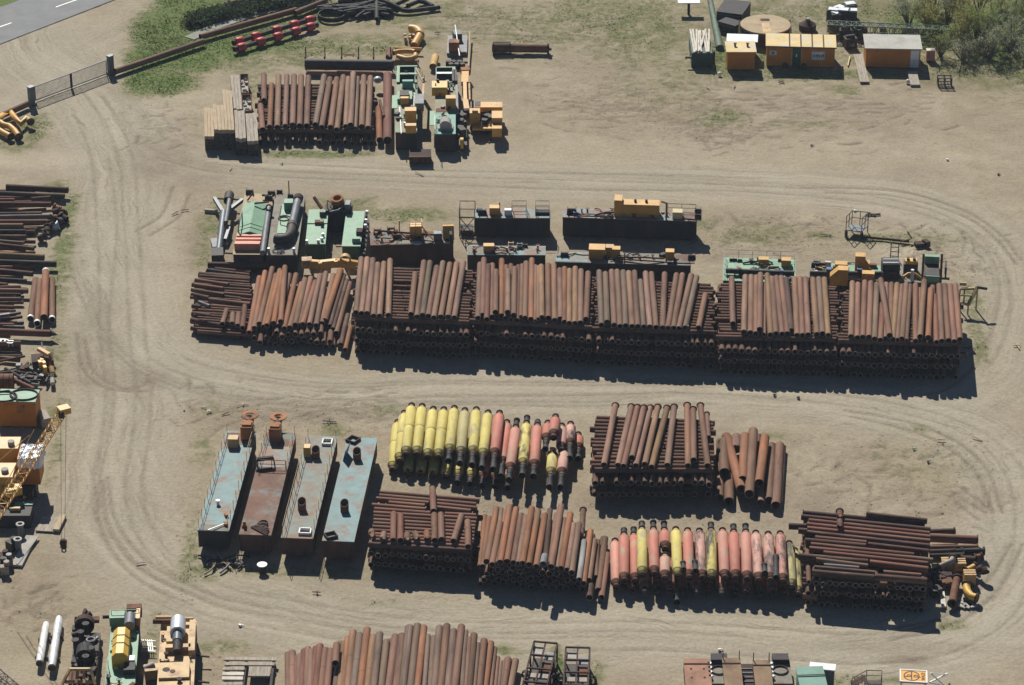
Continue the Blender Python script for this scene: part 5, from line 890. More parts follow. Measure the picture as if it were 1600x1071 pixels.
# -- green machine blocks, black ring block, green box
gM = 'green machine blocks of the long row'
f = corner_frame('M7', (102, 500), (302, 508), (152, 172), (315, 172), 2.0); t = thing('machine_block', 'split pale green machine block right of the grey barge', 'machine', f, gM)
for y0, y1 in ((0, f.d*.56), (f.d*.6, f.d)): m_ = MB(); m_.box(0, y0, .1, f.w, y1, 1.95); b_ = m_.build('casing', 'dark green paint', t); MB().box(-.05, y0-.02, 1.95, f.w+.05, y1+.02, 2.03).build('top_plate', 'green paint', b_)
part(t, f, 'hatch', 'dark green paint', 272, 225, 2.03, .6, .6, .5, 'M7'); part(t, f, 'engine', 'rust', 240, 305, 2.03, .9, .6, .3, 'M7'); part(t, f, 'motor', 'beige steel', 262, 300, 2.3, .3, .3, .25, 'M7')
for x, y in ((275, 430), (265, 470), (120, 495), (230, 490)): c = at(f, x, y, 2.03, 'M7'); MB().cyl(c, c+Vector((0, 0, .35)), .15, 10).build('fitting', 'pale steel', t)
c = at(f, 262, 160, 2.0, 'M7'); MB().bar(c, c+Vector((-.8, 1.0, .8)), .25).build('arm', 'rust', t); m_ = MB(); c = at(f, 318, 190, 2.0, 'M7'); m_.bar(c, c+Vector((0, .2, 1.2)), .1); m_.bar(c+Vector((0, .2, 1.2)), c+Vector((.5, .3, .8)), .1); m_.bar(c, c+Vector((.5, .3, .8)), .1); m_.build('yellow_frame', 'yellow paint', t)
f = corner_frame('M7', (322, 210), (500, 160), (345, 175), (515, 60), 2.4); f.d = max(f.d, 1.6); t = thing('ring_block', 'black steel block with an upright orange ring mouth on top', 'machine', f, gM)
MB().box(0, 0, 0, f.w, f.d, 2.4).build('casing', 'hull steel', t); c = at(f, 425, 125, 2.4, 'M7'); MB().tube((c.x, c.y, 2.4), (c.x-.1, c.y-.25, 3.3), .62, .2, 24).build('ring_mouth', 'orange rust', t); c = at(f, 515, 150, 2.4, 'M7'); MB().box(c.x-.25, c.y-.6, 0, c.x+.25, c.y+.5, 3.0).build('end_post', 'grey steel', t)
MB().path([at(f, 340, 195, 2.45, 'M7'), at(f, 420, 178, 2.6, 'M7'), at(f, 500, 120, 2.6, 'M7')], .1, 8).build('lip', 'blue grey steel', t)
f = corner_frame('M7', (458, 520), (632, 528), (505, 195), (670, 185), 2.0); t = thing('machine_block', 'tall pale green machine block left of the brown barge', 'machine', f, gM)
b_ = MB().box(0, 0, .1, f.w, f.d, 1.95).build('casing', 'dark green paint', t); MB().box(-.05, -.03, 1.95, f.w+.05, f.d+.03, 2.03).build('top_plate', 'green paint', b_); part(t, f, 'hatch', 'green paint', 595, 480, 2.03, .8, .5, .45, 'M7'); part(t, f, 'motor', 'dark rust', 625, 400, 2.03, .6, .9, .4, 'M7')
m_ = MB()
for k in range(7): y = f.d*(.1+.13*k); m_.cyl((f.w+.25, y, 1.2), (f.w+.25, y+.3, 1.9), .12, 8)
m_.box(f.w+.1, 0, .1, f.w+.5, f.d, 1.2); m_.build('pipework', 'dark steel', t)
for y in (.95, .7, .55): MB().cyl((f.w+.3, f.d*y, 1.9), (f.w+.3, f.d*y, 2.3), .16, 10).build('filter', 'pale steel', t)
# -- yellow lifting brace
m_ = MB(); A = [PZ('M7', x, y, z) for x, y, z in ((130, 690, 1.0), (250, 700, 1.3), (400, 685, 1.5), (520, 690, 1.3), (612, 705, 1.0))]
for a, b in zip(A, A[1:]): m_.bar(a, b, .5, .8)
for a in (A[1], A[2], A[3]): m_.obox(a+Vector((0, -.35, .25)), (.35, .3, .3), .3)
o = m_.build('lifting_beam', 'yellow paint'); tag(o, 'wavy yellow steel beam lying behind the orange heap', 'beam'); MB().obox(A[0]+Vector((-.1, 0, .1)), (1.0, .9, .9), .1).build('end_frame', 'tan paint', o); MB().tube(A[2]+Vector((.9, -.1, .3)), A[2]+Vector((.9, .5, .3)), .55, .12, 20).build('saddle', 'tan paint', o)
MB().box(A[1].x-.1, A[1].y-.1, 0, A[1].x+.1, A[1].y+.1, 1.1).build('foot', 'tan paint', o); MB().box(A[3].x-.1, A[3].y-.1, 0, A[3].x+.1, A[3].y+.1, 1.1).build('foot', 'tan paint', o)
# -- grey boom with splayed legs
t = thing('suction_boom', 'blue grey steel boom with splayed legs lying on the sand', 'boom', None, None, PZ('M6', 290, 600)); T = Vector(t.location)
def rel(x, y, z): return PZ('M6', x, y, z)-T
MB().cyl(rel(330, 350, .9), rel(262, 850, .6), .42, 14, .3).build('main_tube', 'blue grey steel', t); MB().cyl(rel(398, 190, 1.5), rel(352, 480, 1.3), .24, 12).build('upper_tube', 'grey steel', t)
MB().bar(rel(205, 165, 1.2), rel(315, 345, 1.0), .35).build('leg', 'blue grey steel', t); MB().bar(rel(572, 185, 1.2), rel(415, 305, 1.1), .35).build('leg', 'blue grey steel', t); MB().bar(rel(395, 545, .8), rel(345, 700, .6), .3).build('strut', 'blue grey steel', t)
MB().bar(rel(205, 165, 1.0), rel(572, 185, 1.0), .16).build('cross_beam', 'dark steel', t); MB().tube(rel(400, 120, 1.2), rel(385, 200, 1.2), .5, .1, 18).build('collar', 'dark steel', t); MB().obox(rel(245, 900, .5), (1.2, 1.8, .9), .1).build('foot_block', 'dark steel', t); MB().obox(rel(220, 760, .4), (.8, 2.0, .5), .2).build('side_frame', 'grey steel', t)
solo(MB().bar(PZ('M6', 85, 320, .12), PZ('M6', 245, 335, .12), .35), 'loose_beam', 'grey timber', 'short grey beam lying beside the splayed blue grey boom', 'beam')
# -- little things at the right of the long row
t = thing('trailer_frame', 'dark mesh sided trailer frame standing alone on the sand', 'trailer', None, None, PZ('B4', 125, 165)); T = Vector(t.location); g_ = lambda x, y, z=0: PZ('B4', x, y, z)-T
a, b, c, d = g_(78, 140, .7), g_(165, 150, .7), g_(200, 118, .7), g_(110, 108, .7); m_ = MB(); m_.add([a, b, c, d]+[p-Vector((0, 0, .1)) for p in (a, b, c, d)], [(0, 1, 2, 3), (7, 6, 5, 4), (0, 4, 5, 1), (1, 5, 6, 2), (2, 6, 7, 3), (3, 7, 4, 0)]); m_.build('platform', 'grey steel', t)
MB().rail([a, d, c, b], 1.5, .9, .07).build('mesh_side', 'dark steel', t)
for p in (a, b): MB().cyl(p+Vector((-.1, -.1, -.35)), p+Vector((.15, -.1, -.35)), .35, 14).build('wheel', 'black rubber', t)
for p in (c, d): MB().bar(p, Vector((p.x, p.y, 0)), .1).build('leg', 'dark steel', t)
m_ = MB(); m_.cyl(PZ('B4', 175, 180, .2), PZ('B4', 430, 205, .15), .13, 10); o = m_.build('drawbar_pole', 'dark rust'); recentre(o); tag(o, 'long dark pole lying on the sand beside the trailer frame', 'pole'); 
o = MB().path([PZ('B4', 380, 208, .2), PZ('B4', 430, 195, .3), PZ('B4', 445, 188, .4), PZ('B4', 420, 150, 1.0)], .07, 8).build('bent_rod', 'rust'); recentre(o); tag(o, 'bent rusty rod at the end of the long dark pole', 'rod')
o = MB().obox(PZ('B4', 500, 220, .2), (1.4, .7, .4), .2).obox(PZ('B4', 525, 215, .3), (.5, .8, .6), .5).build('rusty_scrap', 'dark rust'); recentre(o); tag(o, 'small dark rusty scrap lump right of the long dark pole', 'scrap')
o = MB().bar(PZ('B4', 188, 58, .08), PZ('B4', 270, 52, .08), .15).bar(PZ('B4', 205, 45, .08), PZ('B4', 240, 60, .1), .12).build('plank', 'dark and shade-toned timber'); recentre(o); tag(o, 'crossed dark planks on the sand behind the trailer frame', 'plank')
m_ = MB(); a, b = PZ('GR', 728, 185), PZ('GR', 790, 188)
for p in (a, b): m_.bar(p, p+Vector((0, 0, 1.9)), .09)
for z in (.4, .9, 1.4, 1.9): m_.bar(a+Vector((0, 0, z)), b+Vector((0, 0, z)), .07)
o = m_.build('steel_ladder_frame', 'dark steel'); recentre(o); tag(o, 'upright dark ladder frame behind the work barge', 'ladder')
# yellow A frame on the far right of the long row
m_ = MB(); Z6 = lambda x, y, z: PZ('B4', x, y, z); pts = [Z6(715, 470, 2.2), Z6(800, 468, 2.2), Z6(812, 460, 2.4), Z6(760, 560, 1.0)]
m_.bar(pts[0], pts[1], .22); m_.bar(pts[2], pts[3], .28); m_.bar(Z6(715, 545, 1.2), pts[3], .2); m_.bar(Z6(715, 505, 1.8), Z6(780, 508, 1.8), .14); m_.bar(Z6(740, 470, 2.2), Z6(735, 545, 1.2), .14); m_.bar(Z6(712, 440, 2.5), Z6(750, 442, 2.5), .3)
for p in (pts[0], pts[3], Z6(812, 460, 2.4)): m_.bar(p, Vector((p.x, p.y, 0)), .14)
o = m_.build('support_frame', 'beige steel'); recentre(o); tag(o, 'pale yellow steel support frame right of the fifth crisscross stack', 'frame'); 
o2 = MB().cyl(Z6(810, 462, 2.5), Z6(865, 470, 2.3), .14, 10).build('stub_pipe', 'dark steel'); o2.parent = o; o2.matrix_parent_inverse = Matrix.Translation(-o.location)
# ---------------------------------------------------------------- top of the yard: gate, barrier pipes, hedge, hoses
t = thing('gate', 'grey mesh sliding gate between two square posts by the dirt road', 'gate', None, None, P(50, 163)); T = Vector(t.location)
a, b = P(56, 158.5)-T, P(167, 117)-T; a.z = b.z = 0; u = (b-a).normalized(); HG = 1.75
for k in (0, 1):
    p = (P(50, 164) if k == 0 else P(173.5, 115))-T; m_ = MB(); m_.obox((p.x, p.y, 1.05), (.62, .5, 2.1), math.atan2(u.y, u.x)); m_.obox((p.x, p.y, 2.16), (.7, .58, .12), math.atan2(u.y, u.x)); m_.obox((p.x, p.y, .12), (.85, .7, .24), math.atan2(u.y, u.x)); m_.build('gate_post', 'blue grey steel', t)
m_ = MB(); up = Vector((0, 0, 1))
for z in (.12, HG): m_.bar(a+up*z, b+up*z, .09)
for k in (0, 1): p = a.lerp(b, k); m_.bar(p+up*.1, p+up*HG, .09)
m_.build('gate_frame', 'grey steel', t); p = a.lerp(b, .5); MB().bar(p, p+up*HG, .2).build('middle_post', 'dark steel', t)
m_ = MB(); n = 62
for k in range(1, n): p = a.lerp(b, k/n); m_.bar(p+up*.15, p+up*HG, .03)
for k in range(1, 9): m_.bar(a+up*(HG*k/9), b+up*(HG*k/9), .022)
m_.bar(a+up*.15, a.lerp(b, .5)+up*HG*.55, .03); m_.build('mesh_panel', 'grey steel', t)
gb = 'barrier pipes along the yard edge'
for (x0, y0, x1, y1), lb in zip(((180, 108, 318, 61), (313, 54, 463, 12), (461, 17, 508, -2), (-60, 205, 44, 158)), ('long rusty barrier pipe running from the gate to the hedge', 'barrier pipe along the path behind the hedge', 'short barrier pipe near the black hose heap', 'rusty barrier pipe left of the gate by the bent yellow pipes')):
    A, B = P(x0, y0+4, .48), P(x1, y1+4, .48); o = pipe(A, B, .72, 'b', lb, gb, name='barrier_pipe')
# hedge
def leaf_cloud(mb, c, rx, ry, rz, n, s, rng, shell=.45):
    for _ in range(n):
        d = Vector((rng.gauss(0, 1), rng.gauss(0, 1), rng.gauss(0, 1))).normalized()*(rng.random()**shell); p = Vector((c[0]+d.x*rx, c[1]+d.y*ry, c[2]+d.z*rz)); 
        if p.z < .03: p.z = rng.uniform(.03, .2)
        a = Vector((rng.gauss(0, 1), rng.gauss(0, 1), rng.gauss(0, 1))).normalized(); b = a.cross(Vector((rng.random()-.5, rng.random()-.5, 1))).normalized(); k = s*rng.uniform(.5, 1.3)
        mb.add([p-a*k, p+b*k*.6, p+a*k, p-b*k*.6], [(0, 1, 2, 3)])
def leafmat(name, c1, c2):
    m = mk(name, c1, .7, 0, .45, .7, c2, .5, .35, spec=.2); t_ = m.node_tree; bs_ = t_.nodes['Principled BSDF']; tr = t_.nodes.new('ShaderNodeBsdfTranslucent'); mx = t_.nodes.new('ShaderNodeMixShader'); mx.inputs[0].default_value = .55
    src = bs_.inputs['Base Color'].links[0].from_socket; t_.links.new(src, tr.inputs[0]); out = t_.nodes['Material Output']; t_.links.new(bs_.outputs[0], mx.inputs[1]); t_.links.new(tr.outputs[0], mx.inputs[2]); t_.links.new(mx.outputs[0], out.inputs[0]); return m
leafmat('hedge leaves', (.035, .065, .022), (.06, .09, .035)); leafmat('spring leaves', (.25, .34, .09), (.38, .43, .14)); leafmat('olive leaves', (.36, .35, .10), (.46, .45, .16)); leafmat('dull leaves', (.35, .40, .23), (.46, .47, .33))
r_ = random.Random(8); t = thing('hedge', 'low dark green hedge between the grass bank and the path', 'hedge', None, None, P(385, 22)); T = Vector(t.location); hm = MB(); st = MB()
for k in range(46):
    s = k/45; c = P(296+s*205, 42-s*46+r_.gauss(0, 1.5)); w_ = P(300+s*190, 30-s*52)
    for e in (0, .33, .66, 1): cc = c.lerp(w_, e*.9)-T; leaf_cloud(hm, (cc.x+r_.gauss(0, .3), cc.y, .45), 1.0, .9, .55+.15*r_.random(), 85, .17, r_)
    cc = c.lerp(w_, .5)-T; st.cyl((cc.x, cc.y, 0), (cc.x+.1, cc.y, .7), .05, 6)
hm.build('foliage', 'hedge leaves', t); st.build('stems', 'bark', t)
# two black hoses with red floats
gh = 'black hoses with red floats by the hedge'
for i, (A, B) in enumerate((((366, 66, 490, 30)), ((368, 77, 494, 40))) and (((366, 67), (492, 29)), ((368, 77), (496, 39)))):
    a, b = P(*A, .5), P(*B, .5); d = b-a; L = d.length; u = d.normalized(); t = thing('floating_hose', ('rear', 'front')[i]+' black floating hose carrying red float collars on the grass', 'hose', None, gh, (a.x, a.y, 0)); up = Vector((0, 0, .5))
    MB().path([up-u*.2, up+u*.3, up+u*.35, up+u*(L*.5), up+u*(L-.1), up+u*L], [.33, .33, .27, .27, .33, .33], 14, hollow=.2).build('hose', 'black rubber', t)
    for s in ((.06, .26, .52, .74, .93) if i == 0 else (.07, .30, .51, .73, .91)):
        c = up+u*L*s; MB().path([c-u*.55, c-u*.5, c-u*.2, c+u*.2, c+u*.5, c+u*.55], [.3, .46, .5, .5, .46, .3], 18).build('float_collar', 'red paint', t)
# black hose heap and coil
gk = 'heap of black hoses at the top'
r_ = random.Random(5); nb_ = 0
hs = [((440, 70, .5), (640, 60, .6), (860, 20, .5)), ((480, 95, .5), (620, 90, .6), (840, 60, .7)), ((520, 115, .4), (700, 60, .9), (850, 10, .9)), ((640, 190, .3), (700, 140, .5), (830, 85, .6)), ((720, 170, .3), (800, 140, .4), (870, 120, .4)), ((855, -20, .8), (858, 90, .8), (858, 200, .4)), ((870, -5, .9), (980, 30, .9), (1060, 70, .7), (1120, 108, .4), (1200, 118, .35), (1515, 78, .3)), ((1040, 55, .5), (1120, 20, .6), (1180, -10, .6)), ((1180, 60, .5), (1280, 20, .5), (1360, -10, .5)), ((1280, 10, .7), (1380, 30, .5), (1440, 65, .4)), ((880, 60, .4), (980, 80, .4), (1080, 115, .3)), ((460, 20, .9), (620, 0, .9), (800, -30, .9)), ((560, 130, .3), (640, 120, .3), (760, 70, .4)), ((900, 100, .3), (960, 120, .3), (1020, 140, .25))]
for i, pts in enumerate(hs):
    v = [PZ('H', x, y, z) for x, y, z in pts]; fine = []
    for k in range(len(v)-1): fine += [v[k].lerp(v[k+1], s/5) for s in range(5)]
    fine.append(v[-1])
    for _ in range(3): fine = [fine[0]]+[(fine[k-1]+fine[k]*2+fine[k+1])/4 for k in range(1, len(fine)-1)]+[fine[-1]]
    o = MB().path(fine, .27 if i != 3 else .2, 12, hollow=.25).build('rubber_hose', 'black rubber'); recentre(o); tag(o, 'thick black hose in the tangled hose heap at the top edge' if i != 6 else 'longest black hose, curving out to the right of the hose heap', 'hose', gk)
for k in range(26):
    a = P(530+r_.random()*60, 3+r_.random()*16, .25+r_.random()*.5); an = r_.uniform(-.4, .5); L = r_.uniform(2, 6); d = Vector((math.cos(an), math.sin(an), 0))*L/2; pts = [a-d+Vector((0, 0, r_.random()*.1)), a+Vector((r_.gauss(0, .2), r_.gauss(0, .3), .1)), a+d]
    o = MB().path(pts, .24, 10, hollow=.25).build('rubber_hose', 'black rubber'); recentre(o); tag(o, 'thick black hose in the tangled hose heap at the top edge', 'hose', gk)
c = PZ('H', 400, 185); o = MB()
for k in range(4): o.ring((c.x+r_.gauss(0, .1), c.y+r_.gauss(0, .15), .12+.14*k), 1.75-.06*k, .085, n=34, m=6)
o = o.build('hose_coil', 'black rubber'); recentre(o); tag(o, 'round coil of black hose lying left of the hose heap', 'hose')
o = MB().ring(P(286, 109, .05), 1.0, .03, n=30, m=6).build('hose_loop', 'grey timber'); recentre(o); tag(o, 'thin pale hose loop lying on the grass below the barrier pipe', 'hose')
# bent yellow pipes left of the gate
gy = 'bent yellow pipes left of the gate'
for i, (pts, lb) in enumerate(((((-30, 760), (20, 720), (70, 705), (100, 745), (130, 775), (165, 740), (192, 762)), 'bent yellow pipe nearest the gate with an upturned end'), (((-30, 740), (20, 780), (60, 790), (90, 815), (120, 855)), 'bent yellow pipe in the middle of the three left of the gate'), (((-30, 800), (20, 830), (68, 855)), 'straight yellow pipe end lowest of the three left of the gate'))):
    v = [PZ('R1', x, y, .45+.25*(i == 0)) for x, y in pts]; o = MB().path(v, .33, 14, hollow=.12).build('bent_pipe', 'yellow paint'); recentre(o); tag(o, lb, 'pipe', gy); e = v[-1]; dv = (v[-1]-v[-2]).normalized()
    f_ = MB().tube(e-dv*.06-o.location, e+dv*.06-o.location, .44, .16, 18).build('flange', 'dark steel', o)
# yellow pipe pieces behind the green dredgers
gq = 'yellow pipe pieces behind the green dredgers'
v = [PZ('Y6', x, y, z) for x, y, z in ((400, 150, .6), (450, 150, .65), (510, 165, .7), (555, 200, .7), (565, 250, .65), (545, 290, .6), (510, 350, .55), (470, 420, .5))]
o = MB().path(v, .48, 18, hollow=.1).build('pipe_elbow', 'yellow paint'); recentre(o); tag(o, 'large hooked yellow pipe elbow farthest behind the green dredgers', 'pipe', gq)
MB().tube(v[4]-o.location+Vector((0, .1, 0)), v[4]-o.location-Vector((.1, .1, 0)), .6, .16, 20).build('flange', 'tan paint', o)
for i, (x, y) in enumerate(((330, 268), (400, 275), (465, 280), (335, 318), (405, 312))): c = PZ('Y6', x, y, .35); o = MB().tube(c-Vector((.14, 0, 0)), c+Vector((.14, 0, 0)), .33, .12, 16).build('flange_ring', 'tan paint'); recentre(o); tag(o, 'yellow flange ring in the small stack beside the hooked elbow', 'flange', 'yellow flange rings beside the hooked elbow')
o = pipe(PZ('Y6', 170, 458, .6), PZ('Y6', 590, 470, .6), .36, (.55, .33, .1), 'long thin yellow pipe lying crosswise behind the bent pair', gq, name='yellow_pipe', mat='foam cover')
for i, (dx, dy, dz, lb) in enumerate(((0, 0, .75, 'rear bent yellow pipe of the overlapping pair'), (75, 60, 1.0, 'front bent yellow pipe of the overlapping pair'))):
    pts = [(140+dx, 525+dy), (200+dx, 545+dy), (270+dx, 565+dy), (350+dx, 560+dy), (420+dx, 530+dy), (455+dx*.5, 495+dy)] if i else [(145, 530), (230, 508), (320, 502), (420, 502), (480, 515)]
    o = MB().path([PZ('Y6', x, y, dz) for x, y in pts], .3, 14, hollow=.12).build('bent_pipe', 'yellow paint'); recentre(o); tag(o, lb, 'pipe', gq)
pipe(PZ('Y6', 180, 675, .5), PZ('Y6', 540, 690, .5), .95, (.30, .17, .08), 'wide brownish pipe lying under the bent yellow pair', gq, name='large_bore_pipe')
pipe(PZ('Y6', 88, 500, .8), PZ('Y6', 78, 600, .8), .8, 'b', 'short rusty pipe left of the bent yellow pair', gq, name='short_pipe')
a, b = ends('Y6', (805, 540, 765, 800), .85, .5); o = pipe(a, b, .85, (.58, .38, .13), 'short wide yellow pipe lying alone behind the second green dredger', gq, name='yellow_pipe', mat='foam cover')
# black pipe cradles behind stack A
t = thing('pipe_cradle', 'dark pipe lying in a row of black steel cradles behind the first stack', 'cradle', None, None, PZ('R2', 700, 430)); T = Vector(t.location)
MB().tube(PZ('R2', 705, 398, .9)-T, PZ('R2', 1255, 405, .9)-T, .55, .04, 18).build('pipe', 'dark steel', t); MB().bar(PZ('R2', 705, 432, .3)-T, PZ('R2', 1255, 440, .3)-T, .14).build('base_rail', 'dark rust', t)
for x in (710, 830, 935, 1040, 1135, 1240): 
    p = PZ('R2', x, 405)-T; p.z = 0; m_ = MB(); m_.bar(p+Vector((0, -.7, 0)), p+Vector((0, -.7, 1.3)), .12); m_.bar(p+Vector((0, .7, 0)), p+Vector((0, .7, 1.9)), .12); m_.bar(p+Vector((0, -.7, .25)), p+Vector((0, .7, .25)), .12); m_.build('cradle_frame', 'dark steel', t)
m_ = MB(); p = PZ('R2', 985, 420)-T; p.z = 0
for dx in (-.45, .45): m_.bar(p+Vector((dx, -.5, 1.5)), p+Vector((dx, .6, 1.5)), .12)
m_.bar(p+Vector((-.6, 0, 1.5)), p+Vector((.6, 0, 1.5)), .12); m_.build('top_bracket', 'rust', t)
o = MB().ball(PZ('R2', 1160, 500, 1.2), .5, 12, .8).build('wrapped_bundle', 'pale steel'); recentre(o); o.location.z = 0.8; tag(o, 'pale blue wrapped bundle beside the thickest pipe', 'bundle')
# timber stacks and skips left of stack A
gt = 'timber beams stacked left of the first pipe stack'
# (front-left, front-right, back-left) at the top height in the photo, height, label
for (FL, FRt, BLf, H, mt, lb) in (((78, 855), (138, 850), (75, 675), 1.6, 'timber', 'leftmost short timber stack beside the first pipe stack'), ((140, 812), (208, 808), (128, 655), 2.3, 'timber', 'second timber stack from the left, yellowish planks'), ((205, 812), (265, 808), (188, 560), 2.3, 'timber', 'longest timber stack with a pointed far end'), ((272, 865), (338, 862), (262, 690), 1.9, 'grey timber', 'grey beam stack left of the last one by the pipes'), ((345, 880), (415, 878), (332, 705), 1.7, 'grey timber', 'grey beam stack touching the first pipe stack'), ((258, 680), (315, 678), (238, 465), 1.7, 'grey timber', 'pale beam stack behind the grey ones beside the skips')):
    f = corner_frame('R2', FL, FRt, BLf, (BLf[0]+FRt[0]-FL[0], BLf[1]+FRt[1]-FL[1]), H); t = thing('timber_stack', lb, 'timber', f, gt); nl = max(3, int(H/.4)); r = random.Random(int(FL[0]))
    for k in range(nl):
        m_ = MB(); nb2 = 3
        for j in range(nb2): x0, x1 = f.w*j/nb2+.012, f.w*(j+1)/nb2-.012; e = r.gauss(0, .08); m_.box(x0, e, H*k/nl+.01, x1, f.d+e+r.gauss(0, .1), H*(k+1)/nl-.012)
        m_.build('beam_layer', mt if k == nl-1 else 'dark and shade-toned timber', t)  # layers below the top darkened: shade of the fronts put into their colour
gs = 'open steel skips behind the timber'
for (FL, FRt, BLf, lb) in (((300, 582), (355, 582), (298, 462), 'rear rusty open skip holding rubble behind the timber'), ((312, 695), (375, 695), (308, 590), 'front rusty open skip holding rubble behind the timber')):
    f = corner_frame('R2', FL, FRt, BLf, (BLf[0]+FRt[0]-FL[0], BLf[1]+FRt[1]-FL[1]), 1.5); t = thing('skip', lb, 'skip', f, gs); m_ = MB(); w_, d_ = f.w, max(f.d, 2)
    m_.box(0, 0, 0, w_, d_, .9)
    for a in ((0, 0, w_, .08), (0, d_-.08, w_, d_), (0, .08, .08, d_-.08), (w_-.08, .08, w_, d_-.08)): m_.box(a[0], a[1], .9, a[2], a[3], 1.5)
    m_.build('bin', 'rust', t)
    r = random.Random(3); m_ = MB(); m_.box(.1, .1, .9, w_-.1, d_-.1, 1.02)
    for k in range(14): m_.obox((r.uniform(.2, w_-.2), r.uniform(.2, d_-.2), 1.0+r.random()*.2), (r.uniform(.1, .5), r.uniform(.1, .4), .2), r.random()*3, r.random())
    m_.build('rubble', 'concrete', t)
# ---------------------------------------------------------------- green dredgers and the yellow crane house
gd = 'green cutter dredgers'
HD1 = 2.1
f = corner_frame('M5', (120, 733), (315, 738), (122, 100), (335, 95), HD1); f.zone = 'M5'; t = thing('dredger', 'left green dredger with a black engine and two yellow boxes', 'dredger', f, gd); w_, d_ = f.w, f.d
MB().box(0, 0, .05, w_, d_*.74, HD1-.05).build('hull', 'hull steel', t); MB().box(-.03, -.03, HD1-.05, w_+.03, d_*.74, HD1).build('deck', 'worn green deck', t)
m_ = MB()
for a in ((0, d_*.74, .3, d_), (w_-.3, d_*.74, w_, d_), (.3, d_-.3, w_-.3, d_), (.3, d_*.86, w_-.3, d_*.88)): m_.box(a[0], a[1], .05, a[2], a[3], HD1+.15)
m_.build('open_well', 'dark green paint', t); m_ = MB()
for a in ((-.02, d_*.74, .32, d_+.02), (.34, d_-.26, w_, d_+.02), (.34, d_*.86, w_, d_*.885)): m_.box(a[0], a[1], HD1+.16, a[2], a[3], HD1+.22)
m_.build('well_rim', 'green paint', t)
part(t, f, 'side_plate', 'green paint', 105, 440, HD1, .6, 3.5, .06); part(t, f, 'engine_frame', 'green paint', 205, 410, HD1, 1.6, 2.2, .5); part(t, f, 'engine', 'dark steel', 200, 380, HD1+.5, 1.0, 1.4, .4); part(t, f, 'engine_bonnet', 'yellow paint', 203, 455, HD1+.1, .9, .5, .75)
part(t, f, 'generator', 'grey steel', 350, 480, HD1, .95, 2.6, .9); part(t, f, 'yellow_box', 'yellow paint', 262, 620, HD1, 1.25, 1.0, 1.35); part(t, f, 'yellow_box', 'yellow paint', 265, 735, HD1, 1.15, .7, .9)
part(t, f, 'green_locker', 'blue green paint', 235, 300, HD1, 1.2, .5, .9)
for p0, p1 in (((290, 480, HD1+.3), (305, 350, HD1+1.0)), ((155, 490, HD1+.1), (170, 750, HD1+.1))): MB().bar(at(f, *p0), at(f, *p1), .1).build('white_pole', 'white paint', t)
a, b = at(f, 330, 110, HD1+.4), at(f, 400, 240, HD1+.2); MB().bar(a, b, .5, .1).rail([a, b], .8, 1.2, .05).build('gangway', 'beige steel', t); MB().bar(at(f, 392, 240, HD1), at(f, 375, 540, HD1), .22).build('side_boom', 'tan paint', t)
for x, y in ((390, 240), (300, 620), (205, 680)): c = at(f, x, y, HD1); MB().cyl(c, c+Vector((0, 0, .5)), .13, 10).build('lamp_post', 'pale steel', t)
clutter(t, f, 8, HD1, 41, y1=.7); dress(t, f, HD1, 6, 207)
f = corner_frame('M5', (503, 752), (702, 757), (508, 112), (702, 112), HD1); f.zone = 'M5'; t = thing('dredger', 'right green dredger with a tilted yellow cover and blue green bow deck', 'dredger', f, gd); w_, d_ = f.w, f.d
MB().box(0, 0, .05, w_, d_*.8, HD1-.05).build('hull', 'hull steel', t); MB().box(-.03, d_*.3, HD1-.05, w_+.03, d_*.8, HD1).build('deck', 'worn green deck', t); MB().box(-.03, -.03, HD1-.05, w_+.03, d_*.3-.01, HD1+.03).build('bow_deck', 'blue green paint', t)
m_ = MB()
for a in ((0, d_*.8, .12, d_), (w_-.3, d_*.8, w_, d_), (.12, d_-.2, w_-.3, d_), (.12, d_*.89, w_-.3, d_*.91)): m_.box(a[0], a[1], .05, a[2], a[3], HD1+.2)
m_.build('open_well', 'dark green paint', t); MB().box(.1, d_*.89-.03, HD1+.2, w_, d_*.915, HD1+.27).build('well_rim', 'pale steel', t); MB().box(w_-.32, d_*.8, HD1+.21, w_+.02, d_, HD1+.26).build('well_rim', 'green paint', t); MB().box(.1, d_-.22, HD1+.2, w_-.32, d_+.02, HD1+.26).build('well_rim', 'green paint', t)
c = at(f, 548, 385, HD1); tc_ = MB().prof([(c.y+.2, HD1), (c.y+2.2, HD1), (c.y+2.3, HD1+.75), (c.y+1.7, HD1+1.15), (c.y+.3, HD1+.95), (c.y+.1, HD1+.6)], c.x-.85, c.x+.85).build('tilted_cover', 'bright yellow paint', t); MB().cyl((c.x-.2, c.y+1.6, HD1+1.1), (c.x-.2, c.y+1.6, HD1+1.35), .16, 10).build('cover_cap', 'dark steel', tc_); MB().box(c.x-.5, c.y+.7, HD1+1.0, c.x-.38, c.y+1.2, HD1+1.12).build('cover_handle', 'dark steel', tc_)
part(t, f, 'yellow_box', 'yellow paint', 658, 495, HD1, 1.1, .9, 1.3); part(t, f, 'side_plate', 'green paint', 475, 600, HD1-.4, .55, 3.8, .06); part(t, f, 'rust_plate', 'rust', 565, 520, HD1, 1.2, 1.0, .03); part(t, f, 'rust_plate', 'rust', 632, 380, HD1, .6, 2.0, .03)
m_ = MB(); c = at(f, 605, 705, HD1+.03); m_.cyl(c+Vector((0, -.4, .5)), c+Vector((0, .9, .5)), .62, 16); m_.box(c.x-.8, c.y-.4, HD1+.03, c.x+.8, c.y+.8, HD1+.3); m_.build('motor', 'concrete', t); part(t, f, 'locker', 'blue green paint', 565, 640, HD1+.03, .9, .6, .5)
for x in (700, 680): MB().bar(at(f, x, 130, HD1+.3), at(f, x+5, 240, HD1+.3), .3).build('ladder_arm', 'dark steel', t)
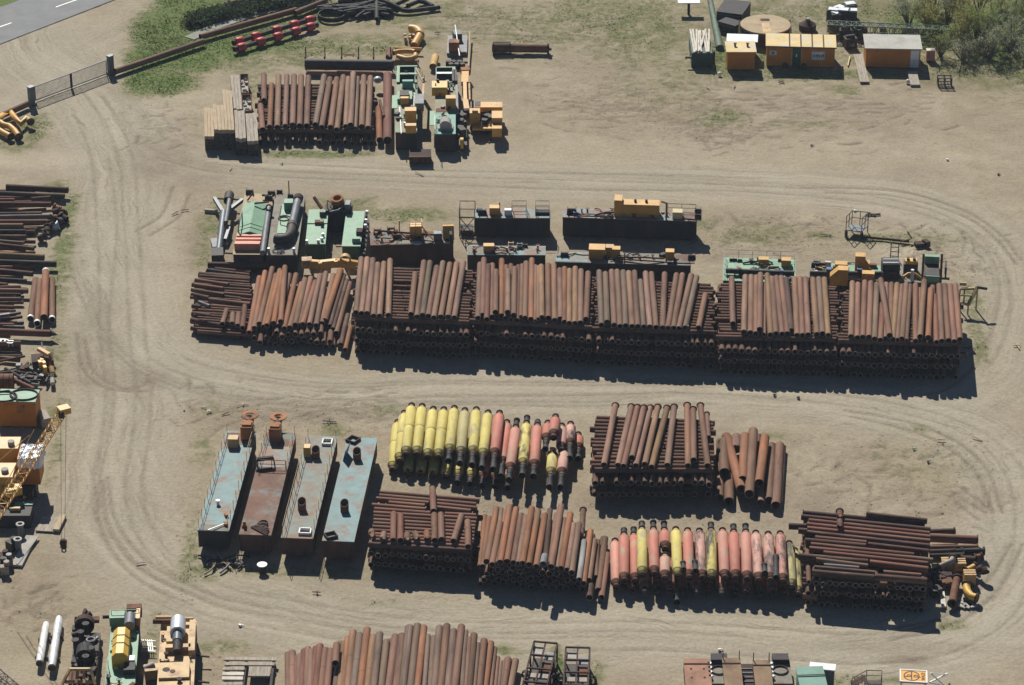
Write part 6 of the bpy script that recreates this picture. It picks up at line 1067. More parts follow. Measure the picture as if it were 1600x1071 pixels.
MB().bar(at(f, 712, 180, HD1), at(f, 722, 560, HD1), .25).build('side_beam', 'grey steel', t); MB().rail([at(f, 502, 640, HD1), at(f, 502, 780, HD1)], .9, 1, .04).build('railing', 'white paint', t)
m_ = MB()
for k in range(7): a = at(f, 745+(k % 2)*25, 560+k*36, .8+.2*(k % 3)); m_.obox(a, (.7, .8, .6+.4*(k % 2)), k*.7)
m_.box(at(f, 735, 790, 0).x, 0, .3, at(f, 735, 790, 0).x+.9, 4.2, .8); m_.build('side_gear', 'dark steel', t); c = at(f, 750, 845, .9); MB().tube(c, c+Vector((.35, 0, 0)), .62, .22, 20).build('sheave', 'bright yellow paint', t); clutter(t, f, 8, HD1, 43, y0=.35, y1=.75); dress(t, f, HD1, 6, 208)
# yellow crane house with its stowed boom
f = Fr((868, 640), (1160, 640), (868, 440), 1.9, 'M5'); t = thing('crane_house', 'yellow machine house on a tracked base right of the green dredgers', 'crane'); t.matrix_world = f.M; w_, d_ = f.w, f.d
m_ = MB(); m_.box(0, .2, .85, w_, d_, 1.1); m_.build('platform', 'yellow paint', t)
def mb5(name, mat, x0, y0, x1, y1, z0, z1): a, b = at(f, x0, y1, z1), at(f, x1, y0, z1); return MB().box(a.x, a.y, z0, b.x, max(b.y, a.y+.3), z1).build(name, mat, t)
cab = mb5('cab', 'yellow paint', 842, 500, 945, 548, 1.1, 2.4); mb5('rear_house', 'yellow paint', 890, 438, 1165, 490, 1.1, 2.2); mb5('counterweight_house', 'yellow paint', 1060, 525, 1165, 596, 1.1, 2.5); mb5('side_house', 'yellow paint', 1062, 600, 1160, 700, .9, 1.9)
a, b = at(f, 892, 483, 2.2), at(f, 950, 436, 2.2); MB().box(a.x, a.y, 2.2, b.x, b.y, 2.24).build('roof_hatch', 'dark steel', t); m_ = MB()
for k in range(7): c = at(f, 985+k % 3*32, 500+k*20, 1.5); m_.obox((c.x, c.y, 1.35), (.7, .6, .6+.15*(k % 3)), k)
m_.build('engine', 'dark steel', t); part(t, f, 'roof_motor', 'tan paint', 895, 535, 2.4, .6, .5, .25)
m_ = MB(); c0, c1 = at(f, 960, 690, .5), at(f, 1045, 690, .5); m_.box(c0.x, c0.y-.2, .4, c1.x, c0.y+.8, 1.1); m_.build('front_bracket', 'tan paint', t)
for x in (960, 1045): MB().bar(at(f, x, 700, .9), at(f, x, 630, 1.5), .14).build('bracket_arm', 'pale board', t)
for x0, x1, y in ((845, 960, 735), (1065, 1160, 740)): 
    a, b = at(f, x0, y, 0), at(f, x1, y, 0); m_ = MB(); L = b.x-a.x; m_.profy([(a.x, .25), (a.x+.3, 0.0), (b.x-.3, 0.0), (b.x, .25), (b.x, .6), (b.x-.3, .85), (a.x+.3, .85), (a.x, .6)], a.y, a.y+.9); m_.build('crawler_track', 'tan paint' if x0 > 1000 else 'dark steel', t)
MB().cyl((w_*.5, d_*.4, 0), (w_*.5, d_*.4, .9), w_*.3, 18).build('slew_base', 'dark steel', t)
t2_ = thing('crane_boom', 'yellow excavator boom lying beside the crane house', 'boom', None, None, PZ('M5', 800, 330)); T = Vector(t2_.location)
v = [PZ('M5', 815, 520, .9)-T, PZ('M5', 800, 430, 1.2)-T, PZ('M5', 795, 260, 1.3)-T, PZ('M5', 800, 150, 1.1)-T]; m_ = MB()
m_.bar(v[0], v[1], .6, .5); m_.bar(v[1], v[2], .4, .5); m_.bar(v[2], v[3], .8, .5); m_.build('arm', 'yellow paint', t2_); MB().cyl(v[1]+Vector((.5, .3, 0)), v[2]+Vector((.5, 0, 0)), .12, 10).build('cylinder', 'tan paint', t2_); MB().obox(v[3]+Vector((0, .4, 0)), (1.0, .9, .7), .2).build('bracket', 'orange rust', t2_); MB().obox(v[0]+Vector((.1, -.2, -.2)), (.9, .8, .9), .2).build('foot', 'dark rust', t2_)
MB().box(v[2].x-.3, v[2].y-.2, 0, v[2].x+.3, v[2].y+.2, 1.1).build('trestle', 'dark steel', t2_)
# rusty bucket in front
f = Fr((248, 975), (465, 972), (250, 905), 1.0, 'M5'); t = thing('bucket', 'dark rusty steel bucket standing on the sand before the green dredgers', 'bucket', f); m_ = MB(); m_.prof([(0, .1), (f.d, .0), (f.d, 1.0), (0, .85)], 0, f.w)
m_.build('body', 'dark rust', t)
for k in (.33, .62, .85): MB().box(f.w*k, -.06, .35, f.w*k+.08, .0, .95).build('tooth', 'rust', t)
MB().box(-.05, -.04, .86, f.w+.05, .1, .95).build('lip', 'rust', t)
# rig behind the second dredger
t = thing('pump_rig', 'small orange pump rig with a white pole behind the second green dredger', 'rig', None, None, PZ('Y6', 1120, 560)); T = Vector(t.location); g_ = lambda x, y, z: PZ('Y6', x, y, z)-T
MB().box(-1.0, -.3, 0, 1.3, 5.0, .35).build('skid', 'grey steel', t); MB().obox(g_(1095, 545, .0)+Vector((0, .2, .9)), (1.2, .9, 1.2)).build('engine_box', 'orange rust', t); MB().bar(g_(1180, 575, .8), g_(1110, 95, 1.6), .11).build('white_pole', 'white paint', t); MB().obox(g_(1145, 260, .8), (.9, 1.3, .9), .2).build('tank', 'dark green paint', t); MB().obox(g_(1090, 370, .6), (.7, 1.0, .6), .2).build('motor', 'dark steel', t)
MB().cyl(g_(1190, 540, .7), g_(1290, 540, .7), .22, 12).build('outlet', 'rust', t); MB().bar(g_(1340, 200, .9), g_(1320, 740, .5), .16).build('ladder_beam', 'beige steel', t)
for k in range(6): MB().obox(g_(1000+k*45, 690+(k % 2)*40, .3), (.5, .5, .6), k*.4).build('scrap_block', 'dark steel', t)
# lone rusty tank pipe
t = thing('mixing_tube', 'lone rusty tube with a barred cage on its left half, alone on the sand', 'tube', None, None, PZ('R3', 850, 330)); T = Vector(t.location); g_ = lambda x, y, z: PZ('R3', x, y, z)-T
MB().tube(g_(675, 300, .6), g_(1030, 305, .6), .48, .05, 20).build('tube', 'rust', t); 
for x in (680, 785): MB().tube(g_(x, 300, .6), g_(x+6, 300, .6), .72, .25, 20).build('collar', 'dark rust', t)
m_ = MB(); a, b = g_(680, 300, .6), g_(785, 300, .6)
for k in range(16): dv = Vector((0, math.cos(k*math.pi/8), math.sin(k*math.pi/8)))*.66; m_.bar(a+dv, b+dv, .06)
m_.build('cage_bars', 'dark rust', t); MB().tube(g_(1018, 305, .6), g_(1032, 305, .6), .6, .14, 20).build('collar', 'dark rust', t); MB().cyl(g_(1030, 308, .5), g_(1045, 310, .5), .15, 10).build('outlet', 'dark rust', t)
# ---------------------------------------------------------------- huts, tank lid and trees at the upper right
gc = 'huts at the upper right'
f = Fr((1000/2.667*0+128, 512), (328, 512), (140, 315), 1.7, 'T4'); t = thing('skip', 'dark green skip heaped with pale boards', 'skip', f, gc); w_, d_ = f.w, f.d; m_ = MB(); m_.prof([(0, 0), (d_, 0), (d_, 1.3), (0, 1.7)], 0, w_); m_.build('bin', 'dark green paint', t); r = random.Random(2)
for k in range(9): x = w_*(.08+.1*k)+.05; y0 = r.uniform(-.1, .2); m_ = MB(); m_.obox((x, d_*.5+.3+y0, 1.75+.06*(k % 3)), (w_*.085, d_*1.05+r.uniform(-.3, .5), .08), r.gauss(0, .05)); m_.build('board', 'pale board', t)
m_ = MB()
for k in range(1, 6): m_.box(w_*k/6-.04, -.06, .1, w_*k/6+.04, 0, 1.6)
m_.build('ribs', 'dark green paint', t); c = PZ('T4', 100, 520); MB().box(-.7, .3, .9, 0, .5, 1.1).build('lifting_arm', 'dark steel', t)
def hut(zone, FL, FRt, BLf, H, name, label, wall, roof, group=gc, over=.12, slope=.0):
    f = Fr(FL, FRt, BLf, H, zone); t = thing(name, label, 'hut', f, group); w_, d_ = f.w, f.d; MB().box(.05, .05, .12, w_-.05, d_-.05, H-.1).build('wall', wall, t)
    MB().prof([(-over, H-.1), (d_+over, H-.1+slope), (d_+over, H+slope), (-over, H)], -over, w_+over).build('roof', roof, t); MB().box(.2, .15, 0, w_-.2, d_-.15, .12).build('sill_beam', 'dark and shade-toned timber', t); return f, t
f, t = hut('T4', (470, 497), (742, 497), (470, 402), 2.35, 'site_hut', 'small orange site hut with a yellow roof and two roof caps', 'orange wall', 'cream roof'); 
for x in (545, 665): c = at(f, x, 445, 2.35); MB().cyl(c, c+Vector((0, 0, .3)), .12, 10).cyl(c+Vector((0, 0, .3)), c+Vector((0, 0, .36)), .2, 10).build('roof_cap', 'dark rust', t)
m_ = MB()
for k in range(1, 9): m_.box(f.w*k/9-.012, .035, .15, f.w*k/9+.012, .05, 2.2)
m_.build('wall_seam', 'orange wall', t)
f, t = hut('T4', (472, 392), (752, 402), (474, 328), 2.2, 'metal_container', 'aluminium roofed container tight behind the small orange hut', 'grey steel', 'aluminium sheet')
# long orange hut with door, signs and roof panels
f, t = hut('TC', (205, 368), (1435, 400), (205, 152), 2.55, 'site_hut', 'long orange site hut with a dark green door and two wall signs', 'orange wall', 'dark and shade-toned timber'); w_, d_ = f.w, f.d
xs = [0, .335, .50, .665, .83, 1.0]
for a, b in zip(xs, xs[1:]): MB().box(w_*a+(.08 if a else -.1), -.1, 2.56, w_*b+(.1 if b == 1 else -.08), d_+.08, 2.62).build('roof_panel', 'cream roof', t)
xd0, xd1 = f.L(662, 560, 1.2).x, f.L(812, 560, 1.2).x; dr = MB().box(xd0, 0.0, .12, xd1, .05, 2.4).build('door', 'dark green paint', t); MB().box(xd1-.55, -.03, 1.3, xd1-.42, 0.0, 1.65).build('notice', 'white paint', dr)
for x in (xd0-.07, xd1+.07): MB().box(x-.05, .0, .12, x+.05, .05, 2.42).build('door_post', 'tan paint', t)
a, b = f.L(1010, 460, 2.0), f.L(1245, 605, 1.2); sg = MB().box(a.x, .0, 1.0, b.x, .05, 2.05).build('sign_panel', 'window grey', t); MB().box(a.x+.25, -.03, 1.75, b.x-.3, .0, 1.87).build('sign_strip', 'white paint', sg)
m_ = MB()
for i, x in enumerate((.12, .3, .42, .55, .7, .83)): m_.box(a.x+(b.x-a.x)*x, -.02, 1.32+.06*(i % 2), a.x+(b.x-a.x)*(x+.09), 0, 1.6+.05*(i % 3))
m_.build('sign_marks', 'blue grey steel', sg); c = f.L(318, 495, 1.7); s2 = MB().box(c.x-.42, 0, 1.45, c.x+.42, .05, 2.0).build('sign_panel', 'window grey', t); MB().box(c.x-.12, -.02, 1.55, c.x+.12, 0, 1.9).build('sign_marks', 'blue grey steel', s2)
m_ = MB()
for k in range(1, 14):
    x = w_*k/14
    if not (xd0-.1 < x < xd1+.1 or a.x-.05 < x < b.x+.05 or abs(x-c.x) < .5): m_.box(x-.012, .035, .15, x+.012, .05, 2.4)
m_.build('wall_seam', 'orange wall', t)
for x in (xd0-.75, xd1+.35): MB().cyl((x, .3, .22), (x, -.12, .22), .34, 16).build('wheel', 'dark rust', t)
# right orange hut with grey roof
f, t = hut('TR', (283, 400), (745, 408), (283, 288), 2.5, 'site_hut', 'orange site hut with a grey felt roof and a white door', 'orange wall', 'grey roof'); w_ = f.w
xd0, xd1 = f.L(655, 500, 1.2).x, f.L(725, 500, 1.2).x; MB().box(xd0, 0, .15, xd1, .05, 1.15).build('door_lower', 'aluminium sheet', t); MB().box(xd0, 0, 1.17, xd1, .05, 2.25).build('door', 'white paint', t); m_ = MB()
for k in range(1, 12):
    x = w_*k/12
    if not xd0-.05 < x < xd1+.05: m_.box(x-.012, .035, .15, x+.012, .05, 2.3)
m_.build('wall_seam', 'orange wall', t)
c = PZ('TR', 695, 690); f2 = Fr((655, 715), (738, 715), (655, 600), .1, 'TR'); o = MB(); o.prof([(0, 0), (3.2, 0), (3.2, .45), (0, .22)], 0, 1.05); solo(o, 'ramp', 'grey timber', 'wooden ramp leading up to the white door of the hut', 'ramp', f2)
f2 = Fr((235, 680), (312, 680), (240, 450), .25, 'TR'); o = MB()
for k in range(4): o.box(k*.26, 0, .14, k*.26+.24, f2.d, .22)
for y in (.2, f2.d*.5, f2.d-.3): o.box(0, y, 0, 1.02, y+.15, .139)
solo(o, 'boardwalk', 'grey timber', 'plank walkway along the left side of the grey roofed hut', 'walkway', f2)
o = MB().bar(PZ('TR', 132, 550, .1), PZ('TR', 148, 470, .2), .12); o = o.build('yellow_post', 'cream roof'); recentre(o); tag(o, 'pale yellow post lying between the two larger orange huts', 'post')
f2 = Fr((885, 725), (995, 725), (885, 668), .0, 'TR'); t = thing('pallet_rack', 'small black slatted rack standing right of the ramp', 'rack', f2)
for y in (0, .9): m_ = MB(); [m_.bar((0, y, z), (f2.w, y, z), .1) for z in (.3, .65, 1.0)]; [m_.bar((x, y, 0), (x, y, 1.05), .12) for x in (0, f2.w*.5, f2.w)]; m_.build('side_frame', 'dark steel', t)
m_ = MB(); [m_.bar((x, 0, .3), (x, .9, .3), .1) for x in (0, f2.w*.25, f2.w*.5, f2.w*.75, f2.w)]; m_.build('slats', 'dark and shade-toned timber', t)
c = PZ('TR', 820, 512); t = thing('red_tank', 'small faded red tank standing right of the grey roofed hut', 'tank', None, None, c); MB().obox((0, .3, .65), (.95, .7, 1.2)).build('body', 'pale red paint', t); MB().obox((0, .3, 1.29), (1.0, .75, .08)).build('lid', 'pale board', t)
for lb, (x, y) in (('round white ball lying on the grass beside the green skip', (1000+332/2.667, 316/2.667)), ('white bucket lying in the grass left of the ramp', (1300+630/5.333, 694/5.333))): c = P(x, y); o = MB().ball((0, 0, .22), .24, 12).build('white_float', 'white paint'); o.location = c; tag(o, lb, 'float')
# round tank lid on a drum
c = PZ('T4', 838, 235, 1.7); t = thing('round_tank', 'wide round rusty beige tank with a flat lid behind the huts', 'tank', None, None, (c.x, c.y, 0)); R = 240/6.154/SCL(38); MB().cyl((0, 0, 0), (0, 0, 1.55), R*.97, 48).build('drum', 'dark rust', t); ld = MB().cyl((0, 0, 1.55), (0, 0, 1.72), R, 56, R*.995).build('lid', 'beige steel', t)
MB().box(-.5, 1.0, 1.72, .55, 1.6, 1.76).build('hatch', 'dark rust', ld); MB().box(-.45, -R*.9, 1.72, .45, .3, 1.735).build('lid_plate', 'tan paint', ld)
for sx in (-1, 1): MB().bar((sx*R*1.04, -.6, 0), (sx*R*1.0, 1.5, 1.6), .18).build('brace', 'beige steel', t)
# dark bins
gbn = 'black bins behind the green skip'
for (FL, FRt, BLf, H, lb) in (((368, 110), (610, 140), (368, -20), 1.6, 'largest black bin behind the green skip'), ((385, 205), (545, 250), (382, 145), 1.2, 'tilted low black bin nearest the green skip')):
    f = Fr(FL, FRt, BLf, H, 'T4'); t = thing('black_bin', lb, 'bin', f, gbn); d_ = max(f.d, 1.5); MB().box(0, 0, 0, f.w, d_, H-.06).build('body', 'dark steel', t); MB().box(-.05, -.05, H-.06, f.w+.05, d_+.05, H).build('lid', 'hull steel', t); MB().box(.2, -.07, H-.35, f.w-.2, 0, H-.28).build('rim', 'grey steel', t)
o = MB().cyl(PZ('T4', 400, 470, .1), PZ('T4', 300, -20, .3), .5, 12, .33).build('fallen_pole', 'dull green paint'); recentre(o); tag(o, 'long grey trunk lying behind the green skip', 'trunk')
t = thing('notice_board', 'white topped board on a dark post at the top edge', 'sign', None, None, P(1076, 22)); MB().bar((0, 0, 0), (0, .2, 1.4), .3).build('post', 'dark rust', t); MB().obox((0, .3, 1.45), (2.6, 1.2, .1)).build('board', 'white paint', t)
# black wrapped bales with silver tops
r = random.Random(12)
for i, (x, y, s) in enumerate(((1482, 190, 1), (1540, 170, 1), (1590, 200, 1.1), (1510, 215, .9), (1640, 150, 1.1), (1660, 200, 1))):
    c = PZ('T4', x, y); t = thing('wrapped_bale', 'black wrapped bale with torn silver top behind the huts', 'bale', None, 'black wrapped bales behind the huts', c); MB().obox((0, 0, .65*s), (1.3*s, 1.2, 1.3*s), r.gauss(0, .2)).build('wrap', 'black plastic', t); MB().obox((r.gauss(0, .1), r.gauss(0, .1), 1.36*s), (1.1*s, .9, .12), r.gauss(0, .4)).build('torn_top', 'aluminium sheet', t)
# long green lattice jib behind the huts
t = thing('lattice_jib', 'long dark green lattice crane jib lying behind the huts', 'jib', None, None, PZ('TR', 10, 250)); T = Vector(t.location); MB().lattice(PZ('TR', -40, 235, 1.1)-T, PZ('TR', 1000, 275, 1.1)-T, 1.3, 1.1, .11, 26).build('lattice', 'dull green paint', t)
for x in (60, 420, 800): c = PZ('TR', x, 255)-T; MB().box(c.x-.3, c.y-.6, 0, c.x+.3, c.y+.6, .5).build('support', 'dark and shade-toned timber', t)
t = thing('pump_drum', 'rusty conical drum behind the long orange hut', 'drum', None, None, PZ('T4', 1240, 285)); MB().cyl((0, 0, 0), (0, 0, .7), 1.0, 18).cyl((0, 0, .7), (0, 0, 1.15), .95, 18, .3).build('body', 'dark rust', t); MB().cyl((0, 0, 1.15), (0, 0, 1.4), .25, 12).build('cap', 'grey steel', t)
for i, (x, y, mt, lb) in enumerate(((110, 330, 'dark steel', 'dark engine block standing between the two larger huts'), (150, 400, 'hull steel', 'low black block in front of the dark engine block'), (30, 285, 'rust', 'rusty pump lying behind the right end of the long hut'), (230, 320, 'dark steel', 'dark crate against the left side of the grey roofed hut'), (860, 340, 'hull steel', 'dark machine block under the bushes right of the hut'), (1240, 340, 'dark steel', 'dark boxy machine beneath the right hand bushes'))):
    c = PZ('TR', x, y); t = thing('machine_scrap', lb, 'machine', None, 'dark scrap machines around the huts', c); MB().obox((0, .3, .6), (1.4, 1.1, 1.2), .2*i).build('block', mt, t); MB().cyl((-.5, .2, 1.2), (.5, .3, 1.3), .28, 12).build('drum', 'dark steel', t); MB().obox((.2, -.3, .5), (.5, .3, .4), .3).build('bracket', 'grey steel', t)
# ---- trees and bushes
def tree(name, label, px, py, h, rx, ry, leaves, n, seed, cat='bush', ns=14):
    r = random.Random(seed); c = P(px, py); t = thing(name, label, cat, None, 'bushes at the upper right corner', c); tb = MB(); cb = MB()
    for k in range(ns):
        a = r.random()*6.28; rad = r.random()**.6; top = Vector((math.cos(a)*rx*rad*.9, math.sin(a)*ry*rad*.9, h*r.uniform(.65, 1.0)*(1-.25*rad))); b0 = Vector((math.cos(a)*.25*rad, math.sin(a)*.25*rad, 0)); mid = b0.lerp(top, .5)+Vector((r.gauss(0, .15), r.gauss(0, .15), .3))
        tb.path([b0, mid, top], [.07, .04, .012], 5)
        for j in range(11):
            s = r.uniform(.3, 1); p = (b0.lerp(mid, s*2) if s < .5 else mid.lerp(top, s*2-1)); e = p+Vector((r.gauss(0, .5), r.gauss(0, .5), r.uniform(.1, .8))); tb.path([p, e], [.02, .008], 3, cap=False)
            leaf_cloud(cb, (e.x, e.y, e.z), .42, .42, .38, max(1, int(n*1.35/ns/9)), .075, r, .6)
    tb.build('trunk', 'bark', t); cb.build('crown', leaves, t)
for i, (px, py, h, rx, lv, n, lb) in enumerate(((1420, 40, 4.5, 2.6, 'dull leaves', 1900, 'thin grey green bush at the left of the corner thicket'), (1452, 46, 3.8, 2.6, 'olive leaves', 2000, 'low olive bush just behind the grey roofed hut'), (1480, 40, 5.2, 2.2, 'dull leaves', 1300, 'bare twiggy bush with dark stems in the thicket'), (1510, 52, 5.6, 2.9, 'olive leaves', 3000, 'tall yellow olive bush in the middle of the thicket'), (1530, 20, 5.5, 2.6, 'olive leaves', 2400, 'yellow olive bush at the top edge of the thicket'), (1556, 50, 6.0, 2.6, 'spring leaves', 2000, 'fresh green bush right of the yellow olive one'), (1580, 82, 6.0, 3.4, 'dull leaves', 2300, 'large pale twiggy bush at the right edge'),
        (1545, 92, 4.2, 2.8, 'dull leaves', 1500, 'sparse grey bush over the shaded ground'), (1600, 40, 6.5, 3.0, 'dull leaves', 1800, 'tall sparse bush cut by the right edge'), (1470, 88, 3.4, 2.4, 'spring leaves', 900, 'thin low bush beside the small red tank'), (1505, 95, 3.2, 2.6, 'dull leaves', 900, 'low twiggy bush in the dark patch'), (1610, 110, 4.5, 3.0, 'dull leaves', 1300, 'low spreading bush at the right edge below the others'), (1445, 10, 4.6, 2.6, 'spring leaves', 1500, 'green bush at the top edge left of the olive ones'), (1490, 8, 5.0, 2.4, 'dull leaves', 1200, 'bare pale stemmed bush at the top edge'), (1585, 5, 6.5, 3.2, 'spring leaves', 1900, 'green bush in the top right corner'), (1535, 70, 5.2, 3.0, 'spring leaves', 2200, 'dense green bush between the olive ones and the right edge'), (1460, 20, 5.4, 2.6, 'dull leaves', 1600, 'tall thin grey bush behind the low olive one'), (1505, 72, 4.6, 2.8, 'olive leaves', 1900, 'dense olive bush in front of the tall yellow one'), (1590, 60, 5.8, 3.0, 'spring leaves', 1900, 'dense green bush against the right edge of the photo'))):
    tree('bush', lb, px, py, h, rx, rx*1.1, lv, n, 60+i)
# ---------------------------------------------------------------- left edge: scrap, tank container, crawler crane
gj = 'scrap along the left edge'
r_ = random.Random(17)
for i, (x, y, mt) in enumerate(((355, 310, 'dark rust'), (390, 330, 'rust'), (400, 350, 'dark rust'), (335, 350, 'rust'), (310, 385, 'dark steel'), (345, 400, 'pale steel'), (300, 420, 'dark rust'), (360, 290, 'orange rust'), (370, 370, 'dark steel'), (320, 400, 'rust'), (260, 470, 'dark rust'))):
    c = PZ('R5', x, y); o = MB(); a = Vector((math.cos(i*1.3), math.sin(i*1.3), .25))
    o.tube(Vector((0, 0, .45))-a*.35, Vector((0, 0, .45))+a*.35, .38, .1, 16); o.tube(Vector((0, 0, .45))+a*.3, Vector((0, 0, .45))+a*.4, .5, .2, 16); o.box(-.2, -.2, 0, .2, .2, .15)
    o = o.build('pipe_fitting', mt); o.location = c; tag(o, 'rusty flanged pipe fitting in the heap at the right ends of the left edge pipes', 'fitting', 'flanged fittings heaped beside the left edge pipes')
for i, (x0, y0, x1, y1, z, mt) in enumerate(((-60, 945, 130, 915, .6, 'dark steel'), (-40, 965, 140, 940, .5, 'dark rust'), (0, 985, 150, 975, .3, 'dark steel'), (-20, 935, 60, 925, .9, 'grey steel'), (20, 1000, 150, 1005, .3, 'dark steel'))):
    o = MB().bar(PZ('R5', x0, y0, z), PZ('R5', x1, y1, z), .25).build('steel_section', mt); recentre(o); tag(o, 'dark steel section in the shaded bundle left of the white capped pipes', 'beam', 'dark steel sections by the white capped pipes')
c0, c1 = PZ('LJ', 755, 200, .6), PZ('LJ', 868, 225, .6); o = MB().cyl(c0, c1, .36, 16, .05).build('pointed_tip', 'dark steel'); recentre(o); tag(o, 'dark pointed tip at the right end of the lowest left edge pipe', 'tip')
def jz(x, y, z=0.0): return PZ('LJ', x, y, z)
o = MB()
A = [jz(x, 300 if x < 130 else 320, .9) for x in (-40, 20, 80, 140, 200)]; B_ = [p+Vector((0, -.5, 0)) for p in A]
for p, q2 in zip(A, A[1:]): o.bar(p, q2, .1)
for p, q2 in zip(B_, B_[1:]): o.bar(p, q2, .1)
for p, q2 in zip(A, B_): o.bar(p, q2, .1); o.bar(q2, Vector((q2.x, q2.y, 0)), .1)
o = o.build('ladder_rack', 'pale steel'); recentre(o); tag(o, 'pale ladder like frame lying on pipes at the left edge', 'frame')
for i, (x0, y0, x1, y1, z, d, c) in enumerate(((-60, 395, 310, 390, .5, .6, 'r'), (-60, 360, 320, 350, .8, .4, 'b'), (-60, 430, 310, 440, .3, .6, 'd'), (-60, 548, 320, 545, .5, .22, 'p'), (-60, 640, 380, 555, .6, .22, 'r'), (-60, 575, 300, 610, .3, .5, 'd'), (-60, 690, 90, 655, .5, .3, 'p'), (80, 740, 460, 960, .5, .3, 'k'), (200, 905, 520, 1050, .6, .35, 'r'), (-60, 830, 260, 790, .4, .4, 'k'), (250, 790, 560, 830, .5, .2, 'd'), (330, 840, 640, 880, .4, .25, 'k'), (300, 960, 600, 990, .3, .25, 's'))):
    pipe(jz(x0, y0, z), jz(x1, y1, z), d, c, '%s pipe or rod, %s from the back above the tank container' % (PAL[c][0], ORD[i]), gj, name='scrap_pipe')
t = thing('rusty_cylinder', 'short fat rusty cylinder behind the green topped tank container', 'cylinder', None, None, jz(60, 1040)); T = Vector(t.location); MB().cyl(jz(-60, 960, .9)-T, jz(205, 955, .9)-T, .85, 24).build('shell', 'rust', t)
for x in (60, 150): MB().tube(jz(x, 958, .9)-T, jz(x+8, 958, .9)-T, .88, .06, 24).build('hoop', 'dark rust', t)
for i in range(34):
    c = jz(r_.uniform(250, 740), r_.uniform(750, 1000)); an = r_.random()*3.1; L = r_.uniform(.5, 2.0); o = MB(); d = Vector((math.cos(an)*L/2, math.sin(an)*L/2, r_.uniform(-.15, .15)))
    if i % 3 == 0: o.obox((0, 0, .35), (r_.uniform(.3, .9), r_.uniform(.3, .8), r_.uniform(.3, .7)), an)
    elif i % 3 == 1: o.path([Vector((0, 0, .4))-d, Vector((r_.gauss(0, .2), r_.gauss(0, .2), .5)), Vector((0, 0, .4))+d], r_.uniform(.06, .16), 8)
    else: o.bar(Vector((0, 0, .4))-d, Vector((0, 0, .4))+d, r_.uniform(.08, .25))
    o = o.build('scrap_piece', r_.choice(('dark steel', 'dark steel', 'dark rust', 'grey steel', 'rust', 'black rubber'))); o.location = c; tag(o, 'dark piece of scrap steel in the tangled heap above the tank container', 'scrap', 'tangled scrap above the tank container')
t = thing('yellow_machine', 'broken yellow machine frame standing among the scrap', 'machine', None, None, jz(640, 740)); T = Vector(t.location); g_ = lambda x, y, z: jz(x, y, z)-T
MB().bar(g_(585, 440, 1.7), g_(745, 530, 1.5), .4, .3).build('top_beam', 'yellow paint', t); MB().bar(g_(632, 340, 2.0), g_(645, 440, 1.6), .14).build('lever', 'pale board', t); MB().bar(g_(525, 600, .9), g_(550, 750, .4), .3).build('side_arm', 'yellow paint', t); MB().bar(g_(765, 540, 1.3), g_(760, 720, .6), .25).build('side_arm', 'orange rust', t)
MB().obox(g_(650, 640, .6), (2.0, 1.6, 1.0), .2).build('engine', 'dark rust', t)
for x, y in ((610, 690), (640, 650), (670, 700), (685, 770)): MB().obox(g_(x, y, .8), (.3, .5, .9), .4).build('bracket', 'bright yellow paint', t)
MB().cyl(g_(775, 720, .8), g_(800, 810, .5), .25, 12).build('cylinder', 'tan paint', t); MB().bar(g_(790, 830, .5), g_(800, 980, .3), .35).build('strut', 'dark rust', t); MB().cyl(g_(795, 900, .5), g_(800, 975, .4), .22, 12).build('sleeve', 'concrete', t)
# green topped tank container
f = Fr((-60, 285), (585, 300), (-60, 85), 2.7, 'LC'); t = thing('tank_container', 'orange container with a pale green roof and black hose loops on it', 'container', f); w_, d_ = f.w, f.d; MB().box(0, 0, .1, w_, d_, 2.62).build('wall', 'orange wall', t); MB().box(-.04, -.04, 2.62, w_+.04, d_+.04, 2.7).build('roof', 'green paint', t)
c = f.L(365, 375, 2.0); MB().box(c.x-.4, -.03, 1.5, c.x+.35, 0, 2.3).build('plate', 'orange rust', t); MB().box(.2, .2, 0, w_-.2, d_-.2, .1).build('skid', 'dark and shade-toned timber', t)
for x, y, R in ((400, 180, 1.0), (60, 210, .95)): c = at(f, x, y, 2.76); MB().ring((c.x, c.y, 2.78), R, .07, n=30, m=6, squash=1.25).build('hose_loop', 'black rubber', t)
MB().path([at(f, -20, 130, 2.9), at(f, 150, 110, 2.95), at(f, 240, 190, 2.9), at(f, 300, 290, 2.8)], .07, 8).build('hose', 'dark rust', t)
f = Fr((700, 600), (850, 570), (680, 440), .9, 'LC'); solo(MB().box(0, 0, 0, f.w, f.d, .9), 'grey_box', 'grey timber', 'grey brown box lying tilted right of the tank container', 'box', f)
solo(MB().bar(PZ('LC', 600, 520, .1), PZ('LC', 720, 690, .1), .5, .15), 'plank', 'grey timber', 'pale plank lying beside the grey brown box', 'plank').__setitem__('kind', 'thing')
# crawler crane
t = thing('crawler_crane', 'large yellow crane house with a silver tarpaulin at the left edge', 'crane', None, None, PZ('LD', 90, 880)); T = Vector(t.location); g_ = lambda x, y, z: PZ('LD', x, y, z)-T
def gbox(name, mat, x0, y0, x1, y1, zt, zb): 
    a, b = g_(x0, y1, zt), g_(x1, y0, zt); return MB().box(a.x, a.y, zb, b.x, b.y, zt).build(name, mat, t)
hs_ = gbox('engine_house', 'yellow paint', -160, 20, 235, 150, 3.9, 1.3); gbox('cab', 'yellow paint', -160, 310, 180, 470, 3.2, 1.3); gbox('turntable', 'yellow paint', 150, 270, 460, 330, 2.9, 1.2)
c = g_(125, 105, 3.9); MB().cyl(c, c+Vector((0, 0, .35)), .3, 16).build('roof_vent', 'concrete', hs_); c = g_(55, 410, 3.2); MB().cyl(c, c+Vector((0, 0, .3)), .32, 16).build('roof_vent', 'concrete', t)
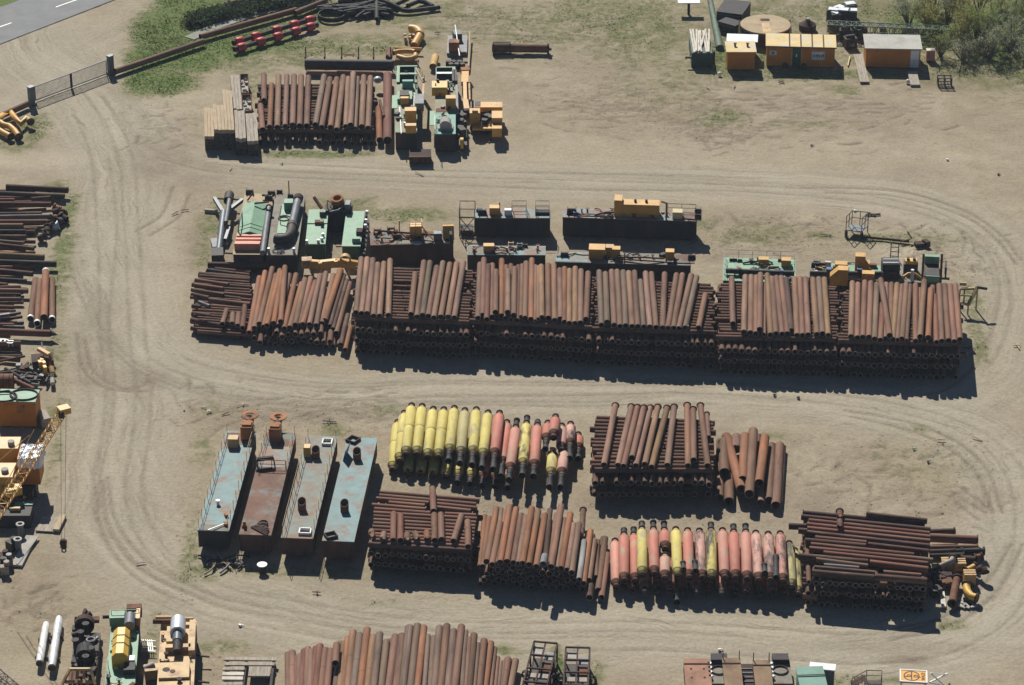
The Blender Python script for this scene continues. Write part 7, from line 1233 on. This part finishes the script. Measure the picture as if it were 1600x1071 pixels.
a, b = g_(180, 270, 4.1), g_(505, 90, 4.1); tp = MB(); n = 14; r2 = random.Random(2); vs_ = []
for j in range(n+1):
    for i in range(n+1): ed = min(i, j, n-i, n-j); vs_.append((a.x+(b.x-a.x)*i/n+r2.gauss(0, .05), a.y+(b.y-a.y)*j/n+r2.gauss(0, .05), 4.1+r2.gauss(0, .055)-(.9 if ed == 0 else 0)))
tp.add(vs_, [(j*(n+1)+i, j*(n+1)+i+1, (j+1)*(n+1)+i+1, (j+1)*(n+1)+i) for j in range(n) for i in range(n)]); tp.build('tarpaulin', 'silver tarpaulin', t); gbox('winch_house', 'orange wall', 190, 110, 470, 265, 3.9, 1.3)
gbox('undercarriage', 'dark steel', -160, 520, 390, 640, 1.2, .45); gbox('crawler_track', 'dark steel', -160, 760, 370, 900, 1.25, .0); gbox('crawler_track', 'dark steel', -100, 470, 420, 560, 1.25, .0); gbox('step_plate', 'green paint', 160, 745, 370, 778, 1.35, 1.26)
c = g_(165, 820, 1.5); MB().obox(c+Vector((0, .1, -.4)), (.9, .3, .9)).build('tool_box', 'tan paint', t); MB().path([g_(180, 720, 1.6), g_(250, 715, 1.7), g_(285, 690, 1.6), g_(230, 660, 1.6), g_(170, 690, 1.6)], .1, 8).build('hose', 'rust', t)
t = thing('lattice_boom', 'raised yellow lattice crane boom with hook block hanging on two ropes', 'crane boom', None, None, P(-85, 925, 0)); T = Vector(t.location)
MB().box(-1.6, -1.5, 0, 1.6, 1.6, 2.4).build('base', 'dark steel', t)
tip = P(97, 645, 19.2)-T; foot = P(-85, 925, 2.6)-T; MB().lattice(foot, tip, 1.0, .6, .062, 36).build('boom', 'yellow paint', t)
u = (tip-foot).normalized(); MB().obox(tip+u*.3, (.9, .8, .5), .5).build('boom_head', 'yellow paint', t); MB().cyl(tip+Vector((-.2, -.3, 0)), tip+Vector((.2, -.3, 0)), .35, 14).build('sheave', 'dark steel', t)
hk = P(99, 849, 1.0)-T; hx = Vector((tip.x+.15, tip.y-.35, tip.z))
hb = P(98.5, 843, 5.9)-T
for e in (-.14, .14): MB().cyl(hx+Vector((e*1.5, 0, 0)), Vector((hb.x+e, hb.y, 5.9)), .016, 5).build('hoist_rope', 'dark steel', t)
m_ = MB(); c = Vector((hb.x, hb.y, 5.45)); m_.obox(c, (.5, .22, .75)); m_.cyl(c+Vector((0, -.14, .15)), c+Vector((0, .14, .15)), .3, 14); m_.ring(c+Vector((0, 0, -.62)), .17, .06, (0, 1, 0), 14, 6); m_.bar(c+Vector((0, 0, -.3)), c+Vector((0, 0, -.5)), .1); m_.build('hook_block', 'dark rust', t)
g_ = lambda x, y, z: PZ('LD', x, y, z)-T
for x0, y0, z0, x1, y1, z1 in ((60, 560, 8.5, 380, -60, 15.5), (-60, 330, 9.5, 330, 0, 15)): MB().cyl(g_(x0, y0, z0), g_(x1, y1, z1), .03, 5).build('pendant_rope', 'tan paint', t)
c0 = g_(150, 620, 2.2); MB().obox(c0, (1.3, .9, .7), .5).build('winch', 'bright yellow paint', t)
# things beside the crane
f = Fr((395, 1062), (620, 1075), (430, 900), .12, 'LD'); o = MB().box(0, 0, 0, f.w, f.d, .1); solo(o, 'ground_plate', 'grey timber', 'flat timber mat lying on the sand right of the crane tracks', 'mat', f)
solo(MB().bar(PZ('LD', 625, 1065, .15), PZ('LD', 705, 900, .15), .55, .25), 'timber_beam', 'timber', 'pale timber beam along the right side of the timber mat', 'beam')
for i, (x, y, lb) in enumerate(((88, 905, 'upper of two upright grey pipe stubs near the crane'), (78, 968, 'lower of two upright grey pipe stubs near the crane'))):
    c = PZ('L', x, y); t = thing('pipe_stub', lb, 'pipe stub', None, 'upright pipe stubs near the crane', c); MB().tube((0, 0, 0), (0, 0, 1.15), .27, .04, 18).build('tube', 'grey steel', t); MB().tube((0, 0, 1.15), (0, 0, 1.23), .37, .16, 18).build('flange', 'grey roof', t)
f = Fr((48, 1025), (92, 1028), (95, 900), .2, 'L'); solo(MB().box(0, 0, 0, f.w, f.d, .2).bar((f.w*.5, .1, .22), (f.w*.5+.6, f.d, .22), .2, .06), 'concrete_slab', 'concrete', 'long grey slab beside the lower pipe stub', 'slab', f)
for i, (x, y, mt) in enumerate(((15, 1015, 'dark rust'), (30, 1030, 'grey steel'), (5, 1045, 'dark steel'), (20, 1060, 'grey timber'), (50, 960, 'dark steel'))):
    c = PZ('L', x, y); o = MB().obox((0, 0, .4), (.8, .7, .8), i*.6).cyl((.2, .1, .8), (.2, .1, 1.1), .25, 12); o = o.build('scrap_block', mt); o.location = c; tag(o, 'grey brown scrap block at the left edge below the crane', 'scrap', 'scrap blocks at the left edge below the crane')
# ---------------------------------------------------------------- lower edge
gw = 'white wrapped tubes in the lower left corner'
for x0, y0, x1, y1, d, lb in ((340, 188, 290, 525, .62, 'shorter white wrapped tube at the left in the lower corner'), (435, 145, 380, 560, .68, 'longer silver wrapped tube beside the black machine')):
    a, b = ends('BL', (x0, y0, x1, y1), d, .5); T = (a+b)/2; T.z = 0; t = thing('wrapped_tube', lb, 'tube', None, gw, T); u = (b-a); n = 14; rr = [d/2*rnd.uniform(.88, 1.06) for _ in range(n+1)]; rr[0] = rr[-1] = d*.42
    MB().path([a-T+u*(k/n) for k in range(n+1)], rr, 12).build('wrapping', 'silver tarpaulin' if d > .65 else 'white paint', t); MB().cyl(b-T-u.normalized()*.05, b-T+u.normalized()*.12, d*.46, 12).build('end_cap', 'dark steel', t)
    for s in (.3, .75): MB().box(a.lerp(b, s).x-T.x-.5, a.lerp(b, s).y-T.y-.1, 0, a.lerp(b, s).x-T.x+.5, a.lerp(b, s).y-T.y+.1, .2).build('bearer', 'dark and shade-toned timber', t)
# black machine
gl = 'dredger machines along the lower left edge'
HB = 1.9
f = corner_frame('BL', (470, 720), (700, 720), (560, 215), (715, 220), HB); f.zone = 'BL'; t = thing('engine_sled', 'black engine block on a sled, left of the green lower machine', 'machine', f, gl); w_, d_ = f.w, f.d
MB().box(0, 0, .1, w_, d_, 1.1).build('sled', 'dark steel', t)
m_ = MB()
for k in range(16):
    c = at(f, 560+(k % 4)*38, 255+k*20, 1.2); h = .25+.2*(k % 3)
    if k % 3 == 0: m_.obox(c+Vector((0, 0, h/2)), (.6, .7, h), k*.5)
    elif k % 3 == 1: m_.cyl(c+Vector((-.3, 0, h)), c+Vector((.4, .2, h+.1)), .26, 12)
    else: m_.cyl(c, c+Vector((0, 0, h+.4)), .2, 12); m_.cyl(c+Vector((0, 0, h+.4)), c+Vector((0, 0, h+.5)), .3, 12)
m_.build('engine', 'hull steel', t); c = at(f, 630, 400, 1.7); MB().cyl(c, c+Vector((0, -1.2, 0)), .75, 16).build('fuel_drum', 'black rubber', t); c = at(f, 668, 330, 1.9); MB().ring(c, .33, .1, n=18).build('ring_handle', 'grey steel', t); c = at(f, 622, 215, 1.7); MB().cyl(c+Vector((0, -.3, 0)), c+Vector((0, .3, 0)), .8, 20).build('flywheel', 'dark rust', t)
for x, y in ((625, 110), (655, 130)): MB().path([at(f, x-25, 190, 1.6), at(f, x-10, 150, 2.0), at(f, x, y, 2.1), at(f, x+15, y+25, 1.8)], .16, 10).build('exhaust_pipe', 'dark rust', t)
part(t, f, 'rear_plate', 'rust', 640, 195, 1.1, 2.0, .6, .3, 'BL')
m_ = MB()
for p0, p1 in (((455, 660, 1.5), (515, 545, 2.3)), ((700, 660, 1.5), (665, 545, 2.3)), ((515, 545, 2.3), (665, 545, 2.3)), ((480, 640, 1.6), (690, 640, 1.6)), ((575, 545, 2.2), (560, 650, 1.6)), ((615, 545, 2.2), (620, 650, 1.6))): m_.bar(at(f, *p0), at(f, *p1), .2)
m_.build('yellow_gantry', 'tan paint', t); m_ = MB()
for k in range(5): a = at(f, 520+k*32, 560, 1.2); m_.cyl(a, at(f, 515+k*34, 660, 1.2), .14, 10)
m_.build('cylinders', 'rust', t); clutter(t, f, 10, 1.2, 51, mats=('grey steel', 'dark steel', 'rust')); dress(t, f, 1.2, 6, 209)
f = corner_frame('BL', (770, 760), (980, 765), (825, 190), (1025, 190), HB); f.zone = 'BL'; t = thing('dredge_unit', 'green machine deck with a yellow engine cover, second from right below', 'machine', f, gl); w_, d_ = f.w, f.d
MB().box(0, 0, .1, w_, d_, HB-.05).build('hull', 'hull steel', t); MB().box(-.04, -.04, HB-.05, w_+.04, d_+.04, HB).build('deck', 'green paint', t)
a, b = at(f, 818, 440, HB+1.2), at(f, 955, 245, HB+1.2); xa, xb, ya_, yb_ = a.x, b.x, a.y, b.y; m_ = MB(); m_.profy([(xa, HB), (xb, HB), (xb, HB+1.0), ((xa+xb)/2+.3, HB+1.35), ((xa+xb)/2-.3, HB+1.35), (xa, HB+1.0)], ya_, yb_); cv = m_.build('engine_cover', 'bright yellow paint', t)
for k in (.38, .68): m_ = MB(); yk = ya_+(yb_-ya_)*k; m_.profy([(xa-.02, HB+1.0), (xb+.02, HB+1.0), (xb+.02, HB+1.03), ((xa+xb)/2+.3, HB+1.39), ((xa+xb)/2-.3, HB+1.39), (xa-.02, HB+1.03)], yk, yk+.07); m_.build('cover_strap', 'dark steel', cv)
c = at(f, 955, 215, HB+.5); MB().cyl(c+Vector((0, -.6, .2)), c+Vector((0, .9, .2)), .45, 16).build('air_tank', 'grey steel', t); c = at(f, 1000, 185, HB+.4); MB().cyl(c+Vector((0, -.4, .2)), c+Vector((0, .5, .2)), .3, 14).build('filter', 'grey steel', t)
MB().cyl(at(f, 755, 162, HB+.4), at(f, 960, 158, HB+.4), .15, 10).build('shaft', 'dark rust', t); part(t, f, 'rear_box', 'rust', 990, 150, HB, 1.2, .7, .9); part(t, f, 'rear_cabinet', 'green paint', 865, 200, HB, 1.2, 1.2, .8); part(t, f, 'white_tank', 'white paint', 955, 508, HB, .8, .7, .6); part(t, f, 'yellow_strut', 'bright yellow paint', 858, 510, HB, .3, 1.6, .25); part(t, f, 'black_box', 'dark steel', 955, 560, HB, .9, 1.1, .5); part(t, f, 'side_box', 'yellow paint', 1020, 200, HB, .3, 1.6, .9)
MB().rail([(0, d_-.1, HB), (w_, d_-.1, HB)], 1.1, 1, .05).rail([(.05, 0, HB), (.05, d_*.4, HB)], .9, 1.3, .05).build('railing', 'green paint', t); clutter(t, f, 7, HB, 52); dress(t, f, HB, 6, 210)
f = corner_frame('BL', (1150, 760), (1420, 765), (1190, 200), (1440, 195), HB); f.zone = 'BL'; t = thing('dredge_unit', 'tan yellow machine with a grey white silencer pipe on top', 'machine', f, gl); w_, d_ = f.w, f.d
MB().box(0, 0, .1, w_, d_, HB-.05).build('hull', 'hull steel', t); MB().box(-.04, -.04, HB-.05, w_+.04, d_+.04, HB).build('deck', 'tan paint', t)
c = at(f, 1308, 250, HB+.8); MB().cyl(c+Vector((0, -.6, 0)), c+Vector((0, 1.2, 0)), .62, 20).build('silencer', 'aluminium sheet', t); MB().cyl(c+Vector((0, -1.7, -.1)), c+Vector((0, -.6, 0)), .4, 18).build('pipe_joint', 'blue grey steel', t); MB().cyl(c+Vector((0, -2.9, -.3)), c+Vector((0, -1.7, -.1)), .36, 18).build('exhaust_pipe', 'dark steel', t); MB().cyl(c+Vector((0, 1.2, 0)), c+Vector((0, 1.7, 0)), .28, 14).build('outlet', 'dark rust', t)
part(t, f, 'engine_box', 'tan paint', 1265, 330, HB, .8, 2.2, .6); part(t, f, 'right_beam', 'tan paint', 1415, 330, HB, .5, 4.5, .5); part(t, f, 'cross_box', 'tan paint', 1310, 410, HB, 2.0, .5, .5); a, b = at(f, 1165, 610, HB+.5), at(f, 1395, 490, HB+.5); bxx = MB().box(a.x, a.y, HB, b.x, b.y, HB+.5).build('front_house', 'tan paint', t); c = at(f, 1222, 548, HB+.5); MB().cyl(c, c+Vector((0, 0, .02)), .3, 18).build('round_hatch', 'hull steel', bxx); a, b = at(f, 1165, 690, HB+.3), at(f, 1395, 625, HB+.3); MB().box(a.x, a.y, HB, b.x, b.y, HB+.3).build('front_step', 'tan paint', t)
for x0, x1, y in ((1145, 1265, 170), (1125, 1265, 195), (1350, 1420, 180)): MB().cyl(at(f, x0, y, HB+.4), at(f, x1, y, HB+.4), .2, 12).build('shaft', 'tan paint' if y < 190 else 'rust', t)
for y in (440, 630): MB().bar(at(f, 1400, y, .7), at(f, 1540, y+15, .7), .12).build('side_prop', 'dark rust', t)
clutter(t, f, 16, HB, 53, mats=('tan paint', 'rust', 'tan paint', 'dark rust'), x0=.05, x1=.8); dress(t, f, HB, 6, 211)
o = MB()
for k in range(6): o.bar(PZ('BL', 1040+k*15, 330, .3), PZ('BL', 1050+k*15, 420, .3), .06)
for y in (335, 375, 410): o.bar(PZ('BL', 1035, y, .34), PZ('BL', 1145, y+5, .34), .06)
o = o.build('steel_grid', 'pale steel'); recentre(o); tag(o, 'pale steel grid lying between the green and the tan machines', 'grid')
c = PZ('BL', 1120, 600); t = thing('pump_unit', 'small tan pump standing left of the tan machine at the lower edge', 'pump', None, None, c); MB().obox((0, 0, .45), (1.2, 1.0, .9), .2).build('body', 'tan paint', t); MB().cyl((-.6, 0, .7), (.2, .3, .9), .3, 12).build('motor', 'concrete', t)
# pallets
f = Fr((118, 700), (530, 700), (128, 430), 0, 'G1'); t = thing('pallet_pile', 'pile of grey planks and pallets left of the tall heap', 'pallets', f); w_, d_ = f.w, f.d; r2 = random.Random(9)
for k in range(7):
    y = d_*(k+.2)/7; wd = w_*(.42 if k in (1, 2, 3, 4) else 1); MB().obox((wd/2, y+.3, .5+.05*r2.random()), (wd*r2.uniform(.95, 1.02), d_/7*.62, .12), r2.gauss(0, .015)).build('plank', 'pale board' if k in (2, 3) else 'grey timber', t)
m_ = MB()
for x in (.06, .42, .95): m_.box(w_*x-.1, 0, 0, w_*x+.1, d_, .42)
m_.build('bearers', 'dark and shade-toned timber', t)
for k in range(6): x = w_*(.5+.07*k); MB().box(x, d_*.45, .42, x+.28, d_*.72, .56).build('slat', 'grey timber', t)
# rusty frames right of the tall heap
gfr = 'rusty open frames at the lower edge'
for (FL, FRt, BLf, lb, zn) in (((905, 640), (1080, 655), (985, 245), 'left rusty open box frame right of the tall heap', 'G2'), ((1220, 660), (1400, 665), (1270, 290), 'right rusty open box frame beside the left one', 'G2')):
    f = Fr(FL, FRt, BLf, 1.9, zn); f.sk = 0; t = thing('box_frame', lb, 'frame', f, gfr); w_, d_ = f.w, f.d; m_ = MB(); n = 4
    for k in range(n+1):
        y = d_*k/n
        for x in (0, w_): m_.bar((x, y, 0), (x, y, 1.9), .13)
        m_.bar((0, y, 1.9), (w_, y, 1.9), .13); m_.bar((0, y, .2), (w_, y, .2), .13)
    for x in (0, w_*.5, w_): m_.bar((x, 0, 1.83), (x, d_, 1.83), .13); m_.bar((x, 0, .2), (x, d_, .2), .13)
    m_.build('frame', 'dark rust', t); MB().box(.1, .1, .28, w_-.1, d_-.1, .33).build('floor_plate', 'dark steel', t)
    for i, (u0, v0, u1, v1) in enumerate(((.05, .80, .5, .98), (.52, .55, .95, .72), (.05, .42, .95, .52), (.1, .1, .9, .3), (.55, .82, .95, .97))): MB().box(w_*u0, d_*v0, 1.5-.1*i, w_*u1, d_*v1, 1.56-.1*i).build('plate', ('concrete', 'rust', 'grey timber', 'rust', 'grey steel')[i], t)
    for x in (-.3, w_+.3): MB().tube((x, d_*.7, .35), (x, d_*.7-.3, .35), .35, .1, 14).build('wheel', 'black rubber', t)
# rusty plates, green sheds, stairs and sign at the lower right edge
gpl = 'rusty plates and machines at the lower edge'
for (x0, x1, y, yb_, H, mt, lb) in ((112, 252, 330, 172, 1.2, 'pale rust', 'wide flat pinkish rusty plate box at the lower edge'), (325, 422, 335, 168, 1.5, 'brown plate', 'left upright brown plate box with a ribbed top'), (492, 585, 335, 180, 1.5, 'brown plate', 'right upright brown plate box with a ribbed top')):
    if 'pale rust' not in MATS: mk('pale rust', (.33, .17, .11), .8, 0, .3, .8, (.2, .1, .06), .3, .6); mk('brown plate', (.24, .155, .085), .8, 0, .3, .8, (.14, .08, .05), .35, .6)
    f = Fr((x0, y), (x1, y), (x0+8, yb_), H, 'BR'); t = thing('plate_box', lb, 'box', f, gpl); w_, d_ = f.w, f.d; MB().box(0, 0, 0, w_, d_, H-.04).build('body', 'brown hull', t); MB().box(-.03, -.03, H-.04, w_+.03, d_+.03, H).build('top_plate', mt, t)
    MB().box(-.03, d_*.8, H, w_+.03, d_*.83, H+.06).build('edge_strip', 'dark rust', t)
    if mt == 'pale rust':
        for u, v in ((.25, .35), (.75, .35), (.25, .65), (.75, .65)): MB().cyl((w_*u, d_*v, H), (w_*u, d_*v, H+.05), .09, 10).build('lifting_eye', 'dark steel', t)
    else:
        for x in (0.05, w_-.05): MB().bar((x, d_, H), (x, d_, H+.7), .07).build('post', 'dark rust', t)
for (x, y, lb) in ((290, 250, 'dark machine with a grey green deck between the plate boxes'), (625, 250, 'dark machine with coiled hose right of the plate boxes')):
    c = PZ('BR', x, y+70); t = thing('deck_machine', lb, 'machine', None, gpl, c); MB().box(-.85, -1, 0, .85, 2.4, .9).build('deck', 'grey deck', t); MB().obox((.1, 2.2, 1.1), (1.3, .9, .45)).build('engine_box', 'hull steel', t); MB().ring((0, .8, .98), .6, .06, n=20, m=6).build('hose_coil', 'dark rust', t)
    for k in range(4): MB().cyl((-.7, 1.5-k*.6, .9), (-.7, 1.5-k*.6, 1.2), .16, 10).build('valve', 'pale steel', t)
c = PZ('BR', 455, 290); t = thing('purple_rack', 'low dark rack with pale rods between the two brown plate boxes', 'rack', None, gpl, c); MB().box(-1, -1.4, 0, 1, 1.6, .5).build('tray', 'dark rust', t)
for k in range(4): MB().bar((-.95, -1.0+k*.6, .56), (.95, -1.0+k*.6, .56), .08).build('rod', 'grey steel', t)
f, t = hut('BR', (735, 330), (878, 325), (760, 225), 2.1, 'green_shed', 'pale green shed with two roof panels at the lower edge', 'shed green', 'shed green', 'sheds at the lower edge', .05, .15); MB().box(-.06, f.d*.55, 2.24, f.w+.06, f.d*.58, 2.3).build('roof_seam', 'dark green paint', t); m_ = MB()
for k in range(1, 12): m_.box(f.w*k/12-.03, .02, .2, f.w*k/12+.03, .05, 2.0)
m_.build('cladding_ribs', 'dark green paint', t)
f, t = hut('BR', (782, 222), (920, 235), (788, 190), 2.0, 'white_shed', 'white roofed narrow shed behind the green one', 'grey steel', 'white paint', 'sheds at the lower edge', .03)
t = thing('steel_stairs', 'dark steel stair frame left of the orange sign', 'stairs', None, None, PZ('BR', 1100, 330)); T = Vector(t.location); g_ = lambda x, y, z: PZ('BR', x, y, z)-T
MB().rail([g_(1010, 335, .2), g_(1090, 290, .9), g_(1172, 292, .9), g_(1172, 325, .9)], .95, 1.2, .05).build('handrail', 'dark steel', t); m_ = MB(); a, b = g_(1090, 325, .85), g_(1172, 292, .85); m_.box(a.x, a.y, .85, b.x, b.y, .9); [m_.bar(Vector((x, y, 0)), Vector((x, y, .85)), .08) for x in (a.x, b.x) for y in (a.y, b.y)]; m_.build('landing', 'dark steel', t)
for k in range(4): p = g_(1020+k*18, 330, .1); MB().box(p.x-.15, p.y, .15+.18*k, p.x+.2, p.y+.9, .2+.18*k).build('tread', 'dark rust', t)
# orange sign lying tilted on its frame
A, B_, C_ = PZ('SG', 345, 468, 1.6), PZ('SG', 925, 500, 1.6), PZ('SG', 375, 215, 1.6); ux = (B_-A).normalized(); Wd = (B_-A).length; vy = (C_-A); vy -= ux*vy.dot(ux); Hh = vy.length; vy.normalize(); nz = ux.cross(vy); Mx = Matrix((ux, vy, nz)).transposed().to_4x4(); Mx.translation = A
t = bpy.data.objects.new('sign_board', None); COL.objects.link(t); t.matrix_world = Mx; tag(t, 'tilted orange sign board in a white frame at the lower edge', 'sign')
MB().box(.1, .1, -.06, Wd-.1, Hh-.1, .0).build('panel', 'sign orange', t); MB().box(-.0, 0, -.12, Wd, Hh, -.061).build('back_plate', 'dark rust', t)
m_ = MB()
for x0, y0, x1, y1 in ((0, 0, Wd, .1), (0, Hh-.1, Wd, Hh), (0, .1, .1, Hh-.1), (Wd-.1, .1, Wd, Hh-.1)): m_.box(x0, y0, -.06, x1, y1, .04)
m_.build('white_frame', 'white paint', t)
cx, cy, ra, rb = Wd*.43, Hh*.5, Wd*.29, Hh*.39; m_ = MB(); n = 40
o_ = [(cx+ra*math.cos(2*math.pi*k/n), cy+rb*math.sin(2*math.pi*k/n)) for k in range(n)]; i_ = [(cx+(x-cx)*.87, cy+(y-cy)*.87) for x, y in o_]
m_.add([(x, y, .012) for x, y in o_+i_], [(k, (k+1) % n, n+(k+1) % n, n+k) for k in range(n)]); m_.box(cx-.04, cy-rb*.86, .004, cx+.04, cy+rb*.86, .014); m_.build('oval_emblem', 'dark lettering', t)
def text(s, x, y, size, rot, parent, sx=1.0):
    cu = bpy.data.curves.new('lettering', 'FONT'); cu.body = s; cu.size = size; cu.align_x = 'CENTER'; cu.align_y = 'CENTER'; cu.extrude = .006; to = bpy.data.objects.new('tmp', cu); COL.objects.link(to); dg_ = bpy.context.evaluated_depsgraph_get(); mm = bpy.data.meshes.new_from_object(to.evaluated_get(dg_)); bpy.data.objects.remove(to)
    mm.materials.clear(); mm.materials.append(MATS['dark lettering']); o = bpy.data.objects.new('lettering', mm); COL.objects.link(o); o.parent = parent; o.location = (x, y, .012); o.rotation_euler = (0, 0, rot); o.scale = (sx, 1, 1); return o
text('b', cx-ra*.42, cy, rb*1.15, math.pi/2, t); text('p', cx+ra*.42, cy, rb*1.15, math.pi/2, t); text('WAZI', Wd*.855, Hh*.5, Hh*.24, math.pi/2, t)
o = MB(); p_ = lambda x, y, z: PZ('SG', x, y, z); o.bar(p_(985, 295, 1.9), p_(1290, 560, .4), .12); o.bar(p_(965, 490, 1.3), p_(1335, 305, .5), .12); o.bar(p_(1000, 295, 1.9), p_(1345, 318, .4), .06); o.bar(p_(985, 500, 1.3), p_(1180, 525, .6), .1)
o = o.build('sign_stand', 'white paint'); recentre(o); tag(o, 'crossed white struts beside the tilted orange sign', 'stand')
for x in (.15, Wd-.15): 
    for y in (.2, Hh-.2): w0 = Mx @ Vector((x, y, -.12)); l1 = Mx.inverted() @ Vector((w0.x, w0.y, 0)); MB().bar((x, y, -.12), l1, .1).build('leg', 'white paint', t)
# junk at the right end of the long crosswise stack
def j7(x, y, z=0.0): return PZ('J7', x, y, z)
gk7 = 'pipe fittings right of the long crosswise stack'
def fit(lb, pts, r, mt, name='pipe_fitting', fl=(0, -1), cat='fitting'):
    v = [j7(*p) for p in pts]; o = MB().path(v, r, 14, hollow=.2).build(name, mt); recentre(o)
    for e in fl:
        a = v[e]; b = v[1] if e == 0 else v[-2]; dv = (b-a).normalized()*.06; MB().tube(a-dv-o.location, a+dv-o.location, r+.11, .14, 16).build('flange', 'dark rust', o)
    return tag(o, lb, cat, gk7)
fit('yellow right angle elbow standing alone nearest the track bend', [(630, 650, .7), (625, 700, .6), (640, 760, .5), (690, 820, .5), (770, 845, .5)], .33, 'bright yellow paint')
fit('small yellow elbow pipe leading to a dark ring', [(620, 465, .7), (690, 435, .75), (750, 400, .8)], .28, 'yellow paint'); fit('dark curved elbow ring at the end of the small yellow elbow', [(770, 455, .6), (830, 430, .9), (870, 440, 1.0), (880, 490, .8)], .3, 'dark rust')
fit('rusty upright pipe with two flanges below the yellow flanges', [(500, 570, .7), (480, 640, .65), (430, 920, .5)], .34, 'rust'); fit('beige elbow arch among the rusty fittings', [(250, 410, .8), (340, 370, 1.0), (420, 330, 1.2), (440, 285, 1.2)], .26, 'grey timber')
fit('dark flanged pipe among the fittings above the yellow ones', [(560, 310, .7), (640, 310, .7), (740, 320, .7)], .35, 'dark rust'); fit('grey green pipe piece in the middle of the fittings', [(470, 370, .6), (590, 375, .6)], .3, 'grey steel'); fit('small rusty valve with flanges right of the loose pipes', [(740, 290, .6), (830, 270, .6)], .3, 'rust'); fit('dark pipe end with a white cap among the loose pipes', [(560, 200, .7), (740, 190, .7), (870, 190, .7)], .28, 'dark steel')
for i, (x, y, n, lb) in enumerate(((355, 440, 3, 'left stack of yellow flange rings among the fittings'), (525, 450, 3, 'middle stack of yellow flange rings among the fittings'), (665, 610, 3, 'yellow flange pack joined to the lone yellow elbow'))):
    c = j7(x, y, .2); t = thing('flange_pack', lb, 'flanges', None, gk7, (c.x, c.y, 0))
    for k in range(n): MB().obox((0, .1-.34*k+.3, .55), (1.0, .2, 1.0), 0).build('flange_plate', 'tan paint', t)
    MB().box(-.35, -.6, 0, .35, .6, .25).build('bearer', 'dark and shade-toned timber', t)
for i, (x, y, mt) in enumerate(((340, 590, 'dark rust'), (345, 690, 'rust'), (230, 520, 'tan paint'), (180, 560, 'dark steel'), (250, 650, 'dark rust'), (190, 800, 'dark steel'))):
    c = j7(x, y); o = MB().obox((0, 0, .35), (.9, .8, .7), .1*i).tube((0, -.42, .4), (0, -.52, .4), .3, .12, 14); o = o.build('fitting_block', mt); o.location = c; tag(o, 'dark block in the shade between the long stack and the rusty upright pipe', 'block', 'dark fitting blocks beside the long stack')
o = MB().bar(j7(285, 760, .1), j7(310, 970, .1), .4, .12).build('pale_plank', 'pale board'); recentre(o); tag(o, 'pale plank lying left of the rusty flanged pipe', 'board')
for i, (x, y) in enumerate(((540, 870), (600, 920), (650, 960), (620, 890), (690, 950), (560, 960))): o = MB().obox((0, 0, .07), (.8, .5, .1), i*.5).obox((.2, .3, .06), (.3, .9, .08), i*.7); o = o.build('steel_offcut', 'concrete'); o.location = j7(x, y); tag(o, 'flat pale offcut lying on the sand below the lone yellow elbow', 'offcut', 'flat pale offcuts below the yellow elbow')
# litter on the sand
for i, (x, y, mt, lb) in enumerate(((1268, 228, 'dark steel', 'small dark post stub alone on the open sand'), (1428, 702, 'green paint', 'bright green scrap alone on the sand at the right'), (1450, 722, 'dark steel', 'dark scrap just right of the bright green scrap'), (1210, 618, 'dark rust', 'small brown lump on the middle track'), (1247, 622, 'dark rust', 'larger brown lump on the middle track'), (1480, 250, 'white paint', 'tiny white scrap on the open sand'), (1560, 273, 'dark and shade-toned timber', 'short dark stick on the sand near the right edge'), (1335, 330, 'white paint', 'small white scrap near the trailer frame'), (375, 978, 'white paint', 'small white scrap above the pallets'), (1124, 1016, 'white paint', 'small white scrap above the plate boxes'))):
    c = P(x, y); o = MB().obox((0, 0, .06), (.22, .16, .14), i*.7).obox((.12, .06, .05), (.36, .06, .06), i*.4); o = o.build('litter', mt); o.location = c; tag(o, lb, 'scrap')

r_ = random.Random(77)
for k in range(46):
    px, py = r_.choice(((600, 285), (1230, 365), (330, 640), (500, 650), (300, 880), (560, 930), (1200, 700), (1430, 400), (1530, 540), (880, 790), (1100, 800), (760, 250), (380, 250), (1050, 340), (1480, 700), (110, 480), (100, 700), (1180, 130), (690, 55), (320, 330)))
    c = P(px+r_.gauss(0, 45), py+r_.gauss(0, 7)); o = MB(); L = r_.uniform(.3, 1.3); o.bar((-L/2, 0, .05), (L/2, 0, .05+.06*r_.random()), r_.uniform(.06, .14), .06)
    if k % 3 == 0: o.bar((0, -.3, .1), (.1, .4, .08), .07)
    o = o.build('offcut', r_.choice(('grey timber', 'pale board', 'dark and shade-toned timber', 'rust', 'dark steel', 'timber'))); o.location = c; o.rotation_euler.z = r_.random()*3.1; tag(o, 'small loose offcut lying on the open sand between the stacks', 'offcut', 'small offcuts scattered over the sand')
# ---------------------------------------------------------------- thin spring haze in the air between the aircraft and the yard
m = bpy.data.materials.new('haze air'); m.use_nodes = True; t = m.node_tree; t.nodes.remove(t.nodes['Principled BSDF']); pv = t.nodes.new('ShaderNodeVolumePrincipled')
pv.inputs['Color'].default_value = (.72, .86, 1.0, 1); pv.inputs['Density'].default_value = .00010; pv.inputs['Anisotropy'].default_value = .2; t.links.new(pv.outputs[0], t.nodes['Material Output'].inputs['Volume'])
MATS['haze air'] = m; o = MB().box(-2450, -2600, -1, 2450, 2600, 170).build('haze', 'haze air'); o['kind'] = 'stuff'; o['label'] = 'thin bluish spring haze filling the air over the yard'; o['category'] = 'haze'
